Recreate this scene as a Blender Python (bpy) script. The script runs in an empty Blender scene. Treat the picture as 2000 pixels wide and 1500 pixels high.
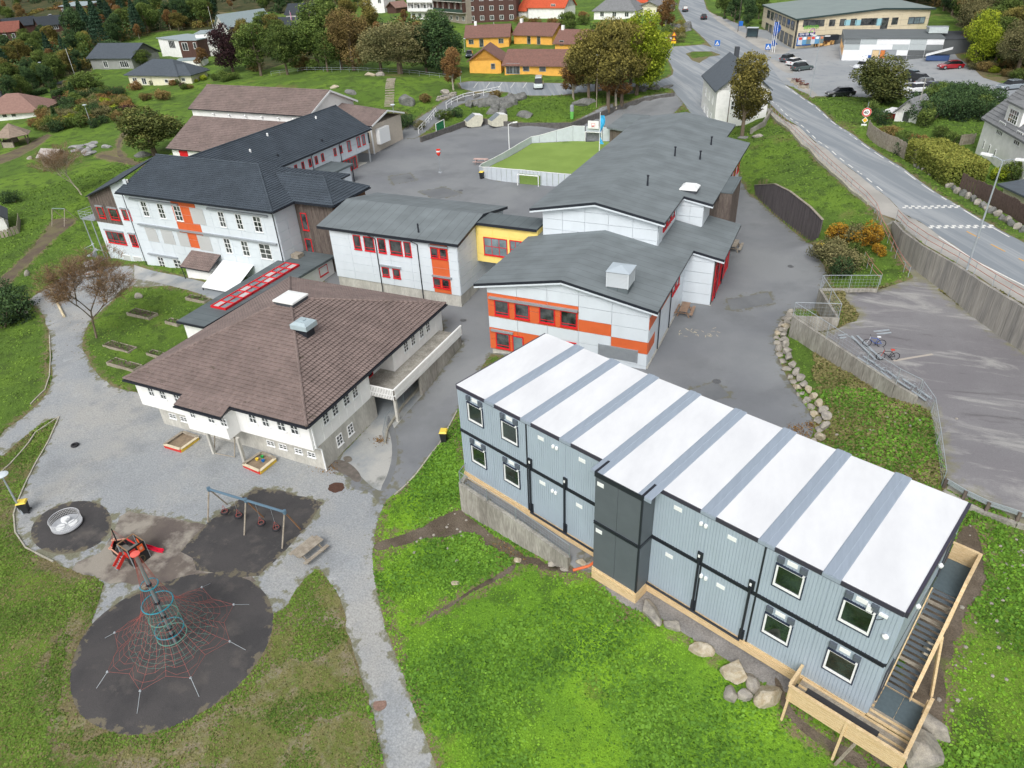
import bpy,bmesh,math,random
import numpy as np
from mathutils import Vector,Matrix
from mathutils.bvhtree import BVHTree
from mathutils.geometry import delaunay_2d_cdt
rnd=random.Random(7)
npr=np.random.default_rng(11)
SC=bpy.context.scene
FPX,PITCH,ROLL,HC,YAW=1378.69,.571057,.048644,30.0,math.radians(25.5)
fw=np.array([0,math.cos(PITCH),-math.sin(PITCH)]);rt=np.array([1.,0,0]);dn=np.cross(fw,rt)
_c,_s=math.cos(ROLL),math.sin(ROLL)
AX=np.array([_c*rt+_s*dn,-_s*rt+_c*dn,fw])
RZ=np.array([[math.cos(YAW),-math.sin(YAW),0],[math.sin(YAW),math.cos(YAW),0],[0,0,1]])
AX=AX@RZ.T
C0=np.array([0,0,HC])
cd=bpy.data.cameras.new('camera');cam=bpy.data.objects.new('camera',cd);SC.collection.objects.link(cam)
cd.sensor_width=36;cd.lens=FPX/2000*36;cd.clip_end=3000;cd.clip_start=.5
cam.matrix_world=Matrix(((AX[0][0],-AX[1][0],-AX[2][0],0),(AX[0][1],-AX[1][1],-AX[2][1],0),(AX[0][2],-AX[1][2],-AX[2][2],HC),(0,0,0,1)))
SC.camera=cam
SUN_EL,SUN_AZ=math.radians(47),math.radians(172)
wd=bpy.data.worlds.new('World');SC.world=wd;wd.use_nodes=True
nt=wd.node_tree;bg=nt.nodes['Background']
sky=nt.nodes.new('ShaderNodeTexSky');sky.sky_type='NISHITA';sky.sun_disc=False
sky.sun_elevation=SUN_EL;sky.sun_rotation=SUN_AZ;sky.air_density=1.0;sky.dust_density=4.0;sky.ozone_density=1.0
hs=nt.nodes.new('ShaderNodeHueSaturation');hs.inputs['Saturation'].default_value=.22
nt.links.new(sky.outputs[0],hs.inputs['Color']);nt.links.new(hs.outputs[0],bg.inputs[0]);bg.inputs[1].default_value=.16
sd=bpy.data.lights.new('sun','SUN');sun=bpy.data.objects.new('sun',sd);SC.collection.objects.link(sun)
sd.energy=1.2;sd.angle=math.radians(26);sd.color=(1,.975,.94)
_d=Vector((math.sin(SUN_AZ)*math.cos(SUN_EL),math.cos(SUN_AZ)*math.cos(SUN_EL),math.sin(SUN_EL)))
sun.rotation_euler=_d.to_track_quat('Z','Y').to_euler()
SC.view_settings.view_transform='Standard';SC.view_settings.look='None'
SC.view_settings.exposure=0.12;SC.view_settings.gamma=1;SC.view_settings.use_curve_mapping=False
def ray(x,y):return AX.T@np.array([(x-1000)/FPX,(y-750)/FPX,1.])
def W(x,y,z):
 d=ray(x,y);return C0+d*((z-HC)/d[2])
def lin(c):
 return tuple(((v/255)/12.92 if v<=10.3 else(((v/255)+.055)/1.055)**2.4)for v in c)
MATS={}
def mat(name,col,rough=.8,metal=0,noise=0,nscale=3.,bump=0,bscale=20.,col2=None,spec=.4,stretch=None,detail=4,coat=0,streak=None):
 """principled material; col in sRGB 0..255; procedural mottling, grain and relief"""
 if name in MATS:return MATS[name]
 m=bpy.data.materials.new(name);m.use_nodes=True;N=m.node_tree.nodes;L=m.node_tree.links
 b=N['Principled BSDF'];b.inputs['Roughness'].default_value=rough;b.inputs['Metallic'].default_value=metal
 b.inputs['Specular IOR Level'].default_value=spec;b.inputs['Coat Weight'].default_value=coat
 c=lin(col);b.inputs['Base Color'].default_value=(*c,1)
 geo=N.new('ShaderNodeNewGeometry');vec=geo.outputs['Position']
 if stretch:
  mp=N.new('ShaderNodeMapping');mp.inputs['Scale'].default_value=stretch;L.new(vec,mp.inputs['Vector']);vec=mp.outputs[0]
 if noise or col2:
  nz=N.new('ShaderNodeTexNoise');nz.inputs['Scale'].default_value=nscale;nz.inputs['Detail'].default_value=detail;nz.inputs['Roughness'].default_value=.62
  L.new(vec,nz.inputs['Vector'])
  mx=N.new('ShaderNodeMix');mx.data_type='RGBA'
  rp=N.new('ShaderNodeMapRange');rp.inputs[1].default_value=.34;rp.inputs[2].default_value=.66
  L.new(nz.outputs[0],rp.inputs[0]);L.new(rp.outputs[0],mx.inputs[0])
  if col2:ca,cb=c,lin(col2)
  else:ca,cb=tuple(v*(1-noise)for v in c),tuple(min(1,v*(1+noise))for v in c)
  mx.inputs[6].default_value=(*ca,1);mx.inputs[7].default_value=(*cb,1)
  out=mx.outputs[2]
  if noise and col2:
   n2=N.new('ShaderNodeTexNoise');n2.inputs['Scale'].default_value=nscale*7;n2.inputs['Detail'].default_value=3;L.new(vec,n2.inputs['Vector'])
   m2=N.new('ShaderNodeMix');m2.data_type='RGBA';m2.blend_type='MULTIPLY';m2.inputs[0].default_value=1
   r2=N.new('ShaderNodeMapRange');r2.inputs[1].default_value=.3;r2.inputs[2].default_value=.7;r2.inputs[3].default_value=1-noise;r2.inputs[4].default_value=1+noise
   L.new(n2.outputs[0],r2.inputs[0]);L.new(out,m2.inputs[6]);L.new(r2.outputs[0],m2.inputs[7]);out=m2.outputs[2]
  L.new(out,b.inputs['Base Color'])
 if bump:
  n3=N.new('ShaderNodeTexNoise');n3.inputs['Scale'].default_value=bscale;n3.inputs['Detail'].default_value=3;L.new(vec,n3.inputs['Vector'])
  bm_=N.new('ShaderNodeBump');bm_.inputs['Strength'].default_value=bump;bm_.inputs['Distance'].default_value=.05
  L.new(n3.outputs[0],bm_.inputs['Height']);L.new(bm_.outputs[0],b.inputs['Normal'])
 MATS[name]=m;return m
def node(m,kind):return m.node_tree.nodes.new('ShaderNode'+kind)
def ground_mat(name,cols,scales,grain=.25,gscale=30,bump=.4,rough=.95,edge=None,bdist=.04,extra=None):
 """ground: up to 3 colours mixed by noises of given scale, fine grain, border wear from the 'border' attribute"""
 m=bpy.data.materials.new(name);m.use_nodes=True;N=m.node_tree.nodes;L=m.node_tree.links
 b=N['Principled BSDF'];b.inputs['Roughness'].default_value=rough;b.inputs['Specular IOR Level'].default_value=.25
 geo=N.new('ShaderNodeNewGeometry');vec=geo.outputs['Position']
 def nz(s,d=5,off=0,r=.6):
  n=N.new('ShaderNodeTexNoise');n.inputs['Scale'].default_value=s;n.inputs['Detail'].default_value=d;n.inputs['Roughness'].default_value=r
  if off:
   mp=N.new('ShaderNodeMapping');mp.inputs['Location'].default_value=(off,off*.7,0);L.new(vec,mp.inputs['Vector']);L.new(mp.outputs[0],n.inputs['Vector'])
  else:L.new(vec,n.inputs['Vector'])
  return n.outputs[0]
 def rng(o,a,b_,c=0,d=1):
  r=N.new('ShaderNodeMapRange');r.inputs[1].default_value=a;r.inputs[2].default_value=b_;r.inputs[3].default_value=c;r.inputs[4].default_value=d
  L.new(o,r.inputs[0]);return r.outputs[0]
 def mix(f,a,c,mode='MIX'):
  x=N.new('ShaderNodeMix');x.data_type='RGBA';x.blend_type=mode
  for i,v in((0,f),(6,a),(7,c)):
   if isinstance(v,tuple):x.inputs[i].default_value=(*v,1)
   elif isinstance(v,(int,float)):x.inputs[i].default_value=v
   else:L.new(v,x.inputs[i])
  return x.outputs[2]
 cur=lin(cols[0])
 for i,c in enumerate(cols[1:]):
  lo,hi=scales[i][1:]if isinstance(scales[i],tuple)else(.42,.6)
  s=scales[i][0]if isinstance(scales[i],tuple)else scales[i]
  cur=mix(rng(nz(s,6,13.7*(i+1)),lo,hi),cur,lin(c))
 if edge:
  at=N.new('ShaderNodeAttribute');at.attribute_name='border'
  a=N.new('ShaderNodeMath');a.operation='ADD';L.new(at.outputs['Fac'],a.inputs[0])
  L.new(rng(nz(1.6,5,5),.2,.8,-.9,.9),a.inputs[1])
  cur=mix(rng(a.outputs[0],edge[1]*.1,edge[1],1,0),cur,lin(edge[0]))
 if extra:cur=extra(N,L,vec,nz,rng,mix,cur)
 g=rng(nz(gscale,3,3,.7),.25,.75,1-grain,1+grain)
 cur=mix(1.,cur,g,'MULTIPLY')
 L.new(cur,b.inputs['Base Color'])
 bm_=N.new('ShaderNodeBump');bm_.inputs['Strength'].default_value=bump;bm_.inputs['Distance'].default_value=bdist
 L.new(nz(gscale*.7,4,9,.7),bm_.inputs['Height']);L.new(bm_.outputs[0],b.inputs['Normal'])
 return m
ROOT=SC.collection
class MB:
 def __init__(s):s.v=[];s.f=[];s.m=[];s.uv=None
 def face(s,pts,m=0):
  i=len(s.v);s.v+=[tuple(map(float,p))for p in pts];s.f.append(tuple(range(i,i+len(pts))));s.m.append(m)
 def hexa(s,p,m=0):
  i=len(s.v);s.v+=[tuple(map(float,q))for q in p]
  for q in((0,3,2,1),(4,5,6,7),(0,1,5,4),(1,2,6,5),(2,3,7,6),(3,0,4,7)):
   s.f.append(tuple(i+k for k in q));s.m.append(m)
 def box(s,x0,x1,y0,y1,z0,z1,m=0):
  s.hexa([(x0,y0,z0),(x1,y0,z0),(x1,y1,z0),(x0,y1,z0),(x0,y0,z1),(x1,y0,z1),(x1,y1,z1),(x0,y1,z1)],m)
 def obox(s,c,sx,sy,sz,rz=0,m=0,tilt=0):
  """box on its base centre c, turned rz"""
  ca,sa=math.cos(rz),math.sin(rz);P=[]
  for z in(0,sz):
   for a,b in((-1,-1),(1,-1),(1,1),(-1,1)):
    x,y=a*sx/2,b*sy/2;P.append((c[0]+x*ca-y*sa,c[1]+x*sa+y*ca,c[2]+z))
  s.hexa(P,m)
 def beam(s,p,q,w,h,m=0):
  """rectangular bar from p to q (centres), width w, height h"""
  p,q=Vector(p),Vector(q);d=(q-p).normalized()
  sd=d.cross(Vector((0,0,1)))
  if sd.length<1e-4:sd=Vector((1,0,0))
  sd.normalize();up=sd.cross(d).normalized()
  P=[]
  for e in(p,q):
   for a,b in((-1,-1),(1,-1),(1,1),(-1,1)):P.append(e+sd*(a*w/2)+up*(b*h/2))
  s.hexa(P,m)
 def tube(s,pts,r,n=6,m=0,cap=True):
  pts=[Vector(p)for p in pts];rs=r if isinstance(r,(list,tuple))else[r]*len(pts);base=len(s.v)
  closed=(pts[0]-pts[-1]).length<1e-6 and len(pts)>3
  for k,p in enumerate(pts):
   a=pts[max(0,k-1)];b=pts[min(len(pts)-1,k+1)]
   if closed and k in(0,len(pts)-1):a,b=pts[-2],pts[1]
   d=(b-a).normalized();x=d.cross(Vector((.3,.2,1)if abs(d.z)<.95 else(1,0,0))).normalized();y=d.cross(x)
   for j in range(n):
    t=2*math.pi*j/n;q=p+x*(math.cos(t)*rs[k])+y*(math.sin(t)*rs[k]);s.v.append(tuple(q))
  for k in range(len(pts)-1):
   for j in range(n):
    a=base+k*n+j;b=base+k*n+(j+1)%n;s.f.append((a,b,b+n,a+n));s.m.append(m)
  if cap and not closed:
   s.f.append(tuple(base+j for j in reversed(range(n))));s.m.append(m)
   s.f.append(tuple(base+(len(pts)-1)*n+j for j in range(n)));s.m.append(m)
 def prism(s,poly,z0,z1,m=0):
  n=len(poly);i=len(s.v)
  z0s=z0 if isinstance(z0,(list,tuple))else[z0]*n;z1s=z1 if isinstance(z1,(list,tuple))else[z1]*n
  s.v+=[(float(p[0]),float(p[1]),float(z))for p,z in zip(poly,z0s)]+[(float(p[0]),float(p[1]),float(z))for p,z in zip(poly,z1s)]
  s.f.append(tuple(i+k for k in reversed(range(n))));s.m.append(m);s.f.append(tuple(i+n+k for k in range(n)));s.m.append(m)
  for k in range(n):
   s.f.append((i+k,i+(k+1)%n,i+n+(k+1)%n,i+n+k));s.m.append(m)
 def slab(s,poly,t,m=0,m2=None):
  """sloped slab: top polygon poly (3d), thickness t downwards"""
  n=len(poly);s.prism([(p[0],p[1])for p in poly],[p[2]-t for p in poly],[p[2]for p in poly],m)
  if m2 is not None:
   for k in range(n):s.m[-1-k]=m2
 def lathe(s,c,prof,n=10,m=0,cap=True):
  base=len(s.v)
  for r,z in prof:
   for j in range(n):
    t=2*math.pi*j/n;s.v.append((c[0]+r*math.cos(t),c[1]+r*math.sin(t),c[2]+z))
  for k in range(len(prof)-1):
   for j in range(n):
    a=base+k*n+j;b=base+k*n+(j+1)%n;s.f.append((a,b,b+n,a+n));s.m.append(m)
  if cap:
   s.f.append(tuple(base+(len(prof)-1)*n+j for j in range(n)));s.m.append(m)
   s.f.append(tuple(base+j for j in reversed(range(n))));s.m.append(m)
 def build(s,name,mats,parent=None,smooth=False,kind=None,label=None,cat=None,group=None,local=False,fix=False):
  me=bpy.data.meshes.new(name)
  if not isinstance(mats,(list,tuple)):mats=[mats]
  for q in mats:me.materials.append(q)
  v=np.array(s.v,dtype=float).reshape(-1,3)
  if parent is not None and not local:v=v-np.array(origin(parent))
  me.from_pydata(v.tolist(),[],s.f)
  if len(mats)>1:me.polygons.foreach_set('material_index',s.m)
  if smooth:me.polygons.foreach_set('use_smooth',[True]*len(s.f))
  if fix:
   b=bmesh.new();b.from_mesh(me);bmesh.ops.remove_doubles(b,verts=b.verts,dist=1e-4);bmesh.ops.recalc_face_normals(b,faces=b.faces);b.to_mesh(me);b.free()
  o=bpy.data.objects.new(name,me);ROOT.objects.link(o)
  if parent is not None:o.parent=parent
  tag(o,label,cat,group,kind)
  return o
def origin(o):
 p=Vector((0,0,0))
 while o is not None:p=p+Vector(o.location);o=o.parent
 return p
def tag(o,label=None,cat=None,group=None,kind=None):
 if label:o['label']=label
 if cat:o['category']=cat
 if group:o['group']=group
 if kind:o['kind']=kind
 return o
def thing(name,label,cat,loc=(0,0,0),group=None,rz=0):
 o=bpy.data.objects.new(name,None);ROOT.objects.link(o);o.location=[float(q)for q in loc];o.rotation_euler=(0,0,rz);o.empty_display_size=.3
 return tag(o,label,cat,group)
KIDS={}
def kids(o):
 if not KIDS:pass
 return[c for c in o.children]
def dup(src,loc,rz=0,label=None,scale=None):
 c=src.copy();ROOT.objects.link(c);c.location=[float(q)for q in loc];c.rotation_euler=(0,0,rz)
 if scale is not None:c.scale=(scale,)*3 if isinstance(scale,(int,float))else scale
 if label:c['label']=label
 for k in src.children:
  d=k.copy();ROOT.objects.link(d);d.parent=c
  for g in k.children:
   e=g.copy();ROOT.objects.link(e);e.parent=d
 return c
def inst(src_mesh_obj,parent,loc,rz=0,name=None):
 """another part that shares the mesh of src"""
 o=bpy.data.objects.new(name or src_mesh_obj.name.split('.')[0],src_mesh_obj.data);ROOT.objects.link(o);o.parent=parent
 o.location=[float(q)for q in loc];o.rotation_euler=(0,0,rz);return o
 # TERRAIN
CP="""700 930 -4;420 850 -4;150 800 -4;50 1000 -4.05;300 1050 -4;340 1280 -4;600 1100 -4;740 1250 -4.3;800 1480 -4.7;640 1300 -4.2;550 1450 -4.5;100 1300 -4;0 1200 -4;250 1490 -4.4
640 925 -4;318 820 -4;90 690 -4;100 580 -4;180 560 -4.1;0 760 -4.2;-200 900 -4.5;-200 1400 -4.6;0 1490 -4.5
725 828 -3.9;810 870 -3.85;770 950 -4;850 760 -3.4;890 690 -2.7;905 640 -2.2;940 600 -1.6;902 606 -1.6;970 540 -1.2;1010 500 -.6;664 557 -2.0;780 600 -1.9;550 610 -3;650 640 -2.5
880 800 -3.2;890 870 -2.3;870 930 -3.2;830 1000 -3.75;905 1003 -3.7;980 1080 -3.4;1060 1110 -2.7;1130 1110 -1.9;1000 1000 -1.55;1090 1050 -1.55;915 930 -1.5;1100 950 -1.4
850 1150 -4;1000 1250 -3.8;1150 1190 -2.4;1200 1165 -1.6;1300 1225 -1.6;1430 1280 -1.6;1300 1310 -2.4;1430 1330 -2.3;1200 1400 -3.7;1500 1440 -3.0;1000 1450 -4.4;1650 1450 -3.1;1550 1350 -1.8;1700 1410 -2.6;1300 1490 -3.9;1480 1500 -3.5
1800 1420 -2.7;1990 1400 -2.6;1900 1250 -2.0;1950 1120 -1.0;1930 1010 0.3;1850 1080 -1.2;1780 1300 -2.2;2100 1200 -1.5;2150 1500 -3
1200 900 -1.2;1400 950 -1.2;1600 1000 -1.2;1750 1050 -1.2
1250 740 -.6;1400 700 -.5;1500 760 -.6;1560 840 -.6;1480 600 -.4;1340 640 -.5;1300 800 -.7;1500 500 -.25;1480 430 -.1;1450 370 .1;1415 520 -.3;1585 560 -.3;1620 530 -.2;1160 700 -.6;980 700 -1.6;950 720 -2.2
1600 800 .3;1700 850 .5;1600 690 .2;1750 900 .3;1680 780 .6;1780 830 .9;1650 900 .0;1800 930 .4;1560 700 .2;1600 760 .4
1560 640 .1;1590 600 .1
1720 600 1.7;1800 700 1.7;1900 800 1.7;1960 900 1.7;1990 990 1.6;1850 900 1.6;1850 620 1.7;1680 660 1.7;1950 660 1.7;1810 790 1.6;1850 940 1.5;1780 560 2.0;1755 500 2.7;2100 800 1.7;2100 950 1.7;1740 740 1.7
1700 540 1.6;1690 490 1.7;1660 550 1.2;1640 520 .8;1630 500 1.2;1700 450 3.2;1660 440 3.2;1620 430 2.6;1735 420 3.9;1780 530 2.2
1500 224 3.9;1545 264 4.0;1580 299 4.1;1610 327 4.2;1645 360 4.2;1680 394 4.2;1560 350 3.2;1500 290 2.6;1460 250 1.8;1600 400 3.6;1640 380 4.0;1490 340 2.5;1460 320 1.4;1445 345 .5;1540 340 3.3
1700 390 4.4;1760 430 4.6;1830 480 4.7;1920 540 4.7;1990 580 4.7;1650 345 4.4;1600 290 4.3;1550 245 4.2;1500 205 4.1;1750 330 4.6;1850 400 4.7;1950 470 4.7;1650 260 4.4;2100 550 4.8;2300 650 4.85;2480 700 4.9;2480 840 4.9;2100 640 4.8;1620 220 4.2;1560 180 4.1;1480 170 4;1450 120 4;1500 100 4;1400 60 4.6;1350 20 5.5;1430 150 3.9
1600 150 4;1700 160 4;1800 150 4;1900 170 4;1980 190 4;1750 110 4;1560 90 4;1650 120 4
1900 118 4.6;1950 90 7;1990 130 5;1900 60 7;1990 30 11;1850 20 7;1980 158 4.4
1750 240 4.2;1850 280 4.3;1950 330 4.4;1700 220 4.3;1830 330 4.4;1930 390 4.5;2050 400 4.6;2000 250 4.2
1330 100 3.7;1300 150 3.2;1330 190 2.6;1290 220 1.4;1230 250 .6;1200 235 .4;1360 230 2.0;1385 265 1.6;1400 110 3.9;1290 60 4;1250 80 4.5;1340 130 3.5;1430 260 1.6;1460 215 3.4
1000 165 2.6;1100 170 2.7;1250 165 2.9;920 165 2.4;900 140 2.5;1100 130 3;1000 90 3.2;1230 120 3.4;1150 50 4;1000 40 3.5
1000 220 1.2;1100 225 1.3;1200 200 2.2;1280 180 2.9;950 210 1.5;1050 205 2.3;1160 190 2.7;900 235 .5;870 230 .7;1010 230 1.0;900 200 1.6;985 180 2.5;860 210 1.2;930 185 2.3;840 180 2.8
820 290 0;900 280 0;1000 250 0;1100 245 0;740 290 0;735 340 0;850 370 0;900 390 0;1000 400 0;1010 450 0;780 265 .1;1060 300 0;930 330 0;700 350 0;650 380 0;1180 250 .1;1150 330 0;800 380 0;620 330 0
770 215 .9;765 158 4.2;700 150 4.3;650 165 3.8;600 150 3.3;560 160 2.5;710 210 1.8;760 190 2.4;830 160 3.4;820 210 1.4;740 240 .9;880 160 2.6;680 180 3.2;850 140 3.2;760 120 3.2;700 110 3;600 110 2.5;520 150 1.7
500 150 1.2;420 190 0;370 210 -.6;340 250 -1.2;330 290 -1.6;280 300 -2;230 300 -2.2;200 340 -2.6;100 330 -3.2;50 400 -4;150 430 -4;60 480 -4.5;30 560 -4.6;200 480 -4.0;220 400 -3.3;0 350 -4;130 290 -2.6;30 280 -3.2;180 240 -1.8;270 240 -1;330 210 -.6;60 240 -2.4;230 180 -1;280 190 -.6;120 190 -1.5;0 220 -3
300 150 0;380 120 .8;430 130 1;200 140 -.2;100 120 -1;0 150 -2;250 70 1;100 50 1;0 60 0;400 40 3;550 60 2.5;200 20 4;50 10 5;350 10 5;500 10 5;700 60 3;850 60 3;700 10 4;900 10 5;1100 10 5"""
CP=[tuple(map(float,q.split()))for q in CP.replace('\n',';').split(';')if q.strip()]
CPW=np.array([W(*q)for q in CP]+[(-500,600,25),(-300,700,25),(0,700,25),(300,500,45),(-500,300,5),(-400,100,0),(-200,0,-5),(-150,-150,-6),(60,-100,-6),(100,0,-3),(300,100,12),(200,200,25),(60,20,0),(0,0,-4.5),(-40,0,-4.8),(40,10,-3),(700,700,60),(-700,900,40),(60,110,5),(-300,-300,-6),(500,-200,10),(0,-500,-6)],dtype=float)
def wl(s):return np.array([W(*map(float,q.split()))for q in s.split(';')])
WALL_WOOD=wl("1470 380 0;1505 412 0;1532 435 0;1571 469 0;1594 492 0")
WALL_ROAD=wl("1747 431 4.3;1766 452 4.45;1805 480 4.6;1866 515 4.7;1935 560 4.7;2000 599 4.75;2120 665 4.8;2480 868 4.85")
WALL_LOT=wl("1714 563 2;1602 563 2;1638 620 2;1549 617 2;1614 660 2;1692 712 2;1750 750 2;1793 772 2")
WALL_MOD=wl("930 905 -1.4;899 947 -1.4;1008 1018 -1.4;1112 1092 -1.4")
WALL_YARD=wl("821 268 .9;925 231 .9;1012 241 .9;1116 241 .9;1200 210 1.4;1260 193 2.2;1318 181 3.2")
SEG=np.concatenate([np.concatenate([w[:-1,:2],w[1:,:2]],1)for w in(WALL_WOOD,WALL_ROAD,WALL_LOT,WALL_MOD,WALL_YARD)])
def hfield(Q):
 """ground height: moving least squares over survey points; a retaining wall blocks the points behind it"""
 Q=np.atleast_2d(np.asarray(Q,float))[:,:2];out=np.empty(len(Q));cx,cy,cz=CPW[:,0],CPW[:,1],CPW[:,2]
 for i in range(0,len(Q),3000):
  q=Q[i:i+3000];dx=cx[None]-q[:,:1];dy=cy[None]-q[:,1:2];d2=dx*dx+dy*dy
  w=1/(d2+2.5)**1.6
  ax,ay=q[:,:1],q[:,1:2]
  for x0,y0,x1,y1 in SEG:
   lim=30.;near=(np.minimum((q[:,0]-x0)**2+(q[:,1]-y0)**2,(q[:,0]-x1)**2+(q[:,1]-y1)**2)<lim*lim)
   if not near.any():continue
   k=np.where(near)[0]
   ex,ey=x1-x0,y1-y0
   s1=ex*(q[k,1:2]-y0)-ey*(q[k,:1]-x0);s2=ex*(cy[None]-y0)-ey*(cx[None]-x0)
   rx,ry=dx[k],dy[k]
   t1=rx*(y0-q[k,1:2])-ry*(x0-q[k,:1]);t2=rx*(y1-q[k,1:2])-ry*(x1-q[k,:1])
   w[k]=np.where((s1*s2<0)&(t1*t2<0),w[k]*1e-5,w[k])
  S=w.sum(1);mx=(w*dx).sum(1)/S;my=(w*dy).sum(1)/S;mz=(w*cz[None]).sum(1)/S
  ddx=dx-mx[:,None];ddy=dy-my[:,None];ddz=cz[None]-mz[:,None]
  a=(w*ddx*ddx).sum(1)/S+6;b_=(w*ddx*ddy).sum(1)/S;c=(w*ddy*ddy).sum(1)/S+6
  e=(w*ddx*ddz).sum(1)/S;f=(w*ddy*ddz).sum(1)/S;D=a*c-b_*b_
  gx=(c*e-b_*f)/D;gy=(a*f-b_*e)/D
  out[i:i+3000]=mz-gx*mx-gy*my
 return out
def G0(x,y):
 """pixel -> point on the height field (before the mesh exists), marching along the ray"""
 d=ray(x,y);t=np.linspace(12/-d[2],34.9/-d[2],90)if d[2]<-.02 else np.linspace(100,900,90)
 P=C0[None]+d[None]*t[:,None];g=P[:,2]-hfield(P)
 k=np.where(g<0)[0];k=k[0]if len(k)else len(t)-1
 if k==0:return P[0]
 u=g[k-1]/(g[k-1]-g[k])if g[k-1]!=g[k]else 0
 p=P[k-1]*(1-u)+P[k]*u;p[2]=hfield(p)[0];return p
def poly(s):
 o=[]
 for q in s.split(';'):
  a=list(map(float,q.split()))
  if len(a)==4:o.append(np.array(a[:2]));continue
  o.append(W(*a)[:2]if len(a)==3 else G0(*a)[:2])
 return np.array(o)
def rough_line(P,closed=True,step=.45,amp=.12,seed=1,far=1):
 r=np.random.default_rng(seed);out=[];n=len(P)
 for i in range(n if closed else n-1):
  a,b=P[i],P[(i+1)%n];L=np.hypot(*(b-a));st=max(step,np.hypot(*a)*.012*far);k=max(1,int(L/st));nrm=np.array([-(b-a)[1],(b-a)[0]])/(L+1e-9)
  for j in range(k):
   t=j/k;out.append(a*(1-t)+b*t+(nrm*r.normal(0,amp)*min(1,L/2)if j else 0))
 if not closed:out.append(P[-1])
 return np.array(out)
def smooth_poly(P,it=2,closed=True):
 for _ in range(it):
  Q=[];n=len(P)
  for i in range(n if closed else n-1):
   a,b=P[i],P[(i+1)%n];Q+=[a*.75+b*.25,a*.25+b*.75]
  if not closed:Q=[P[0]]+Q+[P[-1]]
  P=np.array(Q)
 return P
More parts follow.
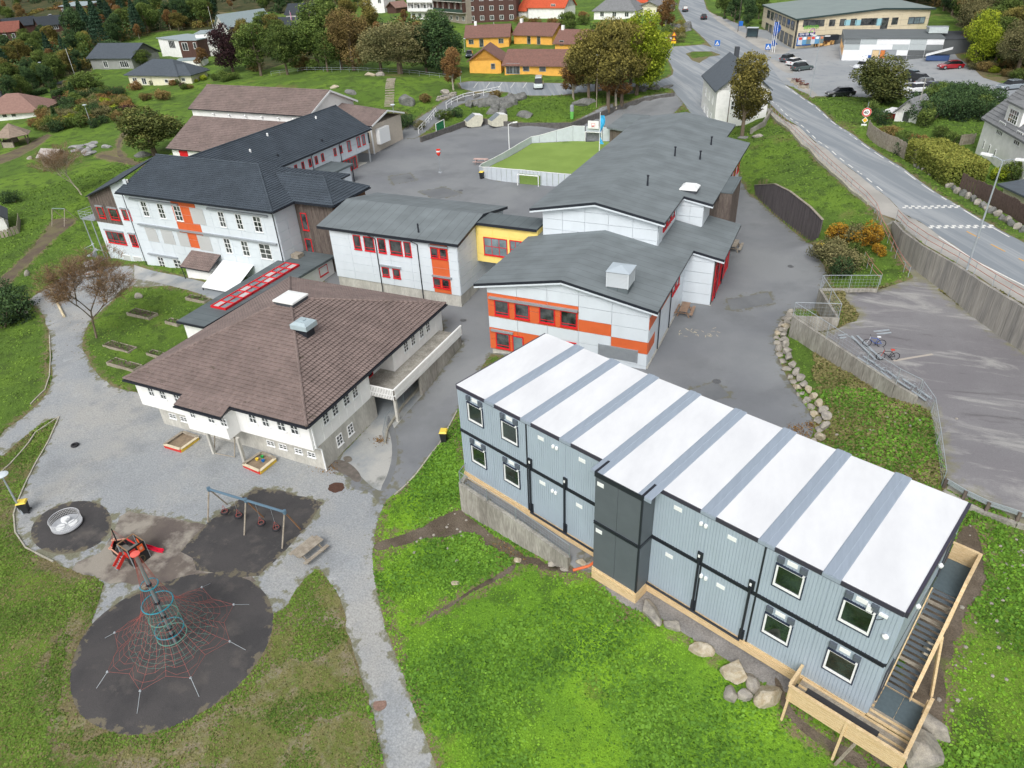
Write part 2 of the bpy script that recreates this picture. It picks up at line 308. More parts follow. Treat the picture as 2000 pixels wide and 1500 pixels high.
ZON=[('wood_floor',"-70 205;0 200;60 182;110 150;175 140;180 95;310 60;320 60;420 60;425 25;520 20;700 45;820 45;868 75;880 125;760 118;640 112;560 122;520 135;480 110;480 60;600 30;700 -10;-70 -20",0,.5),('wood_floor',"1640 -12;1850 14;1890 60;1900 118;1950 138;2000 162;2100 190;2100 -30",0,.5),('lush_slope',"742 1000;757 975;893 803;900 900;1112 1092;1250 1195;1640 1380;1720 1570;850 1570;780 1290;728 1110;730 1050",0,.3),('worn_grass',"-60 905;0 905;20 985;20 1050;50 1085;105 1112;200 1142;190 1190;140 1270;125 1400;200 1450;340 1450;520 1330;560 1200;640 1132;740 1440;760 1560;-80 1560",0,.1),('worn_lawn',"640 1132;600 1170;545 1240;500 1330;420 1390;330 1440;250 1450;180 1430;120 1380;90 1400;150 1470;330 1520;742 1520;736 1440;712 1360;694 1300;676 1230;662 1165",1,.5),('worn_lawn',"200 1150;190 1185;150 1230;120 1300;118 1380;90 1360;95 1290;120 1230;165 1180;190 1145",1,.3),('worn_lawn',"97 655;118 700;150 770;112 800;60 840;80 800;98 752",1,.2),('gravel_yard',"-10 852;60 806;104 752;99 665;85 612;52 588;75 572;98 560;122 538;160 524;215 520;262 518;330 540;430 556;300 560;244 560;215 592;180 622;163 650;160 680;178 715;205 748;250 765;320 770;640 880;740 900;770 935;755 975;740 1010;728 1060;728 1110;738 1165;754 1230;777 1290;801 1365;830 1440;862 1520;752 1520;739 1440;716 1360;698 1300;680 1230;664 1165;640 1132;622 1108;600 1125;575 1155;560 1185;545 1195;530 1200;400 1300;230 1260;175 1225;190 1185;200 1150;205 1138;160 1118;105 1100;52 1072;32 1045;27 1008;35 980;70 905;96 860;116 814;90 822;50 850;-10 905",1,.1),('paved_terrace',"262 518;300 529;440 562;560 600;560 640;430 590;385 572;290 548;262 545",0,.02),('asphalt_yard',"560 330;560 240;735 240;735 268;790 255;821 268;925 231;1012 241;1116 241;1200 210;1260 193;1318 181;1345 192;1300 235;1262 240;1230 300;1436 330;1455 368;1478 390;1505 414;1532 437;1571 471;1592 492;1604 515;1617 538;1609 565;1600 590;1556 602;1536 612;1521 640;1513 662;1520 700;1541 745;1572 790;1592 825;1586 850;1572 880;1400 870;1200 800;1090 720;960 690;950 702;893 802;860 868;812 928;768 966;745 986;722 962;690 955;655 905;725 826;790 760;870 662;860 620;640 560;560 420",0,.03),('concrete_apron',"652 905 -4;725 827 -3.9;757 806 -3.9;768 850 -3.9;775 885 -3.9;766 930 -4;750 957 -4;735 958;708 935;690 912",1,.03),('concrete_apron',"-33.2 37.8 0 1;-28.9 37.8 0 1;-28.9 50.5 0 1;-33.2 50.5 0 1",0,0),('asphalt_strip',"757 806;768 830;776 860;777 892;769 930;750 960;742 956;758 925;766 892;765 860;756 832",1,.02),('asphalt_patch',"818 374;866 366;902 378;852 390",0,.02),('asphalt_patch',"1332 768;1398 744;1424 772;1352 800",0,.02),('asphalt_patch',"1420 585;1500 570;1510 592;1428 606",0,.02),('asphalt_patch',"760 345;800 338;812 352;770 360",0,.02),('mound_path',"768 266;846 212;872 192;905 185;985 178;960 190;905 200;872 222;822 266;800 272",1,.03),('side_road',"893 158;1000 160;1160 165;1250 163;1300 155;1318 143;1308 120;1285 93;1330 91;1388 86;1440 122;1475 160;1500 200;1440 250;1362 232;1350 222;1335 200;1318 181;1312 172;1250 168;1170 177;1100 186;1010 186;985 178;905 178",1,.03),('traffic_island',"1339 105;1352 101;1390 100;1409 107;1385 111;1366 123;1352 118",0,.03),('shop_parking',"1403 31;1455 52;1500 60;1545 60;1640 50;1800 60;1850 85;1890 125;1920 152;1960 164;2010 168;2060 190;2000 205;1900 195;1700 190;1588 188;1532 164;1505 130;1470 100;1420 60;1395 35",0,.03),('sidewalk',"1497 207;1560 246;1626 301;1688 350;1730 382;1831 458;1901 505;2000 557;2130 630;2480 830;2480 866 4.85;2130 665 4.8;2000 597;1935 558;1866 513;1805 478;1766 450;1747 429;1722 420;1695 395;1660 366;1620 331;1560 271;1497 215",0,.02),('road',"1335 -40;1330 -10;1325 16;1338 39;1359 60;1385 86;1410 110;1440 145;1470 175;1501 200;1560 246;1626 301;1688 350;1730 382;1831 458;1901 505;2000 557;2130 630;2480 830;2480 690;2130 545;2000 474;1956 451;1870 399;1797 354;1724 304;1646 250;1592 205;1532 164;1505 130;1470 98;1430 62;1400 38;1380 18;1372 -10;1375 -40",0,.02),('footpath',"1700 398;1722 420;1746 431;1766 455;1800 500;1850 560;1790 552;1779 535;1764 508;1744 465;1725 432",0,.03),('gravel_lot',"1640 567;1716 566;1779 545;1800 528;1850 565;1905 592;2000 634;2130 700;2140 1100;1995 1018;1930 992;1850 952;1833 862;1818 802;1795 775 2;1750 751 2;1692 714 2;1620 665 2;1600 650;1640 640;1672 628;1678 614;1655 590",0,.08),('module_walkway',"899 949 -1.4;1008 1020 -1.4;1112 1094 -1.4;1160 1110 -1.5;1250 1000 -1.2;930 850 -1.2;905 905 -1.4",0,.02),('gravel_strip',"1150 1110;1180 1150;1215 1180;1250 1195;1300 1210;1340 1240;1400 1275;1440 1300;1480 1330;1530 1350;1600 1380;1640 1300;1500 1150;1300 1020;1160 1050",1,.15),('bare_soil',"1890 1020;1910 1040;1925 1100;1915 1160;1880 1200;1870 1260;1840 1310;1850 1360;1835 1440;1780 1500;1700 1500;1690 1400;1750 1300;1800 1150;1860 1060",1,.3),('bare_soil',"728 1063;760 1052;800 1040;850 1015;880 1000;905 975;903 1000;930 1020;985 1060;1060 1098;1130 1112;1125 1122;1050 1108;980 1080;920 1035;880 1050;830 1050;790 1065;735 1078",1,.2),('bare_soil',"1003 1100;1010 1104;985 1128;930 1152;880 1185;835 1210;832 1205;880 1178;930 1144;978 1120",1,.08),('bare_soil',"1512 1320;1524 1330;1540 1375;1560 1400;1610 1440;1680 1470;1700 1500;1670 1500;1610 1462;1555 1420;1528 1385;1515 1345",1,.12),('swing_trail',"100 430;140 426;148 433;120 455;75 495;40 530;10 562;-20 585;-20 560;10 538;60 490;90 452",1,.25),('worn_track',"0 305;40 290;90 262;100 266;50 300;0 322;-20 318;-20 310",1,.2),('worn_track',"262 252;240 268;233 290;245 310;290 322;284 327;240 318;226 292;232 266;256 248",1,.12),('worn_track',"190 300;225 305;260 315;250 320;215 312;185 305",1,.1),('rubber_pad',"57 1042;70 1012;108 987;160 976;200 984;219 1010;216 1040;190 1066;150 1080;110 1083;72 1070",2,.04),('worn_rubber',"235 1008;252 998;400 1024;500 1135;455 1152;330 1146;205 1136;140 1112;152 1097;195 1080;216 1050",0,.08),('rubber_pad',"404 1022;455 985;500 952;545 957;632 981;600 1028;556 1077;505 1125;470 1128;383 1113;376 1090;352 1077",0,.04),('rubber_pad',"135 1340;140 1292;160 1243;190 1207;225 1180;262 1158;310 1140;370 1122;430 1118;480 1128;515 1152;534 1190;533 1232;515 1277;480 1327;430 1371;370 1406;310 1430;262 1438;215 1430;175 1412;148 1387",1,.05),('sports_turf',"-48.1 94.7 0 1;-47.4 92.5 0 1;-46.2 91.1 0 1;-43 90 0 1;-33.4 89.8 0 1;-30.2 91 0 1;-30.2 110.7 0 1;-31.8 111.9 0 1;-36 113.1 0 1;-40.6 112.9 0 1;-46.9 110.5 0 1;-47.5 100 0 1",0,0),('sidewalk',"1383 22;1405 33;1442 60;1475 70;1500 77;1545 97;1532 105;1505 107;1485 95;1440 66;1400 40",0,.02),('sidewalk',"1534 152;1546 152;1575 168;1598 186;1586 191",0,.02),('sidewalk',"1500 112;1540 128;1553 143;1535 143;1508 125",1,.02),]
ZN=[(n,rough_line(smooth_poly(poly(s),k),seed=i,amp=a))for i,(n,s,k,a)in enumerate(ZON)]
def dist_seg(Q,P,closed=True):
 """min distance of points Q to polyline P"""
 A=P if closed else P[:-1];B=np.roll(P,-1,0)if closed else P[1:]
 best=np.full(len(Q),1e9)
 for a,b in zip(A,B):
  e=b-a;t=np.clip(((Q-a)@e)/(e@e+1e-12),0,1);d=np.hypot(*(Q-a-t[:,None]*e).T);best=np.minimum(best,d)
 return best
def inside(Q,P):
 x,y=Q[:,0],Q[:,1];c=np.zeros(len(Q),bool);n=len(P)
 for i in range(n):
  x0,y0=P[i];x1,y1=P[(i+1)%n]
  with np.errstate(divide='ignore',invalid='ignore'):
   h=((y0>y)!=(y1>y))&(x<(x1-x0)*(y-y0)/(y1-y0)+x0)
  c^=h
 return c
pts=[];edges=[]
def add_line(P,closed):
 i=len(pts);pts.extend([tuple(p)for p in P]);n=len(P)
 for k in range(n if closed else n-1):edges.append((i+k,i+(k+1)%n))
for n,P in ZN:add_line(P,True)
for w in(WALL_WOOD,WALL_ROAD,WALL_LOT,WALL_MOD,WALL_YARD):
 p=w[:,:2];L=[]
 for a,b in zip(p[:-1],p[1:]):
  k=max(1,int(np.hypot(*(b-a))/.8));L+=[a+(b-a)*j/k for j in range(k)]
 L.append(p[-1]);L=np.array(L);t=np.gradient(L,axis=0);t/=np.hypot(t[:,0],t[:,1])[:,None];nn=np.stack([-t[:,1],t[:,0]],1)*.07
 add_line(L+nn,False);add_line(L-nn,False)
def addgrid(x0,x1,y0,y1,st,skip=None):
 xs=np.arange(x0,x1,st);ys=np.arange(y0,y1,st);X,Y=np.meshgrid(xs,ys);X=X+npr.uniform(-.3,.3,X.shape)*st;Y=Y+npr.uniform(-.3,.3,Y.shape)*st
 q=np.stack([X.ravel(),Y.ravel()],1)
 if skip:q=q[~((q[:,0]>skip[0])&(q[:,0]<skip[1])&(q[:,1]>skip[2])&(q[:,1]<skip[3]))]
 pts.extend(map(tuple,q))
A1=(-62,20,8,62);A2=(-120,40,0,140);A3=(-260,140,-30,330)
addgrid(*A1,.8);addgrid(*A2,1.7,A1);addgrid(*A3,5,A2);addgrid(-760,760,-560,960,32,A3)
TV,TE,TF,_,_,_=delaunay_2d_cdt([Vector(p)for p in pts],edges,[],0,1e-4)
TV=np.array([(v.x,v.y)for v in TV]);TF=np.array([f for f in TF if len(f)==3])
TZ=hfield(TV)
allw=np.concatenate([SEG[:,:2],SEG[:,2:]])
E_=np.concatenate([TF[:,[0,1]],TF[:,[1,2]],TF[:,[2,0]]])
wd_=np.full(len(TV),1e9)
for w in(WALL_WOOD,WALL_ROAD,WALL_LOT,WALL_MOD,WALL_YARD):wd_=np.minimum(wd_,dist_seg(TV,w[:,:2],False))
jump=np.abs(TZ[E_[:,0]]-TZ[E_[:,1]])/(np.hypot(*(TV[E_[:,0]]-TV[E_[:,1]]).T)+.05)>1.6
EE=E_[~jump]
for _ in range(4):
 acc=np.zeros(len(TV));cnt=np.zeros(len(TV));np.add.at(acc,EE[:,0],TZ[EE[:,1]]);np.add.at(cnt,EE[:,0],1);np.add.at(acc,EE[:,1],TZ[EE[:,0]]);np.add.at(cnt,EE[:,1],1)
 TZ=np.where(cnt>0,.5*TZ+.5*acc/np.maximum(cnt,1),TZ)
cen=TV[TF].mean(1);zone=np.full(len(TF),-1)
for i,(n,P)in enumerate(ZN):
 bb=(cen[:,0]>P[:,0].min())&(cen[:,0]<P[:,0].max())&(cen[:,1]>P[:,1].min())&(cen[:,1]<P[:,1].max());k=np.where(bb)[0]
 zone[k[inside(cen[k],P)]]=i
names=[n for n,_ in ZN]
zname=np.array(['grass_ground' if z<0 else names[z]for z in zone])
bum=np.zeros(len(TV));gv=np.zeros(len(TV),bool);gv[TF[np.isin(zname,('grass_ground','worn_grass','lush_slope'))].ravel()]=True;ng=np.zeros(len(TV),bool);ng[TF[~np.isin(zname,('grass_ground','worn_grass','lush_slope'))].ravel()]=True
pure=gv&~ng&(wd_>1)
bum[pure]=npr.normal(0,.05,pure.sum())*np.clip(np.hypot(*TV[pure].T)/60,.6,3)
TZ=TZ+bum
TV3=np.column_stack([TV,TZ])
BV=BVHTree.FromPolygons([Vector(v)for v in TV3],[tuple(map(int,f))for f in TF])
def G(x,y):
 d=ray(x,y);h=BV.ray_cast(Vector(C0),Vector(d))
 return np.array(h[0])if h[0]is not None else G0(x,y)
def hz(x,y):
 h=BV.ray_cast(Vector((x,y,200)),Vector((0,0,-1)));return h[0].z if h[0]is not None else 0.
def on(x,y,dz=0):return(x,y,hz(x,y)+dz)
def zone_object(name,mask,m,label=None):
 F=TF[mask];u,inv=np.unique(F.ravel(),return_inverse=True);F2=inv.reshape(-1,3)
 me=bpy.data.meshes.new(name);me.from_pydata(TV3[u].tolist(),[],F2.tolist());me.materials.append(m)
 e=np.sort(np.concatenate([F2[:,[0,1]],F2[:,[1,2]],F2[:,[2,0]]]),axis=1);key=e[:,0]*len(u)+e[:,1];uq,c=np.unique(key,return_counts=True)
 bk=uq[c==1];bi=np.unique(np.concatenate([bk//len(u),bk%len(u)]));P=TV[u];d=np.full(len(u),9.)
 near=np.arange(len(u))
 B=P[bi]
 for i in range(0,len(near),2000):
  q=P[i:i+2000];d[i:i+2000]=np.minimum(9,np.sqrt(((q[:,None]-B[None])**2).sum(2).min(1)))
 at=me.attributes.new('border','FLOAT','POINT');at.data.foreach_set('value',d.astype(np.float32))
 me.polygons.foreach_set('use_smooth',[True]*len(F2))
 o=bpy.data.objects.new(name,me);ROOT.objects.link(o);o['kind']='structure'
 return o
def grassx(N,L,vec,nz,rng,mix,cur):
 return cur
GRASS=ground_mat('grass',[(86,113,44),(104,133,47),(74,96,40),(120,114,72)],[(.12,.45,.6),(.55,.5,.62),(.09,.6,.72)],.38,14,.8,bdist=.1,edge=((122,112,84),.7))
GRAV=ground_mat('gravel',[(150,154,157),(162,162,159),(138,142,145)],[.12,(.35,.5,.72)],.30,9,.5,edge=((122,122,104),.3))
ASPH=ground_mat('asphalt',[(122,125,129),(135,138,140),(112,115,118)],[.07,(.16,.5,.75)],.10,24,.2,rough=.85,edge=((112,112,100),.35))
def roadx(N,L,vec,nz,rng,mix,cur):
 mp=N.new('ShaderNodeMapping');mp.inputs['Rotation'].default_value=(0,0,math.radians(62));mp2=N.new('ShaderNodeMapping');mp2.inputs['Scale'].default_value=(.035,1.1,1);L.new(vec,mp.inputs['Vector']);L.new(mp.outputs[0],mp2.inputs['Vector'])
 n=N.new('ShaderNodeTexNoise');n.inputs['Scale'].default_value=.8;n.inputs['Detail'].default_value=6;n.inputs['Roughness'].default_value=.65;L.new(mp2.outputs[0],n.inputs['Vector'])
 return mix(rng(n.outputs[0],.62,.44),cur,lin((134,141,147)))
WORNROAD=ground_mat('worn_road',[(156,161,165),(164,168,171)],[.1],.08,22,.15,rough=.8,extra=roadx)
ROADM=ground_mat('road_asphalt',[(146,151,155),(160,163,165),(128,134,140)],[.07,(.5,.56,.72)],.09,22,.15,rough=.8)
PAVE=ground_mat('sidewalk_asphalt',[(160,158,153),(176,173,167)],[.2],.10,20,.15)
CONC=ground_mat('apron_concrete',[(140,146,150),(172,172,168),(120,122,118)],[(.25,.4,.6),(.5,.58,.7)],.09,12,.15)
def rubx(N,L,vec,nz,rng,mix,cur):return mix(rng(nz(.55,6,31,.7),.6,.74,0,.5),cur,lin((118,112,105)))
RUBB=ground_mat('rubber_surface',[(78,76,76),(68,67,68),(94,90,87)],[.3,(.5,.55,.72)],.28,30,.3,extra=rubx,edge=((108,102,88),.18))
def wornx(N,L,vec,nz,rng,mix,cur):return mix(rng(nz(.33,5,21),.46,.56),cur,lin((152,146,136)))
WORN=ground_mat('worn_rubber_surface',[(98,90,86),(110,102,95)],[.4],.2,28,.3,extra=wornx)
def lotx(N,L,vec,nz,rng,mix,cur):
 mp=N.new('ShaderNodeMapping');mp.inputs['Rotation'].default_value=(0,0,.5);mp.inputs['Scale'].default_value=(.35,1.3,1);L.new(vec,mp.inputs['Vector'])
 n=N.new('ShaderNodeTexNoise');n.inputs['Scale'].default_value=.35;n.inputs['Detail'].default_value=7;n.inputs['Roughness'].default_value=.7;n.inputs['Distortion'].default_value=.8;L.new(mp.outputs[0],n.inputs['Vector'])
 a=mix(rng(n.outputs[0],.52,.64),cur,lin((158,157,155)))
 return mix(rng(n.outputs[0],.40,.30),a,lin((104,102,104)))
LOTM=ground_mat('worn_gravel_lot',[(132,131,133),(122,120,123)],[.12],.14,16,.3,extra=lotx,edge=((126,124,104),.9))
SOIL=ground_mat('soil',[(92,82,70),(112,102,90),(98,104,60)],[.5,(.35,.58,.68)],.35,12,.8,bdist=.08)
TURF=ground_mat('artificial_turf',[(124,148,72),(132,156,78)],[.25],.06,20,.1)
TRAIL=ground_mat('worn_earth',[(96,84,74),(110,104,78)],[.4],.25,12,.4)
STRIPG=ground_mat('crushed_stone',[(126,124,122),(142,140,138)],[.5],.35,12,.6)
WOODFL=ground_mat('wood_floor_soil',[(70,72,44),(92,84,56),(56,66,34)],[.15,.4],.4,6,.8,bdist=.1)
WLAWN=ground_mat('worn_lawn_soil',[(132,124,100),(104,112,58),(148,140,122),(120,118,76)],[(.55,.44,.56),(.3,.55,.68),(1.3,.5,.6)],.35,12,.7,bdist=.06)
DASPH=ground_mat('patched_asphalt',[(110,113,116),(120,123,125)],[.3],.1,24,.2)
OLIVEG=ground_mat('worn_grass',[(90,116,44),(106,130,50),(78,102,40),(130,124,86)],[(.14,.42,.6),(.6,.5,.62),(.16,.6,.7)],.36,14,.8,bdist=.1,edge=((126,116,90),.6))
LUSHG=ground_mat('lush_grass',[(98,138,42),(122,164,42),(80,112,40),(116,124,60)],[(.16,.42,.6),(.5,.5,.62),(.11,.62,.72)],.34,14,.8,bdist=.1,edge=((122,112,84),.6))
ZM=dict(asphalt_patch=DASPH,lush_slope=LUSHG,worn_grass=OLIVEG,asphalt_strip=DASPH,wood_floor=WOODFL,worn_lawn=WLAWN,grass_ground=GRASS,gravel_yard=GRAV,paved_terrace=CONC,asphalt_yard=ASPH,concrete_apron=CONC,mound_path=ASPH,side_road=WORNROAD,traffic_island=GRASS,shop_parking=ROADM,sidewalk=PAVE,road=WORNROAD,footpath=LOTM,gravel_lot=LOTM,module_walkway=ASPH,gravel_strip=STRIPG,bare_soil=SOIL,swing_trail=TRAIL,worn_track=TRAIL,rubber_pad=RUBB,worn_rubber=WORN,sports_turf=TURF)
zone_object('grass_ground',zname=='grass_ground',GRASS)
seen={}
for i,n in enumerate(names):
 k=zone==i
 if k.any():zone_object(n,k,ZM[n])
 # BUILDING KIT
class Face:
 """a wall plane: O = point at its left end seen from outside, ang = direction to the right (degrees)"""
 def __init__(s,O,ang):
  s.O=np.array([O[0],O[1],0.]);s.a=math.radians(ang);s.d=np.array([math.cos(s.a),math.sin(s.a),0]);s.n=np.array([math.sin(s.a),-math.cos(s.a),0])
 def P(s,u,z,o=0):q=s.O+s.d*u+s.n*o;return(q[0],q[1],z)
 def sz(s,x,y):
  d=ray(x,y);t=(s.n@(s.O-C0))/(s.n@d);q=C0+d*t;return float((q-s.O)@s.d),float(q[2])
 def box(s,mb,u0,u1,z0,z1,o0,o1,m=0):
  mb.hexa([s.P(u0,z0,o1),s.P(u1,z0,o1),s.P(u1,z0,o0),s.P(u0,z0,o0),s.P(u0,z1,o1),s.P(u1,z1,o1),s.P(u1,z1,o0),s.P(u0,z1,o0)],m)
WHITEP=mat('white_panel',(214,222,228),.45,noise=.035,nscale=.7,stretch=(1,1,.5))
WHITEW=mat('white_wood',(242,242,240),.6,noise=.04,nscale=1.5,bump=.1)
ORANGE=mat('orange_panel',(216,104,58),.5,noise=.05,nscale=1)
YELLOWP=mat('yellow_panel',(250,224,130),.5,noise=.04,nscale=1)
CONCW=mat('concrete_wall',(176,174,166),.9,noise=.12,nscale=1.2,bump=.15,col2=(200,198,190),stretch=(1,1,.35))
CONCD=mat('weathered_concrete',(134,130,122),.92,noise=.22,nscale=.9,bump=.3,col2=(170,167,158),stretch=(1.4,1.4,.3))
REDF=mat('red_frame',(214,36,46),.4)
WHITEF=mat('white_frame',(238,240,240),.4)
BLACKT=mat('black_trim',(38,42,50),.45)
GREYM=mat('grey_metal',(152,158,163),.45,metal=.1,noise=.05)
GALV=mat('galvanised',(172,180,186),.4,metal=.25,noise=.08,nscale=3)
DARKG=mat('dark_grey_paint',(70,74,80),.5,noise=.05)
GLASS=mat('window_glass',(30,36,38),.05,spec=.9,noise=.2,nscale=.9,col2=(92,96,96),detail=2)
GLASSB=mat('pale_window_glass',(120,136,142),.08,spec=.8,noise=.3,nscale=.8)
BLIND=mat('window_blind',(196,198,198),.6)
WOODG=mat('weathered_wood',(116,106,98),.85,noise=.25,nscale=1.2,stretch=(3,3,.35),col2=(86,76,72),bump=.2)
WOODP=mat('pale_timber',(204,176,132),.7,noise=.14,nscale=3,stretch=(1,1,4),col2=(222,198,158))
WOODT=mat('grey_timber',(168,160,146),.85,noise=.2,nscale=3,col2=(140,130,116))
def roofmat(name,col,axis,kind='tile',var=.12,moss=None):
 m=bpy.data.materials.new(name);m.use_nodes=True;N=m.node_tree.nodes;L=m.node_tree.links;b=N['Principled BSDF'];b.inputs['Roughness'].default_value=.75;b.inputs['Specular IOR Level'].default_value=.35
 geo=N.new('ShaderNodeNewGeometry');sp=N.new('ShaderNodeSeparateXYZ');L.new(geo.outputs['Position'],sp.inputs[0]);A=sp.outputs[axis];B=sp.outputs[1-axis]
 c=lin(col)
 def math_(op,a,v):
  n=N.new('ShaderNodeMath');n.operation=op;L.new(a,n.inputs[0])
  if isinstance(v,(int,float)):n.inputs[1].default_value=v
  else:L.new(v,n.inputs[1])
  return n.outputs[0]
 pa,pb=(.3,.34)if kind=='tile' else(1.0,8.)
 sa=math_('FLOOR',math_('DIVIDE',A,pa),0);sb=math_('FLOOR',math_('DIVIDE',B,pb),0)
 cb=N.new('ShaderNodeCombineXYZ');L.new(sa,cb.inputs[0]);L.new(sb,cb.inputs[1]);wn=N.new('ShaderNodeTexWhiteNoise');L.new(cb.outputs[0],wn.inputs[0])
 r=N.new('ShaderNodeMapRange');r.inputs[3].default_value=1-var;r.inputs[4].default_value=1+var;L.new(wn.outputs['Value'],r.inputs[0])
 nz=N.new('ShaderNodeTexNoise');nz.inputs['Scale'].default_value=.5;nz.inputs['Detail'].default_value=6;L.new(geo.outputs['Position'],nz.inputs['Vector'])
 r2=N.new('ShaderNodeMapRange');r2.inputs[1].default_value=.35;r2.inputs[2].default_value=.65;r2.inputs[3].default_value=.88;r2.inputs[4].default_value=1.1;L.new(nz.outputs[0],r2.inputs[0])
 f=math_('MULTIPLY',r.outputs[0],r2.outputs[0])
 if kind=='felt':
  fr=math_('FRACT',math_('DIVIDE',A,pa),0);seam=math_('LESS_THAN',fr,.05);seam=math_('MULTIPLY',seam,-.34);seam=math_('ADD',seam,1.);f=math_('MULTIPLY',f,seam)
 mx=N.new('ShaderNodeMix');mx.data_type='RGBA';mx.blend_type='MULTIPLY';mx.inputs[0].default_value=1;mx.inputs[6].default_value=(*c,1);L.new(f,mx.inputs[7]);out=mx.outputs[2]
 if moss:
  n5=N.new('ShaderNodeTexNoise');n5.inputs['Scale'].default_value=1.1;n5.inputs['Detail'].default_value=8;n5.inputs['Roughness'].default_value=.75;L.new(geo.outputs['Position'],n5.inputs['Vector'])
  r5=N.new('ShaderNodeMapRange');r5.inputs[1].default_value=.6;r5.inputs[2].default_value=.68;L.new(n5.outputs[0],r5.inputs[0])
  m5=N.new('ShaderNodeMix');m5.data_type='RGBA';L.new(r5.outputs[0],m5.inputs[0]);L.new(out,m5.inputs[6]);m5.inputs[7].default_value=(*lin(moss),1);out=m5.outputs[2]
 L.new(out,b.inputs['Base Color'])
 bp=N.new('ShaderNodeBump');bp.inputs['Strength'].default_value=.6 if kind=='tile' else .15;bp.inputs['Distance'].default_value=.04
 if kind=='tile':h=math_('SINE',math_('MULTIPLY',A,2*math.pi/pa),0)
 else:
  n4=N.new('ShaderNodeTexNoise');n4.inputs['Scale'].default_value=14;L.new(geo.outputs['Position'],n4.inputs['Vector']);h=n4.outputs[0]
 L.new(h,bp.inputs['Height']);L.new(bp.outputs[0],b.inputs['Normal']);return m
BRN=[roofmat('brown_tile_'+'xy'[a],(130,115,110),a,var=.1,moss=(92,84,74))for a in(0,1)]
DRK=[roofmat('dark_tile_'+'xy'[a],(70,79,88),a,var=.07)for a in(0,1)]
FELT=[roofmat('roof_felt_'+'xy'[a],(116,124,127),a,'felt',.05)for a in(0,1)]
FELTD=[roofmat('dark_felt_'+'xy'[a],(98,107,110),a,'felt',.05)for a in(0,1)]
REDT=[roofmat('russet_tile_'+'xy'[a],(140,104,92),a,var=.14)for a in(0,1)]
def clip(pl,f):
 """clip 2d polygon (tuples) to f(p) >= 0"""
 out=[];n=len(pl)
 for i in range(n):
  a,b=pl[i],pl[(i+1)%n];fa,fb=f(a),f(b)
  if fa>=0:out.append(a)
  if(fa>=0)!=(fb>=0):
   t=fa/(fa-fb);out.append(tuple(a[k]+(b[k]-a[k])*t for k in range(len(a))))
 return out
def courses(mb,P,pitch=.34,lift=.035,m=0):
 """tile courses: polygon P (3d, first edge = eave) cut in bands up the slope, every band lifted at its lower edge"""
 P=[np.array(p,float)for p in P];e=P[1]-P[0];e/=np.linalg.norm(e);nn=np.cross(P[1]-P[0],P[2]-P[1]);nn/=np.linalg.norm(nn)
 if nn[2]<0:nn=-nn
 up=np.cross(nn,e)
 if up[2]<0:up=-up
 Q=[(float((p-P[0])@e),float((p-P[0])@up))for p in P];T=max(q[1]for q in Q);k=0
 while k*pitch<T-1e-3:
  t0,t1=k*pitch,(k+1)*pitch;B=clip(clip(Q,lambda q:q[1]-t0+1e-6),lambda q:t1-q[1]);k+=1
  if len(B)<3:continue
  pts=[P[0]+e*a+up*t+nn*(.004+lift*(1-(t-t0)/pitch))for a,t in B];mb.face(pts,m)
  lo=[i for i in range(len(B))if abs(B[i][1]-t0)<1e-4]
  if len(lo)>=2:
   a0,a1=min(B[i][0]for i in lo),max(B[i][0]for i in lo)
   p,q=P[0]+e*a0+up*t0,P[0]+e*a1+up*t0;mb.face([p,q,q+nn*(lift+.004),p+nn*(lift+.004)],m)
def roof(parent,planes,mats,t=.14,edge=None,tiled=True,pitch=.34,name='roof',ridge=None,lift=.035):
 """roof part from planes [(polygon3d, axis)] ; tile courses laid on as relief"""
 mb=MB()
 for P,ax in planes:mb.slab(P,t,ax,2)
 o=mb.build(name,[mats[0],mats[1],edge or BLACKT],parent)
 if tiled:
  mc=MB()
  for P,ax in planes:courses(mc,P,pitch,m=ax,lift=lift)
  c=mc.build('tile_courses',mats,parent,kind='stuff');c.parent=o;
 if ridge:
  mr=MB()
  for a,b in ridge:mr.tube([np.array(a)+(0,0,.05),np.array(b)+(0,0,.05)],.11,6)
  mr.build('ridge_cap',mats[0],parent).parent=o
 return o
_pc={}
def panelmesh(w,h,m,t=.035):
 k=(round(w,2),round(h,2),m.name)
 if k not in _pc:
  b=MB();b.box(.018,w-.018,-t,0,.018,h-.018);me=bpy.data.meshes.new('panel');me.from_pydata(b.v,[],b.f);me.materials.append(m);_pc[k]=me
 return _pc[k]
def put(name,me,parent,P,a):
 o=bpy.data.objects.new(name,me);ROOT.objects.link(o);o.parent=parent;og=origin(parent)
 o.location=(P[0]-og[0],P[1]-og[1],P[2]-og[2]);o.rotation_euler=(0,0,a);return o
def clad(F,parent,us,zs,m=None,col=None,top=None,t=.035,name='panel',skip=None):
 """rows and columns of facade panels with open joints; top(u) = raking upper edge"""
 for i in range(len(us)-1):
  for j in range(len(zs)-1):
   mm=(col(i,j)if col else None)or m or WHITEP;u0,u1,z0,z1=us[i],us[i+1],zs[j],zs[j+1]
   if skip and skip(u0,u1,z0,z1):continue
   if top is None or(min(top(u0),top(u1))>=z1):
    put(name,panelmesh(u1-u0,z1-z0,mm,t),parent,F.P(u0,z0,0),F.a)
   else:
    pl=[(u0+.012,z0+.012),(u1-.012,z0+.012),(u1-.012,z1-.012),(u0+.012,z1-.012)]
    us_=sorted({u0+.012,u1-.012});pl=clip(pl,lambda q:top(q[0])-q[1])
    if len(pl)<3:continue
    b=MB();n=len(pl);A=[F.P(u,z,t)for u,z in pl];B=[F.P(u,z,0)for u,z in pl]
    b.face(A)
    for k in range(n):b.face([B[k],B[(k+1)%n],A[(k+1)%n],A[k]])
    b.build(name,mm,parent)
_wc={}
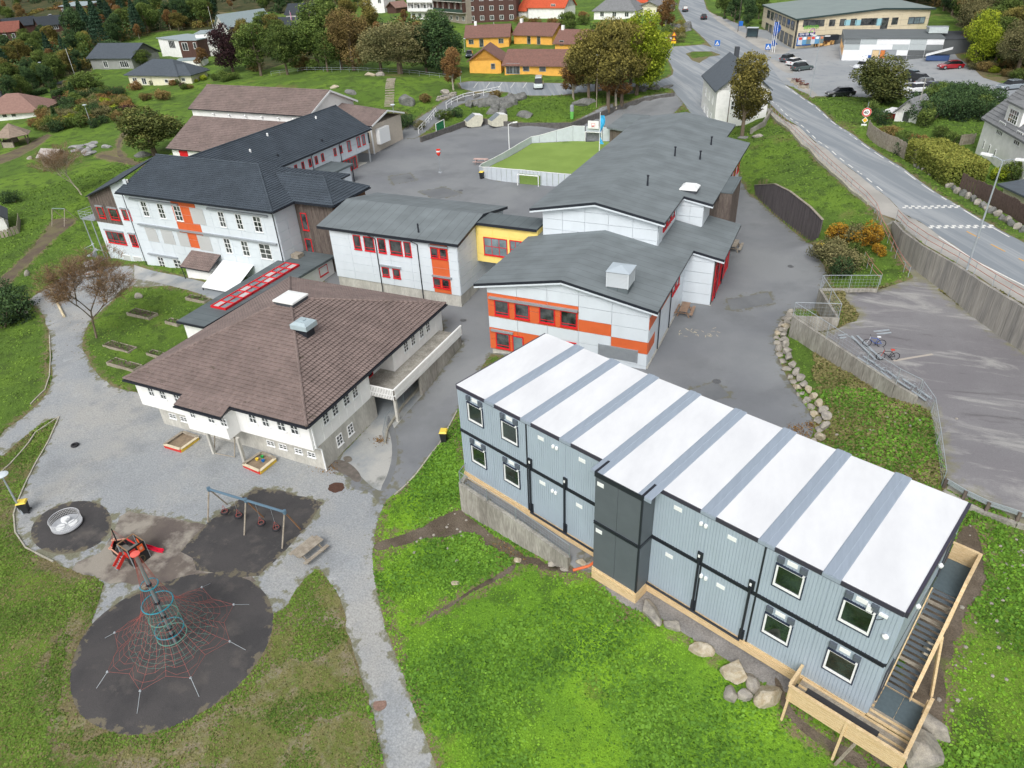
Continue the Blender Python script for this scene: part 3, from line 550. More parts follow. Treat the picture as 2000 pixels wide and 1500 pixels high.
def win(F,parent,r,fm=REDF,cols=1,rows=1,gm=GLASS,fw=.09,mw=.05,sill=True,off=.035,z=None,depth=.06,box=None,name='window',splits=None,transom=None):
 """window part (frame with mullions) + pane and sill sub-parts; r = pixel corners TL,BR or (u0,u1,z0,z1) as 4-tuple flagged 'w'"""
 if r[0]=='w':u0,u1,z0,z1=r[1:]
 else:
  u0,z1=F.sz(r[0],r[1]);u1,z0=F.sz(r[2],r[3])
  if z:z0,z1=z
 w,h=round(u1-u0,2),round(z1-z0,2)
 if w<.15 or h<.15:return
 k=(w,h,fm.name,cols,rows,gm.name,fw,sill,off,depth,transom)
 if k not in _wc:
  f=MB();y0,y1=-off-depth,0.
  f.box(0,w,y0,y1,0,fw);f.box(0,w,y0,y1,h-fw,h);f.box(0,fw,y0,y1,fw,h-fw);f.box(w-fw,w,y0,y1,fw,h-fw)
  for c in range(1,cols):x=fw+(w-2*fw)*c/cols;f.box(x-mw/2,x+mw/2,y0+.01,y1,fw,h-fw)
  zz=[h*transom]if transom else[fw+(h-2*fw)*q/rows for q in range(1,rows)]
  for q in zz:f.box(fw,w-fw,y0+.015,y1,q-mw/2,q+mw/2)
  g=MB();g.box(fw*.8,w-fw*.8,-off-.012,-off+.03,fw*.8,h-fw*.8)
  s=MB();s.box(-.04,w+.04,y0-.05,y1,-.05,.0)
  ms=[]
  for n_,b_,m_ in(('window',f,fm),('pane',g,gm),('sill',s,fm)):
   me=bpy.data.meshes.new(n_);me.from_pydata(b_.v,[],b_.f);me.materials.append(m_);ms.append(me)
  _wc[k]=ms
 ms=_wc[k];o=put(name,ms[0],parent,F.P(u0,z0,0),F.a)
 q=bpy.data.objects.new('pane',ms[1]);ROOT.objects.link(q);q.parent=o
 if sill:q=bpy.data.objects.new('sill',ms[2]);ROOT.objects.link(q);q.parent=o
 if box:
  b=MB();F.box(b,u0-.08,u1+.08,z1+.02,z1+.2,0,off+.14);b.build('blind_box',GREYM,parent)
 return o
def simplebox(name,parent,x0,x1,y0,y1,z0,z1,m,**k):
 b=MB();b.box(x0,x1,y0,y1,z0,z1);return b.build(name,m,parent,**k)
def pipe(parent,pts,r=.05,m=None,name='downpipe'):
 b=MB();b.tube(pts,r,6);return b.build(name,m or BLACKT,parent)
def Z1(x,y):return(x*.26,y*.26)
def Zm(x0,y0):return lambda a,b,c,d:(x0+a*.26,y0+b*.26,x0+c*.26,y0+d*.26)
q5,q6,q7=Zm(0,360),Zm(500,360),Zm(1000,360);q1,q2,q3,q4=Zm(0,0),Zm(500,0),Zm(1000,0),Zm(1480,0)
m1,m2,m3,m4=Zm(0,740),Zm(500,740),Zm(1000,740),Zm(1480,740);m5,m8=Zm(0,1110),Zm(1480,1110)
# A: hall with the brown pyramid roof
A=thing('school_hall','white school hall with brown tiled pyramid roof on a concrete ground floor','school building',(-39.9,40.9,-4))
ze,ap=1.05,np.array([-39.9,41.2,4.75]);ex0,ex1,ey0,ey1=-49.0,-30.8,30.5,51.2
c1,c2,c3,c4=(ex0,ey0,ze),(ex1,ey0,ze),(ex1,ey1,ze),(ex0,ey1,ze)
roof(A,[([c1,c2,ap],0),([c2,c3,ap],1),([c3,c4,ap],0),([c4,c1,ap],1)],BRN,ridge=[(c1,ap),(c2,ap),(c3,ap),(c4,ap)],pitch=.36,lift=.085)
bz=ze-.8/9.6*(ap[2]-ze)
zb=lambda y:ze+(y-ey0)/(ap[1]-ey0)*(ap[2]-ze)
roof(A,[([(-42.6,29.5,zb(29.5)+.03),(-37.9,29.5,zb(29.5)+.03),(-37.9,31.2,zb(31.2)+.03),(-42.6,31.2,zb(31.2)+.03)],0)],BRN,name='bay_roof',pitch=.36,lift=.05)
g=MB();g.beam((-49,30.4,ze-.1),(-42.6,30.4,ze-.1),.12,.1);g.beam((-37.9,30.4,ze-.1),(-30.7,30.4,ze-.1),.12,.1);g.beam((-30.7,30.5,ze-.1),(-30.7,51.2,ze-.1),.12,.1);g.beam((-42.6,29.4,zb(29.5)-.1),(-37.9,29.4,zb(29.5)-.1),.12,.1);g.build('gutter',BLACKT,A)
wb=MB()
wb.box(-48.6,-31.2,31.0,38.7,-1.62,.98);wb.box(-48.6,-32.7,38.7,42.3,-1.62,.98);wb.box(-48.6,-31.2,42.3,50.8,-1.62,.98)
wb.build('upper_wall',WHITEW,A)
simplebox('bay_wall',A,-42.2,-38.1,29.8,31.0,-1.62,.55,WHITEW)
b=MB();b.box(-48.0,-31.2,31.8,39,-4.6,-1.62);b.box(-48,-32.9,39,50.8,-4.6,-1.62);b.build('concrete_base',CONCW,A)
FA=Face((-48.6,31.0),0);FB=Face((-42.2,29.8),0);FR=Face((-31.2,31.0),90);FC=Face((-48.0,31.8),0)
kw=dict(fm=WHITEF,cols=2,rows=3,off=.01,fw=.06,mw=.05,depth=.05)
for r in(m1(1103,57,1172,135),m1(1190,78,1260,157),m1(1297,105,1365,183),m1(1860,250,1935,330),m2(35,275,108,355),m2(150,305,230,387),m2(250,330,328,412)):win(FA,A,r,z=(-.42,.48),**dict(kw,rows=2))
for r in(m1(1400,180,1458,240),m1(1540,225,1605,285),m1(1632,245,1700,310)):win(FB,A,r,z=(-.35,.38),**dict(kw,rows=2))
for r in(m2(490,272,550,310),m2(560,205,620,245),m2(645,133,705,172),m2(715,80,768,115)):win(FR,A,r,z=(-.42,.52),**kw)
for r in(m2(597,440,655,475),m2(680,362,735,395)):win(FR,A,r,z=(-3.12,-2.16),**kw)
for r in(q6(1103,1195,1145,1240),q6(1158,1150,1197,1195),q6(1222,1090,1260,1140),q6(1270,1050,1307,1095)):win(FR,A,r,z=(-.46,.54),**kw)
for r in(m1(1270,262,1335,308),m1(1355,287,1418,330),m1(1448,310,1505,352),m2(80,460,145,505),m2(170,485,238,530),m2(288,515,355,565),m2(385,545,452,590)):win(FC,A,r,z=(-3.08,-2.6),**dict(kw,rows=2,cols=2))
FD=Face((-32.7,38.7),90);win(FD,A,('w',1.5,2.5,-1.28,.5),fm=REDF,off=.01,gm=GLASS,sill=False,name='door')
b=MB()
for k in range(17):
 u=.5+k
 FA.box(b,u-.02,u+.02,-1.6,.95,0,.02)
for k in range(8):FR.box(b,k+.4,k+.44,-1.6,.9,0,.02);FR.box(b,k+11.6,k+11.64,-1.6,.9,0,.02)
b.build('wall_batten',WHITEW,A,kind='stuff')
for x in(-40.9,-37.75):
 b=MB();b.beam((x,30.2,-4.1),(x,30.2,-1.6),.22,.22);b.build('post',CONCW,A)
pipe(A,[(-30.75,30.75,.95),(-31.1,31.2,.6),(-31.1,31.2,-1.5),(-31.05,31.65,-1.9),(-31.05,31.65,-4)],.06,WHITEF)
b=MB();b.box(-40.85,-38.9,40.2,42.2,4.1,4.72);b.build('skylight_kerb',DARKG,A)
b=MB();b.lathe((-39.87,41.2,0),[(1.48,4.72),(1.48,4.86),(1.1,4.98),(.05,5.02)],4)
for i,v in enumerate(b.v):x,y=v[0]+39.87,v[1]-41.2;b.v[i]=(-39.87+(x-y)*.7071,41.2+(x+y)*.7071,v[2])
b.build('skylight',mat('skylight_acrylic',(236,238,236),.3,noise=.05),A,fix=True)
vp=W(598,650,3.4);b=MB();b.box(vp[0]-.62,vp[0]+.5,vp[1]-.5,vp[1]+.45,2.5,4.0);b.build('ventilator_stack',BLACKT,A)
b=MB();c_=(vp[0]-.06,vp[1]-.02)
b.prism([(c_[0]-.8,c_[1]-.7),(c_[0]+.8,c_[1]-.7),(c_[0]+.8,c_[1]+.7),(c_[0]-.8,c_[1]+.7)],3.95,4.35)
b.hexa([(c_[0]-.8,c_[1]-.7,4.35),(c_[0]+.8,c_[1]-.7,4.35),(c_[0]+.8,c_[1]+.7,4.35),(c_[0]-.8,c_[1]+.7,4.35),(c_[0]-.5,c_[1]-.45,4.55),(c_[0]+.5,c_[1]-.45,4.55),(c_[0]+.5,c_[1]+.45,4.55),(c_[0]-.5,c_[1]+.45,4.55)])
b.box(c_[0]-.2,c_[0]+.2,c_[1]-.2,c_[1]+.2,4.5,4.62)
b.build('ventilator_hood',mat('vent_green',(168,184,190),.45,noise=.05),A)
T=thing('raised_terrace','raised concrete terrace with white picket railing beside the brown-roofed hall','terrace',(-30.2,44,-2))
simplebox('terrace_floor',T,-31.18,-28.9,38.65,50.1,-1.5,-1.3,CONCD)
simplebox('terrace_floor',T,-32.68,-31.18,38.75,42.28,-1.5,-1.302,CONCD)
simplebox('terrace_wall',T,-29.15,-28.9,42.6,50.1,-4.2,-1.5,CONCD)
b=MB();b.beam((-29.05,38.8,-4.2),(-29.05,38.8,-1.5),.22,.22);b.build('post',CONCW,T)
pk=MB();pk.box(-.045,.045,-.015,.015,0,.95);pm=bpy.data.meshes.new('picket');pm.from_pydata(pk.v,[],pk.f);pm.materials.append(WHITEW)
b=MB();b.box(-28.95,-28.83,38.6,50.2,-.45,-.38);b.box(-28.93,-28.87,38.6,50.2,-1.05,-.97);b.box(-31.2,-28.9,38.52,38.62,-.45,-.38);b.box(-31.2,-28.9,38.54,38.6,-1.05,-.97);b.build('railing_rail',WHITEW,T)
for k in range(76):put('picket',pm,T,(-28.82,38.7+k*.152,-1.36),math.pi/2)
for k in range(15):put('picket',pm,T,(-31.1+k*.152,38.5,-1.36),0)
# B: link with red skylights
B=thing('link_building','low flat-roofed link with a long red-framed skylight behind the hall','building',(-52,50,-4))
bp=[(-54.5,41),(-51.05,41),(-50.75,53.1),(-49.75,53.1),(-49.6,59.5),(-54,59.5),(-54,56.45),(-55,56.45)]
b=MB();b.prism(bp,-.15,.1);b.build('roof',[FELTD[1]],B)
b=MB();b.prism([(-54.2,41.4),(-51.3,41.4),(-51,53.4),(-50.05,53.4),(-49.95,59.3),(-53.9,59.3),(-53.9,56),(-54.8,56)],-4.4,-.16);b.build('wall',WHITEW,B)
b=MB();b.beam((-54.5,40.96,0),(-51.05,40.96,0),.08,.22);b.beam((-51.0,41,0),(-50.7,53.1,0),.08,.22);b.build('fascia',BLACKT,B)
sk=MB();x0,x1,y0,y1,z=-53.35,-51.55,44.4,55.6,.12
nx,ny=2,9
for i in range(nx+1):x=x0+(x1-x0)*i/nx;sk.box(x-.06,x+.06,y0,y1,z,z+.22)
for j in range(ny+1):y=y0+(y1-y0)*j/ny;sk.box(x0-.06,x1+.06,y-.05,y+.05,z-.002,z+.215)
s_=sk.build('skylight',REDF,B)
for i in range(nx):
 for j in range(ny):
  p=simplebox('pane',B,x0+(x1-x0)*i/nx+.07,x0+(x1-x0)*(i+1)/nx-.07,y0+(y1-y0)*j/ny+.06,y0+(y1-y0)*(j+1)/ny-.06,z,z+.13,GLASSB if(i+j)%3 else BLIND);p.parent=s_
win(Face((-50.6,53.4),90),B,('w',3.4,4.9,-1.5,-.45),off=.58,gm=GLASS)
b=MB();b.box(-53.9,-52.9,57.2,58.2,.1,.55);b.build('roof_ventilator',WOODT,B)
# C: three-storey building, dark tiles
Cb=thing('classroom_building','three-storey pale grey school building with dark tiled hip roof and orange panel column','school building',(-65,60,-4))
R1,R2=(-76.9,62.6,8.5),(-60.8,62.6,8.5)
e=6.0;ye,yb,xe=55.5,69.7,-53.5
W1,W2,W3=(-76.9,ye,e),(xe,ye,e),(xe,yb,e)
V0,V1,Hh=(-58.9,62.6,7.85),(-51.7,62.6,7.85),None
planes=[([W1,W2,R2,R1],0),([W2,W3,R2],1),([W3,(-76.9,yb,e),R1,R2],0),([(xe-.6,59.1,e+.02),(-48.3,59.1,e+.02),V1,(-58.5,62.6,7.85)],0),([(-48.3,59.1,e+.02),(-48.3,66.1,e+.02),V1],1),([(-48.3,66.1,e+.02),(xe-.6,66.1,e+.02),(-58.5,62.6,7.85),V1],0),([(-83.9,56.4,4.55),(-76.9,56.4,7.15),(-76.9,62.6,8.45),(-83.9,62.6,5.85)],1)]
roof(Cb,planes[:1]+planes[1:6],DRK,ridge=[(R1,R2),(W2,R2),((-57,62.6,7.85),V1),(V1,(-48.3,59.1,e)),(V1,(-48.3,66.1,e))],lift=.06)
roof(Cb,planes[6:],DRK,name='wing_roof',tiled=False)
g=MB();g.beam((-76.9,ye-.08,e-.1),(xe,ye-.08,e-.1),.14,.12);g.beam((xe+.08,ye,e-.1),(xe+.08,59.1,e-.1),.14,.12);g.beam((xe,59.02,e-.1),(-48.3,59.02,e-.1),.14,.12);g.beam((-48.22,59.1,e-.1),(-48.22,66.1,e-.1),.14,.12);g.build('gutter',BLACKT,Cb)
simplebox('wall',Cb,-76.5,-54.05,56.25,69.2,-4.6,5.86,WHITEP)
F1=Face((-76.5,56.25),0);FCr=Face((-54.05,56.25),90)
us=[0,1.85,3.7,5.55,7.4,9.0,11.1,13.2,15.3,17.2,19.1,20.8,22.45];zs=[-4.4,-3.3,-2.2,-1.1,0,1.0,2.0,3.0,4.0,5.0,5.85]
clad(F1,Cb,us,zs,col=lambda i,j:ORANGE if i in(4,5)and j>=4 else WHITEP)
clad(FCr,Cb,[0,1.7,3.35],[-1.1,0,1.1,2.2,3.3,4.4,5.85])
kw=dict(fm=WHITEF,cols=2,rows=3,off=.035,fw=.07,mw=.06)
Wr=[q5(1046,105,1130,235),q5(1170,125,1255,255),q5(1295,145,1385,275),q5(1630,195,1710,325),q5(1760,210,1840,345),q5(1895,235,1985,370)]
for r in Wr:win(F1,Cb,r,z=(3.2,5.0),**kw)
for r in(q5(1680,415,1760,540),q5(1810,435,1895,570),q5(1945,457,2060,592)):win(F1,Cb,r,z=(.05,1.85),**kw)
for r in(q5(1175,522,1250,620),q5(1295,545,1380,640)):win(F1,Cb,r,z=(-3.5,-1.95),**kw)
def blind(F,parent,u0,u1,z0,z1):
 b=MB();n=max(4,int((z1-z0)/.12))
 for k in range(n):
  z=z0+(z1-z0)*k/n;F.box(b,u0,u1,z+.015,z+(z1-z0)/n-.012,.04,.085)
 F.box(b,u0+.01,u1-.01,z0,z1,.036,.05)
 return b.build('roller_blind',BLIND,parent)
for r,z in((q5(1420,165,1555,305),(3.1,5.0)),(q5(1085,315,1205,445),(0,1.75)),(q5(1205,335,1330,467),(0,1.75)),(q5(1330,360,1445,490),(0,1.75)),(q5(1480,385,1610,520),(-.1,1.75))):
 u0,_=F1.sz(r[0],r[1]);u1,_=F1.sz(r[2],r[3]);blind(F1,Cb,u0,u1,*z)
b=MB();F1.box(b,.9,8.6,5.12,5.3,.036,.3);F1.box(b,13.0,21.6,5.12,5.3,.036,.3);F1.box(b,.9,22.0,1.98,2.16,.036,.3);F1.box(b,.9,5.8,-1.8,-1.64,.036,.28);b.build('awning_rail',GREYM,Cb)
pipe(Cb,[(-76.3,55.5,5.9),(-76.6,56.1,5.5),(-76.65,56.15,-4.3)]);pipe(Cb,[(-54.1,55.45,5.9),(-54.15,56.1,5.5),(-54.15,56.1,.1)])
def boards(F,parent,u0,u1,z0,z1,w=.3,name='board',m=None,top=None,t=.05,off=0):
 n=max(1,round((u1-u0)/w));w=(u1-u0)/n
 for k in range(n):
  zt=z1 if top is None else min(top(u0+k*w),top(u0+(k+1)*w));tt=t*(1 if k%2 else .7)
  b=MB();b.box(.008,w-.008,-tt,0,0,zt-z0);key=('bd',round(w,3),round(zt-z0,2),round(tt,3),(m or WOODG).name)
  if key not in _pc:me=bpy.data.meshes.new(name);me.from_pydata(b.v,[],b.f);me.materials.append(m or WOODG);_pc[key]=me
  put(name,_pc[key],parent,F.P(u0+k*w,z0,off),F.a)
simplebox('tower_wall',Cb,-53.9,-48.85,59.65,65.7,-4.2,5.9,WOODG)
FT=Face((-54.0,59.65),0);boards(FT,Cb,0,5.15,-4.2,5.85,.27)
boards(Face((-48.85,59.65),90),Cb,0,6.1,-1.5,5.85,.3,m=mat('brown_boards',(150,112,84),.8,noise=.25,nscale=1.2,stretch=(3,3,.4),col2=(120,84,62)))
win(FT,Cb,q6(330,200,400,320),z=(2.6,4.6),off=.06);win(FT,Cb,q6(370,415,440,522),z=(-.1,1.6),off=.06)
simplebox('wing_wall',Cb,-84.2,-76.5,57.0,66,-5.0,4.5,WHITEW)
FW=Face((-84.4,57.0),0);tp=lambda u:4.35+u*.36
clad(FW,Cb,[4.9,6.4,8.0],[-4.8,-3.6,-2.4,-1.2,0,1.2,2.4,3.6,4.8,7.2],top=tp)
clad(FW,Cb,[.2,1.8,3.4,4.9],[-4.8,-3.6,-2.4,-1.2,0,1.15])
boards(FW,Cb,.1,4.9,1.15,4.3,.25,top=tp)
b=MB();b.face([FW.P(0,4.5,-.2),FW.P(8,4.5,-.2),FW.P(8,7.1,-.2)]);b.face([FW.P(0,4.5,-.3),FW.P(8,7.1,-.3),FW.P(8,4.5,-.3)]);b.build('wing_gable',WHITEW,Cb)
for r,z,k in((q5(718,145,800,248),(1.75,3.2),1),(q5(805,155,905,262),(1.75,3.2),1),(q5(905,170,965,240),(2.0,3.3),1),(q5(965,178,1003,250),(2.0,3.3),1),(q5(790,340,958,450),(-1.5,.1),3),(q5(968,368,1045,465),(-1.5,.1),2)):
 win(FW,Cb,r,z=z,cols=k,off=.06,transom=.25,box=True)
win(FW,Cb,('w',2.8,4.2,-4.6,-2.9),fm=WHITEF,gm=BLIND,sill=False,name='door');win(FW,Cb,('w',4.6,6.2,-4.6,-2.9),fm=WHITEF,gm=BLIND,sill=False,name='door')
BL=thing('escape_stair','galvanised balcony and spiral escape stair at the west end of the three-storey building','stair',(-85,58,-5))
b=MB();b.box(-86.6,-84.2,56.6,60.5,1.3,1.42);b.build('platform',GREYM,BL)
b=MB()
for p,q in(((-86.6,56.6),(-84.2,56.6)),((-86.6,56.6),(-86.6,60.5))):
 for z in(1.7,2.05,2.4):b.tube([(*p,z),(*q,z)],.025,4)
for p in((-86.6,56.6),(-85.4,56.6),(-84.3,56.6),(-86.6,58.5),(-86.6,60.5)):b.tube([(*p,1.4),(*p,2.4)],.03,4)
for p in((-86.5,56.8),(-85.0,56.8)):b.tube([(*p,-5),(*p,1.4)],.07,6)
b.build('railing',GALV,BL)
b=MB();cx,cy=-84.6,55.6
for k in range(14):
 a=k*.45;b.obox((cx+math.cos(a)*.6,cy+math.sin(a)*.6,-4.6+k*.2),1.1,.3,.04,a)
b.tube([(cx,cy,-5),(cx,cy,-1)],.06,6);b.tube([(cx+1.15*math.cos(k*.45),cy+1.15*math.sin(k*.45),-3.6+k*.2)for k in range(14)],.03,4);b.build('spiral_steps',GALV,BL)
cn=thing('entrance_canopy','small brown-tiled entrance porch on the front of the three-storey building','porch',(-65.6,55,-4.4))
zr=lambda y:-.35-(56.2-y)*.5
roof(cn,[([(-68.0,53.9,zr(53.9)),(-63.5,53.9,zr(53.9)),(-63.5,56.2,zr(56.2)),(-68.0,56.2,zr(56.2))],0)],BRN)
simplebox('wall',cn,-67.6,-63.7,54.3,56.15,-4.6,-1.55,WHITEW);pipe(cn,[(-67.9,54.0,-1.6),(-67.9,54.2,-4.4)])
cn2=thing('white_canopy','white sheet canopy sloping off the front of the three-storey building','canopy',(-61,54,-4.4))
b=MB();b.slab([(-63.3,52.2,-2.6),(-58.7,52.2,-2.6),(-58.7,56.15,-.95),(-63.3,56.15,-.95)],.12);b.build('sheet',mat('white_sheet',(236,238,240),.4,noise=.02),cn2)
b=MB();b.beam((-58.75,52.2,-2.7),(-58.75,56.1,-1.05),.1,.1);b.beam((-63.3,52.3,-4.4),(-63.3,52.3,-2.7),.1,.1);b.beam((-58.8,52.3,-4.4),(-58.8,52.3,-2.7),.1,.1);b.build('frame',BLACKT,cn2)
# F: two-storey panel building
Fb=thing('panel_building','two-storey pale panel building with grey felt gable roof and red windows on a concrete plinth','school building',(-39,61,-1.5))
rf=lambda y:6.25-abs(61.1-y)*.19
roof(Fb,[([(-47.9,55.4,rf(55.4)),(-31.4,55.4,rf(55.4)),(-31.4,61.1,6.25),(-47.9,61.1,6.25)],0),([(-31.4,66.9,rf(66.9)),(-47.9,66.9,rf(66.9)),(-47.9,61.1,6.25),(-31.4,61.1,6.25)],1)],[FELT[0],FELT[0]],t=.3,tiled=False)
simplebox('wall',Fb,-46.65,-31.75,55.75,66.4,-.4,4.95,WHITEP)
simplebox('plinth',Fb,-46.6,-31.8,55.82,66.35,-3.2,-.4,CONCW)
FF=Face((-46.65,55.75),0);FFr=Face((-31.75,55.75),90)
us=[0,2.4,4.8,7.2,9.6,11.95,13.9,14.9];zs=[-.4,.5,1.4,2.3,3.2,4.1,4.98]
clad(FF,Fb,us,zs,col=lambda i,j:ORANGE if i==5 else WHITEP)
clad(FFr,Fb,[0,2.7,5.35,8,10.65],zs+[6.1],top=lambda u:rf(55.75+u)-.32)
b=MB();b.face([(-31.75,55.75,4.94),(-31.75,66.4,4.94),(-31.75,61.1,5.92)]);b.face([(-46.65,55.75,4.94),(-46.65,61.1,5.92),(-46.65,66.4,4.94)]);b.build('gable',WHITEP,Fb)
kr=dict(off=.035,transom=.22,fw=.08)
for r,c in((q6(725,370,800,495),1),(q6(805,385,900,510),1),(q6(910,400,985,520),1),(q6(1000,415,1108,545),1),(q6(1108,430,1175,550),1)):win(FF,Fb,r,z=(3.05,4.6),**kr)
for r in(q6(1308,462,1375,555),q6(1375,470,1440,560)):win(FF,Fb,r,z=(3.3,4.4),**kr)
for r in(q6(945,620,1010,705),q6(1027,637,1092,718)):win(FF,Fb,r,z=(.45,1.5),**kr)
for r in(q6(1330,690,1395,778),q6(1395,700,1460,783)):win(FF,Fb,r,z=(.15,1.2),**kr)
b=MB();
for a,c,z in((2.9,5.6,4.72),(5.8,9.9,4.68),(5.8,8.3,1.6),(11.85,14.0,4.5),(11.9,14.1,1.33)):b=MB();FF.box(b,a,c,z,z+.16,.036,.22);b.build('blind_box',GREYM,Fb)
pipe(Fb,[(-41.6,55.3,4.9),(-41.0,55.65,4.5),(-41.0,55.65,-2)]);pipe(Fb,[(-36.6,55.3,4.9),(-36.1,55.65,4.5),(-36.1,55.65,-2)])
vv=W(817,450,5.6);pipe(Fb,[(vv[0],vv[1],5.4),(vv[0],vv[1],6.3)],.08,name='roof_vent')
Yb=thing('yellow_link_bridge','yellow panelled link bridge with red windows joining the two grey-roofed buildings','building',(-29,61,1.7))
b=MB();b.box(-31.7,-25.0,59.5,62.6,5.72,5.9);b.build('roof',[FELTD[0]],Yb);b=MB();b.box(-31.7,-25.0,59.42,59.5,5.66,5.92);b.build('fascia',BLACKT,Yb)
simplebox('wall',Yb,-31.7,-25.0,59.75,62.3,1.75,5.72,YELLOWP)
FY=Face((-31.7,59.75),0);clad(FY,Yb,[0.05,1.9,3.7,5.4,6.7],[1.75,2.6,4.6,5.7],m=YELLOWP)
win(FY,Yb,('w',.85,3.45,2.55,4.45),cols=3,rows=2,off=.035,gm=GLASSB);win(FY,Yb,('w',3.7,5.5,2.55,4.45),cols=3,rows=2,off=.035,gm=GLASSB)
# H: main building, lower part
Hb=thing('main_school_building','large school building with grey felt roofs, white and orange panels and red windows','school building',(-17,60,-.5))
zh=lambda x:6.5-abs(x+18.3)*.19
xr=lambda x,y:(x,y,zh(x))
b=MB()
b.slab([xr(-18.3,48.3),xr(-10.4,48.3),xr(-10.4,61.2),xr(-7.6,61.2),xr(-7.6,70.6),xr(-10.9,70.6),xr(-10.9,67.0),xr(-13.4,67.0),xr(-13.4,59.9),xr(-18.3,59.9)],.24,0,1)
b.slab([xr(-26.2,48.3),xr(-18.3,48.3),xr(-18.3,61),xr(-25.9,62.4)],.24,0,1)
b.build('lower_roof',[FELT[1],BLACKT],Hb)
b=MB();
for(p,q)in(((-26.2,48.3),(-18.3,48.3)),((-18.3,48.3),(-10.4,48.3)),((-10.4,61.2),(-7.6,61.2))):
 b.slab([(p[0],p[1]+.02,zh(p[0])-.245),(q[0],q[1]+.02,zh(q[0])-.245),(q[0],q[1]+.5,zh(q[0])-.245),(p[0],p[1]+.5,zh(p[0])-.245)],.16)
b.build('soffit',WHITEP,Hb,kind='stuff')
b=MB();tt=.38
for x0,x1,y0,y1 in((-25.2,-18.3,48.85,62),(-18.3,-11.15,48.85,62),(-11.2,-8.45,61.55,70.5),(-13.6,-11.1,62,70.5)):
 a0,a1=zh(x0)-tt,zh(x1)-tt;b.prism([(x0,y0),(x1,y0),(x1,y1),(x0,y1)],-.35,[a0,a1,a1,a0])
b.build('wall',WHITEP,Hb)
b=MB();b.box(-25.1,-11.1,48.95,61,-3,-.35);b.box(-11.2,-8.35,61.5,70.5,-1.5,-.35);b.box(-11.2,-11.0,48.9,61.5,-1.5,-.35);b.build('plinth',CONCW,Hb)
FH=Face((-25.2,48.8),0);FHr=Face((-11.1,48.8),90);FHs=Face((-11.15,61.5),0);FHq=Face((-8.4,61.5),90)
us=[0,2.75,5.5,8.24,11.05,14.1];zs=[-1.3,-.3,.82,1.9,3.0,4.15,5.2,6.3]
def hc(i,j):return ORANGE if(i<3 and j in(3,4))or(i==3 and j==3)or(i==4 and j==2)or(i<2 and j<2)else WHITEP
clad(FH,Hb,us,zs,col=hc,top=lambda u:zh(-25.2+u)-.4)
clad(FHr,Hb,[0,2.1,4.2,6.3,8.4,10.5,12.7],[-.3,.82,1.9,3.0,4.15,4.72],col=lambda i,j:ORANGE if(i<1 and j==1)or(j==3 and i<4)else WHITEP)
clad(FHs,Hb,[0,2.7],[-.3,.75,1.8,2.85,3.9,4.4])
for r in(q6(1790,860,1905,985),(1005,590,1035,629),q7(205,915,325,1055),q7(365,945,490,1080)):win(FH,Hb,r,z=(2.15,3.6),off=.035,transom=.2,fw=.09)
b=MB();FH.box(b,.2,8.2,3.68,3.86,.036,.26);FH.box(b,.2,2.3,.52,.7,.036,.2);b.build('blind_box',GREYM,Hb)
win(FH,Hb,('w',.6,1.95,-1.1,.45),off=.035,transom=.2);win(FH,Hb,('w',2.2,3.25,-2.0,.4),off=.035,sill=False,gm=GLASSB,name='door');win(FH,Hb,('w',5.7,8.1,.0,.75),off=.035,cols=2)
b=MB()
for k in range(14):FH.box(b,10.05,13.3,-.06+k*.08,-.06+k*.08+.055,.036,.1)
FH.box(b,10.0,10.08,-.1,1.1,.036,.12);FH.box(b,13.27,13.35,-.1,1.1,.036,.12);FH.box(b,10.05,13.3,-.06,1.06,.03,.05);b.build('louvre_grille',GREYM,Hb)
for k in range(2):win(FHr,Hb,('w',7.6+k*1.5,8.9+k*1.5,2.5,3.9),off=.035)
for k in range(5):
 win(FHq,Hb,('w',.5+k*1.75,1.75+k*1.75,-.1,3.5),off=.03,rows=2,sill=False)
boards(FHq,Hb,0,.45,-.3,4.2,.22,t=.03);boards(FHq,Hb,3.55,3.95,-.3,4.2,.2,t=.03)
for y in(51.9,55.9):pipe(Hb,[(-10.5,y,4.8),(-10.98,y,4.4),(-10.98,y,-.3)])
for y in(63.2,66.5):pipe(Hb,[(-7.75,y,4.3),(-8.3,y,4.0),(-8.3,y,-.4)])
b=MB();b.box(-14.8,-13.15,49.4,51.1,5.2,6.0);b.build('vent_kerb',FELTD[0],Hb)
b=MB()
for k in range(12):b.box(-14.86,-13.09,49.34,51.16,6.02+k*.11,6.02+k*.11+.07)
b.box(-14.8,-13.15,49.4,51.1,6.0,7.3)
for x in(-14.87,-13.13):
 for y in(49.33,51.12):b.box(x-.03,x+.05,y-.02,y+.05,6,7.32)
b.build('louvred_vent',mat('vent_white',(206,212,216),.5),Hb)
b=MB();P5=[(-14.95,49.25,7.3),(-13.0,49.25,7.3),(-13.0,51.25,7.3),(-14.95,51.25,7.3)];t_=(-13.98,50.25,7.62)
for k in range(4):b.face([P5[k],P5[(k+1)%4],t_])
b.face(P5[::-1]);b.build('vent_cap',mat('vent_cap',(196,208,216),.4,metal=.3),Hb)
zi=lambda x:9.2-abs(x+19.2)*.19
ir=lambda x,y:(x,y,zi(x))
b=MB();b.slab([ir(-19.2,59.3),ir(-12.8,59.3),ir(-12.8,66.9),ir(-10.0,66.9),ir(-10.0,90.3),ir(-12.8,90.3),ir(-12.8,96.8),ir(-19.2,96.8)],.24,0,1)
b.slab([ir(-25.6,59.3),ir(-19.2,59.3),ir(-19.2,96.8),ir(-25.6,98.2)],.24,0,1);b.build('upper_roof',[FELT[1],BLACKT],Hb)
b=MB()
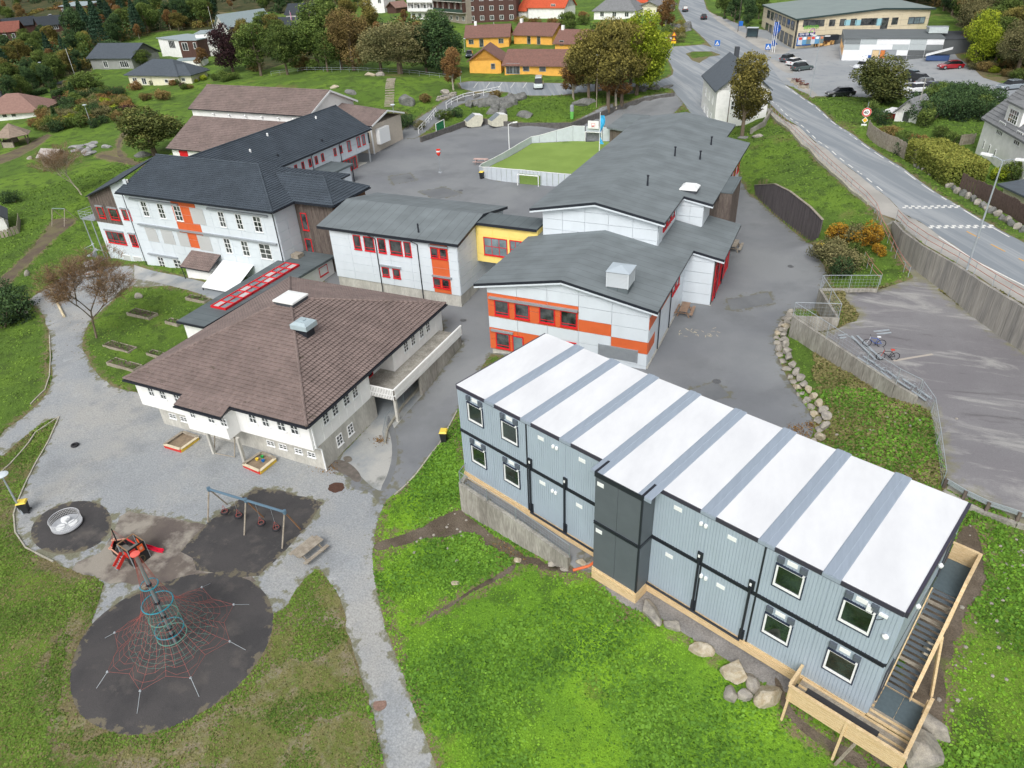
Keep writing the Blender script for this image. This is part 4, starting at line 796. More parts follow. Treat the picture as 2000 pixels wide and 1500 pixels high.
for(p,q)in(((-25.6,59.3),(-19.2,59.3)),((-19.2,59.3),(-12.8,59.3)),((-12.8,66.9),(-10.0,66.9))):
 b.slab([(p[0],p[1]+.02,zi(p[0])-.245),(q[0],q[1]+.02,zi(q[0])-.245),(q[0],q[1]+.5,zi(q[0])-.245),(p[0],p[1]+.5,zi(p[0])-.245)],.16)
b.build('soffit',WHITEP,Hb,kind='stuff')
b=MB()
for x0,x1,y0,y1 in((-24.5,-19.2,59.95,96.2),(-19.2,-13.45,59.95,96.2),(-13.5,-10.85,67.2,90.0)):
 a0,a1=zi(x0)-.37,zi(x1)-.37;b.prism([(x0,y0),(x1,y0),(x1,y1),(x0,y1)],-.4,[a0,a1,a1,a0])
b.build('upper_wall',WHITEP,Hb)
FI=Face((-24.5,59.9),0);clad(FI,Hb,[0,2.0,4.2,6.45,8.75,11.05],[5.0,6.0,7.0,8.0,9.0],top=lambda u:zi(-24.5+u)-.4)
FIr=Face((-13.4,59.9),90);clad(FIr,Hb,[0,1.5],[5.0,6,7,7.6]);
for k in range(3):win(FIr,Hb,('w',1.6+k*1.6,2.9+k*1.6,6.3,7.5),off=.02)
clad(Face((-13.4,67.15),0),Hb,[0,1.3,2.55],[5,6,7.0,7.6],top=lambda u:zi(-13.4+u)-.4)
b=MB();b.box(-11.3,-8.95,70.9,76.3,-.5,7.35);b.build('tower_wall',WOODG,Hb);simplebox('tower_roof',Hb,-11.4,-8.8,70.8,76.4,7.36,7.45,FELTD[0])
boards(Face((-11.35,70.85),0),Hb,0,2.45,-.4,7.3,.25);boards(Face((-8.9,70.85),90),Hb,0,5.5,-.4,7.3,.3)
clad(Face((-10.85,76.4),90),Hb,[0,2.7,5.4,8.1,10.8,13.5],[-.3,1.2,2.7,4.2,5.7,7.1])
for k in range(5):win(Face((-10.85,76.4),90),Hb,('w',.6+k*2.7,2.1+k*2.7,4.4,6.0),off=.035)
for px,py in((1264.7,361),(1318,303.5),(1367,311.5),(1388.7,283)):
 p=W(px,py,8.2);z=zi(p[0]);p=W(px,py,z);b=MB();b.lathe((p[0],p[1],z-.1),[(.1,0),(.08,.9),(.13,.92),(.13,1.05)],8);b.build('roof_vent',BLACKT,Hb)
p=W(1347,372,7.9);b=MB();b.box(p[0]-.75,p[0]+.75,p[1]-.8,p[1]+.8,7.2,8.15);s_=b.build('skylight_kerb',DARKG,Hb)
b=MB();b.prism([(p[0]-.85,p[1]-.9),(p[0]+.85,p[1]-.9),(p[0]+.85,p[1]+.9),(p[0]-.85,p[1]+.9)],8.15,8.25);b.hexa([(p[0]-.85,p[1]-.9,8.25),(p[0]+.85,p[1]-.9,8.25),(p[0]+.85,p[1]+.9,8.25),(p[0]-.85,p[1]+.9,8.25),(p[0]-.5,p[1]-.55,8.5),(p[0]+.5,p[1]-.55,8.5),(p[0]+.5,p[1]+.55,8.5),(p[0]-.5,p[1]+.55,8.5)]);b.build('skylight',WHITEF,Hb)
# D: long dark-tiled wing
Db=thing('long_wing','long white school wing with dark tiled roof and a row of small red windows','school building',(-73,82,0))
D0,D1=62,94.9
roof(Db,[([(-67.4,D0,4.85),(-67.4,D1,4.85),(-73.4,D1,8),(-73.4,D0,8)],1),([(-79.4,D1,4.85),(-79.4,D0,4.85),(-73.4,D0,8),(-73.4,D1,8)],1)],DRK,ridge=[((-73.4,D0,8),(-73.4,D1,8))],lift=.06)
g=MB();g.beam((-67.32,70,4.75),(-67.32,D1,4.75),.14,.12);g.build('gutter',BLACKT,Db)
simplebox('wall',Db,-78.8,-67.95,64,94.4,1.9,4.9,WHITEP);simplebox('ground_floor_wall',Db,-78.6,-69.4,64,93.0,-3,1.9,CONCW);simplebox('ground_floor_wall',Db,-70,-67.98,64,86.2,-3,1.9,WHITEP)
b=MB();b.face([(-78.8,94.4,4.9),(-73.4,94.4,7.7),(-67.95,94.4,4.9)]);b.face([(-78.8,94.4,4.9),(-67.95,94.4,4.9),(-73.4,94.4,7.7)]);b.build('gable',WHITEW,Db)
FDr=Face((-67.9,70.0),90);clad(FDr,Db,[0,3,6,9,12,15,18,21,24.4],[2.0,3.45,4.85])
for r in((225,1235,258,1283),(277,1213,308,1262),(330,1192,360,1240),(382,1170,413,1218),(430,1150,460,1197),(478,1130,508,1178),(572,1090,600,1140),(617,1072,645,1118)):win(FDr,Db,q2(*r),z=(3.1,4.15),off=.035)
for r in((675,1048,713,1113),(748,1020,783,1083),(787,1005,820,1067)):win(FDr,Db,q2(*r),z=(2.85,4.35),off=.035,gm=GLASSB)
win(FDr,Db,q2(833,990,853,1065),z=(2.8,4.3),fm=BLACKT,off=.035)
win(Face((-67.9,70.0),90),Db,('w',17.2,20.5,0,1.85),cols=4,off=.03,sill=False,name='glazed_entrance');simplebox('entrance_floor',Db,-69.3,-67.9,86.3,93.2,.0,.06,CONCW)
b=MB();b.beam((-67.7,93.9,0),(-67.7,93.9,1.95),.2,.2);b.build('post',GREYM,Db)
for y in(72.5,80.2,86.8):pipe(Db,[(-67.3,y,4.75),(-67.75,y,4.4),(-67.75,y,.2)])
for px,py,m_ in((622.7,242,BLACKT),(625.7,277.5,WHITEF),(536.7,277,BLACKT),(533.8,316,WHITEF),(493,313,WHITEF)):
 p=W(px,py,6.4);zz=8-(p[0]+73.4)*.525;p=W(px,py,zz);zz=8-max(0,p[0]+73.4)*.525;b=MB();b.lathe((p[0],p[1],zz-.1),[(.14,0),(.14,.4),(.02,.5)],7);b.build('roof_vent',m_,Db)
an=thing('entrance_annex','small flat-roofed annex against the long dark-roofed wing','building',(-66,80,0))
b=MB();b.box(-67.9,-63.9,76.5,84.4,2.35,2.6);b.build('roof',FELTD[0],an);simplebox('wall',an,-67.9,-64.3,76.9,84.0,-.2,2.35,WHITEP);win(Face((-67.9,76.9),0),an,('w',1.6,2.6,-.1,2.0),fm=WOODP,off=.02,name='door',sill=False);b=MB();b.beam((-64.1,84.2,-.1),(-64.1,84.2,2.4),.12,.12);b.beam((-64.1,76.7,-.1),(-64.1,76.7,2.4),.12,.12);b.build('post',BLACKT,an)
# E: gym with brown roofs
Eb=thing('gymnasium','white gymnasium with large two-level brown tiled roof behind the dark roofs','school building',(-90,95,-1))
roof(Eb,[([(-103.8,93.6,6.45),(-78.0,93.6,6.45),(-78.0,99.9,9.15),(-104.6,99.9,9.15)],0),([(-78.0,107,6.2),(-104.6,107,6.2),(-104.6,99.9,9.15),(-78.0,99.9,9.15)],0)],BRN,pitch=.45,lift=.06,ridge=[((-104.6,99.9,9.15),(-78,99.9,9.15))])
roof(Eb,[([(-100.5,84,2.4),(-76,84,2.4),(-76,92.6,5.6),(-102,92.6,5.6)],0)],BRN,pitch=.45,lift=.06,name='lower_roof')
simplebox('wall',Eb,-103.5,-78.5,94.1,106.4,-3,6.3,WHITEW);simplebox('lower_wall',Eb,-99.8,-79.2,84.5,94.1,-3,2.5,WHITEW)
b=MB();b.face([(-78.5,94.1,6.3),(-78.5,106.4,6.3),(-78.5,99.9,9)]);b.face([(-103.5,94.1,6.3),(-103.5,99.9,9),(-103.5,106.4,6.3)]);b.build('gable',WHITEW,Eb)
b=MB()
for p,q in(((-77.95,93.6,6.4),(-77.95,99.9,9.1)),((-77.95,99.9,9.1),(-77.95,107,6.15))):b.beam(p,q,.06,.3)
b.build('bargeboard',WHITEF,Eb)
b=MB()
for x in(-98.5,-95,-91.5,-88,-84.5,-81.5):b.beam((x,93.7,5.9),(x,94.1,5.6),.25,.2)
b.build('rafter_end',WHITEF,Eb)
win(Face((-99.8,84.5),0),Eb,('w',1.6,3.4,.9,2.1),fm=REDF,gm=REDF,off=.02,sill=False,name='red_shutter')
for px,py in((437,240),(505,252)):
 p=W(px,py,4.6);b=MB();b.lathe((p[0],p[1],3.7),[(.2,0),(.2,1.0),(.28,1.05),(.28,1.3)],8);b.build('roof_vent',mat('copper_brown',(150,110,90),.6),Eb)
b=MB();b.obox((*W(561,208,6.4)[:2],5.6),.7,.7,.9);b.build('chimney',mat('brick_red',(170,92,66),.9,noise=.2),Eb)
po=thing('gymnasium_porch','beige entrance porch with a small brown gable roof at the end of the gymnasium','porch',(-74,103,0))
roof(po,[([(-78.4,98.0,5.2),(-69.4,98.0,4.4),(-69.4,103,5.8),(-78.4,103,6.6)],0),([(-69.4,108,4.4),(-78.4,108,5.2),(-78.4,103,6.6),(-69.4,103,5.8)],0)],BRN)
simplebox('wall',po,-78.4,-70,98.4,107.6,-.3,4.3,mat('beige_wall',(196,186,172),.8,noise=.06));b=MB();b.beam((-69.9,98.3,-.3),(-69.9,98.3,4.4),.18,.18);b.beam((-69.4,98.0,4.4),(-69.4,103,5.8),.06,.25);b.beam((-69.4,103,5.8),(-69.4,108,4.4),.06,.25);b.build('white_trim',WHITEF,po)
simplebox('bay_window',po,-69.95,-69.2,99.5,102.5,1.2,3.6,WHITEF)
Jb=thing('storage_shed','dark boarded shed with grey felt roof behind the long school roof','shed',(-32.5,118,.3))
b=MB();b.slab([(-34.5,111.7,3.1),(-30.6,111.7,2.7),(-30.6,123.4,2.7),(-34.5,121.8,3.1)],.2);b.build('roof',FELT[1],Jb)
simplebox('wall',Jb,-34.1,-31.0,112.2,121.4,-.2,2.6,WOODG);boards(Face((-34.1,112.2),0),Jb,0,3.1,0,2.6,.3)
# MODULES (two-storey grey container classrooms)
CLADG=mat('grey_cladding',(166,180,192),.5,noise=.04,nscale=1.2,stretch=(1,1,.4))
CLADD=mat('dark_cladding',(92,99,105),.5,noise=.05,nscale=1)
ROOFW=mat('white_membrane',(218,220,223),.5,noise=.012,nscale=.5,col2=(230,232,234),stretch=(1,.4,1))
ROOFJ=mat('grey_joint_strip',(150,162,176),.5,noise=.05,nscale=2,stretch=(3,.3,1))
Mo=thing('modular_classrooms','long two-storey block of nine grey modular classrooms with white roof and grey joint strips','modular building',(-6,29,-1.5))
FM=Face((-19.35,32.45),-19.2);ML,MD=26.82,8.6
def mbx(b,u0,u1,z0,z1,o0,o1,m=0):FM.box(b,u0,u1,z0,z1,o0,o1,m)
mw=ML/9
ribs={}
def ribmesh(w,h,m):
 k=(round(w,2),round(h,2),m.name)
 if k not in ribs:
  b=MB();b.box(0.01,w-.01,-.02,0,0,h);n=int(w/.165)
  for i in range(n):
   x=.02+(w-.04)*(i+.5)/n;b.box(x-.066,x+.066,-.045,-.019,.01,h-.01)
  me=bpy.data.meshes.new('cladding');me.from_pydata(b.v,[],b.f);me.materials.append(m);ribs[k]=me
 return ribs[k]
FML=Face(FM.P(0,0,-MD)[:2],-109.2);FMR=Face(FM.P(ML,0,0)[:2],70.8)
b=MB();mbx(b,0,ML,-1.0,5.85,-MD,0);b.build('module_wall',CLADG,Mo)
for i in range(9):
 for z0,z1 in((-1.0,2.42),(2.62,5.85)):
  if i==4:continue
  o=put('cladding',ribmesh(mw,z1-z0,CLADG),Mo,FM.P(i*mw,z0,0),FM.a);o['kind']='stuff'
for F_,n_ in((FML,3),(FMR,3)):
 for i in range(n_):
  for z0,z1 in((-1.0,2.42),(2.62,5.85)):o=put('cladding',ribmesh(MD/n_,z1-z0,CLADG),Mo,F_.P(i*MD/n_,z0,0),F_.a);o['kind']='stuff'
bu0,bu1=4*mw-.05,5*mw-.05
b=MB();mbx(b,bu0,bu1,-1.0,5.9,-.1,1.12);b.build('projecting_bay',CLADD,Mo)
for z0,z1 in((-1.0,2.4),(2.62,5.8)):
 for k in range(2):
  b=MB();FM.box(b,bu0+.03+k*1.46,bu0+1.47+k*1.46,z0,z1,1.12,1.15);b.build('bay_panel',CLADD,Mo)
Fbr=Face(FM.P(bu1,0,1.12)[:2],70.8)
for z0,z1 in((-1.0,2.4),(2.62,5.8)):
 b=MB();Fbr.box(b,.03,1.1,z0,z1,0,.03);b.build('bay_panel',CLADD,Mo)
for i in range(9):
 b=MB();o1=1.12 if i==4 else .02
 mbx(b,i*mw,(i+1)*mw,5.86,6.0,-MD-.02,o1);b.build('roof_panel',ROOFW,Mo)
for i in range(1,9):
 u=i*mw;o1=1.1 if i in(4,5)else .1
 b=MB();P0=[]
 for o_ in(o1,-MD-.1):
  P0.append([FM.P(u-.4,6.004,o_),FM.P(u-.34,6.03,o_),FM.P(u+.02,6.05,o_),FM.P(u+.06,6.03,o_),FM.P(u+.34,6.025,o_),FM.P(u+.4,6.004,o_)])
 for k in range(5):b.face([P0[0][k],P0[0][k+1],P0[1][k+1],P0[1][k]])
 b.face(P0[0][::-1]);b.face(P0[1])
 FM.box(b,u-.4,u+.4,5.8,6.0,o1-.02,o1+.03)
 b.build('joint_strip',ROOFJ,Mo)
EDGE=mat('edge_flashing',(74,72,86),.35,metal=.3)
b=MB();mbx(b,0,bu0,5.72,5.97,.02,.07);b.build('roof_edge',EDGE,Mo)
b=MB();mbx(b,bu1,ML,5.72,5.97,.02,.07);b.build('roof_edge',EDGE,Mo)
b=MB();mbx(b,bu0-.04,bu1+.04,5.72,6.04,1.12,1.18);mbx(b,bu0-.04,bu0+.1,5.72,6.06,.0,1.12);mbx(b,bu1-.1,bu1+.04,5.72,6.06,.0,1.12);b.build('roof_edge',BLACKT,Mo,kind='stuff')
b=MB();FMR.box(b,0,MD,5.7,6.02,.0,.14);b.build('roof_edge',EDGE,Mo);b=MB();FML.box(b,0,MD,5.7,6.0,.0,.1);b.build('roof_edge',EDGE,Mo)
b=MB();mbx(b,0,bu0,2.4,2.5,.0,.09);mbx(b,0,bu0,2.54,2.64,.0,.09);mbx(b,bu1,ML,2.4,2.5,.0,.09);mbx(b,bu1,ML,2.54,2.64,.0,.09)
mbx(b,bu0,bu1+.02,2.4,2.5,1.13,1.2);mbx(b,bu0,bu1+.02,2.54,2.62,1.13,1.2);Fbr.box(b,0,1.1,2.4,2.6,0,.06);FMR.box(b,0,MD,2.42,2.6,0,.05);FML.box(b,0,MD,2.42,2.6,0,.05)
b.build('floor_band',BLACKT,Mo,kind='stuff')
for i in(2,6,7):
 b=MB();
 if i in(2,7):mbx(b,i*mw-.04,i*mw+.04,2.6,5.75,.03,.1)
 mbx(b,i*mw-.04,i*mw+.04,-1.0,2.42,.03,.1);b.build('corner_trim',BLACKT,Mo)
b=MB();mbx(b,bu1-.07,bu1+.03,-1,5.8,1.1,1.18);b.build('corner_trim',BLACKT,Mo)
for u in(2*mw+.25,3*mw,6*mw-.12,7*mw-.3):
 b=MB();b.tube([FM.P(u,2.9,.16),FM.P(u,-.9,.16)],.065,7);mbx(b,u-.14,u+.16,2.65,3.3,.05,.12);mbx(b,u-.12,u+.14,-1.0,-.3,.05,.14);b.build('waste_pipe',BLACKT,Mo,kind='stuff')
 b=MB();mbx(b,u-.08,u+.02,2.95,3.12,.12,.15);b.build('pipe_label',WHITEF,Mo)
for u0,u1 in((2*mw+.25,4*mw-.3),(5*mw,7*mw-.3)):
 b=MB();b.tube([FM.P(u0,-.95,.2),FM.P(u1,-1.02,.2)],.07,7);b.build('waste_pipe',BLACKT,Mo)
b=MB();b.tube([FM.P(4*mw-.35,-1.0,.2),FM.P(4*mw-.2,-1.1,.6),FM.P(4*mw-.35,-1.25,1.1),FM.P(4*mw-.9,-1.35,1.9)],.085,7);b.build('drain_pipe',mat('orange_pipe',(214,106,60),.5),Mo)
b=MB();b.tube([FM.P(4*mw-.4,-1.05,.25),FM.P(4*mw+.0,-1.08,.3)],.075,7);b.build('drain_pipe',MATS['orange_pipe'],Mo)
b=MB();mbx(b,0,bu0,-1.62,-1.0,-.2,.1);b.build('skirting',WOODP,Mo)
b=MB();mbx(b,bu1,ML,-1.7,-1.0,-.2,.1);b.build('skirting',WOODP,Mo)
b=MB();mbx(b,bu0-.02,bu1+.05,-1.9,-1.0,.1,1.2);b.build('skirting',WOODP,Mo)
for z in(-1.2,-1.42):
 b=MB();mbx(b,bu1+.02,ML,z-.09,z+.09,.1,.14);b.build('skirting_board',WOODP,Mo);b=MB();mbx(b,0,bu0,z-.08,z+.08,.1,.13);b.build('skirting_board',WOODP,Mo)
 b=MB();mbx(b,bu0,bu1,z-.09,z+.09,1.2,1.24);b.build('skirting_board',WOODP,Mo)
b=MB();FMR.box(b,0,MD,-2.4,-1.0,-.2,.0);b.build('foundation',CONCD,Mo)
DG=mat('vent_grey',(92,100,110),.5)
def modwin(u,z):
 b=MB();w,h=1.32,1.34
 for a,c,d,e in((-.05,w+.05,-.06,.0),(-.05,w+.05,h,h+.08),(-.05,0,0,h),(w,w+.05,0,h)):mbx(b,u+a,u+c,z+d,z+e,.02,.12)
 o=b.build('window',mat('window_trim',(44,52,72),.4),Mo)
 b=MB()
 for a,c,d,e in((0,w,0,.12),(0,w,h-.05,h),(0,.09,.12,h-.05),(w-.09,w,.12,h-.05)):mbx(b,u+a,u+c,z+d,z+e,.0,.1)
 q=b.build('frame',WHITEF,Mo);q.parent=o
 b=MB();mbx(b,u+.08,u+w-.08,z+.1,z+h-.04,.0,.055);q=b.build('pane',mat('module_glass',(40,52,46),.04,spec=1,noise=.6,nscale=1.2),Mo);q.parent=o
 for dx in(.15,w-.1):
  b=MB();mbx(b,u+dx-.17,u+dx+.15,z+h+.22,z+h+.56,.04,.17);mbx(b,u+dx-.12,u+dx+.1,z+h+.27,z+h+.51,.17,.2);b.build('wall_vent',DG,Mo)
 b=MB();mbx(b,u+w/2-.24,u+w/2+.24,z+h+.26,z+h+.52,.04,.07);b.build('sign_plate',WHITEF,Mo)
 b=MB();mbx(b,u+w-.1,u+w+.0,z+h+.08,z+h+.16,.1,.2);b.build('window_sensor',WHITEF,Mo)
for u in(.95,3.92,21.5,24.55):
 for z in(3.75,.38):modwin(u,z)
for u,z in((2*mw+.9,5.1),(3*mw+.95,5.05),(5*mw+1.1,5.15),(6*mw+1.1,5.05),(2*mw+.95,1.75),(3*mw+.8,1.6),(5*mw+.9,1.7),(6*mw+.95,1.6)):
 b=MB();mbx(b,u,u+.46,z,z+.26,.03,.06);b.build('sign_plate',WHITEF,Mo)
for u,z in((bu0+.15,5.2),(bu0+.15,1.85)):
 b=MB();mbx(b,u,u+.42,z,z+.26,1.15,1.17);b.build('sign_plate',WHITEF,Mo)
for u,z in((2*mw+2.1,5.2),(6*mw-.3,5.2),(2*mw+2.0,1.8),(6*mw+.1,1.8)):
 for d in(0,.26):
  b=MB();p=FM.P(u+d,z,.1);b.lathe(p,[(.1,-.12),(.1,.02),(.05,.08)],8);b.build('vent_cap',WHITEF,Mo)
b=MB();mbx(b,ML-1.35,ML-1.1,5.2,5.5,.04,.2);b.build('junction_box',WHITEF,Mo);b=MB();mbx(b,ML-.85,ML-.5,5.28,5.38,.04,.18);b.build('lamp',WHITEF,Mo)
b=MB();b.tube([FM.P(ML-1.2,5.2,.08),FM.P(ML-1.1,4.95,.08),FM.P(ML-.85,4.88,.08),FM.P(ML-.65,5.1,.08),FM.P(ML-.66,5.28,.08)],.014,4);b.build('cable',BLACKT,Mo)
b=MB();b.lathe(FM.P(ML-.35,4.3,.12),[(.12,-.1),(.14,0),(.05,.09)],10);b.build('siren',WHITEF,Mo)
for u,z in((2.2,4.5),(5.2,4.6)):
 b=MB();b.lathe(FMR.P(u,z,.16),[(.09,-.12),(.12,0),(.05,.1)],9);b.build('wall_lamp',WHITEF,Mo)
win(FMR,Mo,('w',6.6,7.6,2.6,4.7),fm=DARKG,off=.05,sill=False,name='door',gm=BLIND)
win(FMR,Mo,('w',.9,1.9,-1.0,1.1),fm=DARKG,off=.05,sill=False,name='door',gm=BLIND)
St=thing('timber_stair','timber and grating stair with wooden parapet rising along the end of the modular classrooms','stair',FMR.P(5,-1.2,.7))
def fb(u0,u1,z0,z1,o0,o1,name,m):
 b=MB();FMR.box(b,u0,u1,z0,z1,o0,o1);return b.build(name,m,St)
GRT=mat('steel_grating',(112,122,130),.6,metal=.3,noise=.15,nscale=25)
MATG=mat('rubber_mat',(88,102,108),.8,noise=.1,nscale=6)
fb(6.0,8.45,2.38,2.48,.1,1.25,'landing',MATG)
for k in range(7):fb(8.36,8.42,2.5+k*.145,2.63+k*.145,.1,1.3,'parapet_board',WOODP)
for k in range(7):fb(6.0,8.4,2.5+k*.145,2.63+k*.145,1.24,1.29,'parapet_board',WOODP)
fb(6.0,8.45,3.5,3.56,1.2,1.36,'parapet_cap',WOODP);fb(8.34,8.48,3.5,3.56,.05,1.2,'parapet_cap',WOODP)
us0,us1,zt0,zt1=1.95,6.0,-.9,2.42;NT=19
for k in range(NT):
 t=(k+.5)/NT;u=us0+(us1-us0)*t;z=zt0+(zt1-zt0)*t
 fb(u-.1,u+.09,z-.03,z+.02,.16,1.2,'tread',WOODT if k in(5,13,16)else GRT)
b=MB()
for o_ in(.13,1.22):b.beam(FMR.P(us0,zt0-.05,o_),FMR.P(us1,zt1-.05,o_),.05,.24)
b.build('stringer',WOODP,St,kind='stuff')
b=MB();b.beam(FMR.P(us0-.3,zt0+.95,1.28),FMR.P(us1,zt1+1.1,1.28),.15,.05);b.build('handrail',WOODP,St)
for k in range(5):
 b=MB();d=k*.17;b.beam(FMR.P(us0-.25,zt0+.15+d,1.27),FMR.P(us1,zt1+.22+d,1.27),.03,.14);b.build('parapet_board',WOODP,St)
for u,zt in((6.3,2.4),(8.3,2.4),(4.0,.9)):
 b=MB();b.beam(FMR.P(u,-2.6,1.2),FMR.P(u,zt,1.2),.12,.12);b.build('post',WOODP,St)
b=MB();b.beam(FMR.P(3.9,-2.2,1.9),FMR.P(4.6,1.1,1.3),.12,.12);b.build('brace',WOODP,St)
Dk=thing('timber_deck','timber deck with boarded parapet and grey rubber mats at the corner of the modules','deck',(6,23.5,-1.1))
def dbx(F_,u0,u1,z0,z1,o0,o1,name,m):
 b=MB();F_.box(b,u0,u1,z0,z1,o0,o1);return b.build(name,m,Dk)
for k in range(10):dbx(FM,23.9,ML+1.95,-1.12,-1.04,.12+k*.145,.255+k*.145,'deck_board',WOODT if k%3 else WOODP)
nb=20
for k in range(15):dbx(FMR,-.02+k*.15,.12+k*.15,-1.12,-1.04,.02,1.95,'deck_board',WOODT if k%2 else WOODP)
dbx(FMR,.55,2.0,-1.038,-1.02,.15,1.0,'rubber_mat',MATG);dbx(FMR,.55,2.0,-1.038,-1.02,1.02,1.88,'rubber_mat',MATG)
dbx(FM,24.3,27.6,-1.038,-1.02,.5,.82,'rubber_mat',mat('dark_mat',(60,60,62),.8))
for k in range(7):
 dbx(FM,23.75,ML+2.1,-1.25+k*.15,-1.115+k*.15,1.56,1.6,'parapet_board',WOODP)
 dbx(FMR,-1.55,2.0,-1.25+k*.15,-1.115+k*.15,1.98,2.02,'parapet_board',WOODP)
 dbx(FM,23.72,23.76,-1.25+k*.15,-1.115+k*.15,.2,1.56,'parapet_board',WOODP)
dbx(FM,23.7,ML+2.1,-.2,-.15,1.5,1.66,'parapet_cap',WOODP);dbx(FMR,-1.6,2.05,-.198,-.148,1.92,2.08,'parapet_cap',WOODP);dbx(FM,23.66,23.8,-.199,-.149,.15,1.5,'parapet_cap',WOODP)
for u,o_,zz in((23.85,1.55,-2.9),(26.4,1.6,-3.1),(ML+2.0,1.55,-3.6),(ML+1.9,-1.8,-2.8)):
 b=MB();b.beam(FM.P(u,zz,o_+.25),FM.P(u,-.25,o_-.05),.11,.11);b.build('post',WOODP,Dk)
b=MB();b.beam(FM.P(26.6,-2.9,2.0),FM.P(27.0,-1.3,1.5),.1,.1);b.build('brace',WOODT,Dk)
def ribbon_wall(o_name,P,zb,th,m,parent,up=None,step=None,cap=None,name='wall_panel'):
 """wall along 3d polyline P (top line), down to zb (number or list), as separate panels"""
 n=len(P)
 for i in range(n-1):
  a,c=np.array(P[i],float),np.array(P[i+1],float);L=np.hypot(*(c-a)[:2]);k=max(1,int(round(L/step)))if step else 1
  z0,z1=(zb[i],zb[i+1])if isinstance(zb,(list,tuple))else(zb,zb)
  e=(c-a)[:2]/L;nn=np.array([-e[1],e[0]])*th/2
  for j in range(k):
   t0,t1=j/k,(j+1)/k;p,q=a+(c-a)*t0,a+(c-a)*t1;p2=p[:2]+e*.015;q2=q[:2]-e*.015 if step else q[:2]
   b=MB();b.prism([p2-nn,q2-nn,q2+nn,p2+nn],[z0+(z1-z0)*t0,z0+(z1-z0)*t1]*1+[z0+(z1-z0)*t1,z0+(z1-z0)*t0],[p[2],q[2],q[2],p[2]]);b.build(name,m,parent)
rw=thing('retaining_wall','stained concrete retaining wall with wire fence below the modular classrooms','wall',(*WALL_MOD[1][:2],-3.8))
ribbon_wall('x',[(p[0],p[1],-1.25)for p in WALL_MOD],[-3.2,-4.3,-4.2,-3.0],.26,CONCD,rw,step=3.2)
WIRE=mat('fence_wire',(150,160,166),.5,metal=.4)
def wirefence(name,label,P,h=1.15,step=2.4,m=None,mesh=True,top=True,cat='fence',zoff=0,rails=(1.,),group=None,mid=.28):
 """post and mesh fence on 3d line P"""
 t=thing(name,label,cat,P[0],group);m=m or WIRE;P=[np.array(p,float)+(0,0,zoff)for p in P]
 for a,c in zip(P[:-1],P[1:]):
  L=np.linalg.norm(c-a);k=max(1,int(L/step))
  for j in range(k):
   p=a+(c-a)*j/k;b=MB();b.tube([p,p+(0,0,h)],.03,5);b.build('post',m,t)
  for r in rails:
   b=MB();b.tube([a+(0,0,h*r),c+(0,0,h*r)],.026,4);b.build('rail',m,t)
  if mesh:
   b=MB();n=int(L/mid);
   for j in range(n):
    p=a+(c-a)*(j+.5)/n;b.tube([p+(0,0,.05),p+(0,0,h)],.006,3,cap=False)
   for j in range(1,int(h/mid)):b.tube([a+(0,0,j*mid),c+(0,0,j*mid)],.006,3,cap=False)
   b.build('wire_mesh',m,t,kind='stuff')
 b=MB();b.tube([P[-1],P[-1]+(0,0,h)],.03,5);b.build('post',m,t);return t
wirefence('wire_fence','low wire fence along the top of the stained retaining wall below the modules',[(p[0],p[1],-1.25)for p in WALL_MOD],1.0,mid=.22)
# PLAYGROUND
RED=mat('red_rope',(164,88,80),.7);TEAL=mat('teal_ring',(36,140,160),.45);GRN=mat('green_rope',(96,140,128),.7);STEELP=mat('pole_steel',(150,168,176),.35,metal=.5)
nc=(-29.94,15.63);zg=hz(*nc);nett=thing('climbing_net','tall rope climbing pyramid with teal rings round a steel mast on dark rubber','climbing frame',(*nc,zg))
b=MB();b.tube([(*nc,zg),(*nc,3.1)],[.11,.1],12);b.build('mast',STEELP,nett)
b=MB();b.lathe((*nc,3.1),[(.1,0),(.24,.02),(.25,.08),(.03,.12)],14);b.build('mast_cap',mat('coral_cap',(232,104,92),.5),nett)
def ring(r,z,n=28):return[(nc[0]+r*math.cos(2*math.pi*k/n),nc[1]+r*math.sin(2*math.pi*k/n),z)for k in range(n)]+[(nc[0]+r,nc[1],z)]
for r,z,m_ in((.46,.82,TEAL),(.82,-.63,TEAL),(.78,-1.76,GRN),(.78,-2.83,TEAL),(.8,-3.35,GRN)):
 b=MB();b.tube(ring(r,z),.035,6,m=0);b.build('ring',m_,nett)
 b=MB();b.lathe((*nc,z-.08),[(.14,0),(.16,.08),(.14,.16)],10);
 for k in range(3):
  a=k*2.094+.4;b.tube([(nc[0],nc[1],z),(nc[0]+.2*math.cos(a),nc[1]+.2*math.sin(a),z)],.04,4)
 b.build('mast_collar',BLACKT,nett)
ANG=[math.radians(a)for a in(-115.3,-71.1,-28.7,15.5,60.5,107.7,152.5,-160.7)]
def pp(a,r,z):return(nc[0]+r*math.cos(a),nc[1]+r*math.sin(a),z)
node_r,node_z=3.55,-3.45
prof=[(.12,3.05),(.46,.82),(.84,-.63),(1.35,-1.75),(2.05,-2.6),(2.8,-3.1),(3.55,-3.45)]
b=MB();
allang=[]
A2_=sorted(ANG)
for i in range(8):
 a0,a1=A2_[i],A2_[(i+1)%8]+(2*math.pi if i==7 else 0)
 for j in range(4):allang.append((a0+(a1-a0)*j/4,abs(math.cos(math.pi*j/4))**.6 if j!=2 else 0.0))
def rp(k,a,s):
 r,z=prof[k];f=k/6
 return pp(a,r*(1-.19*f*(1-s)),z+.12*(1-s)*f)
for n_,(a,s)in enumerate(allang):
 if n_%2==0:b.tube([rp(k,a,s)for k in range(7)],.0075,3,cap=False)
 else:b.tube([rp(k,a,s)for k in range(2,6)],.007,3,cap=False)
def lerp3(p,q,t):return tuple(p[i]+(q[i]-p[i])*t for i in range(3))
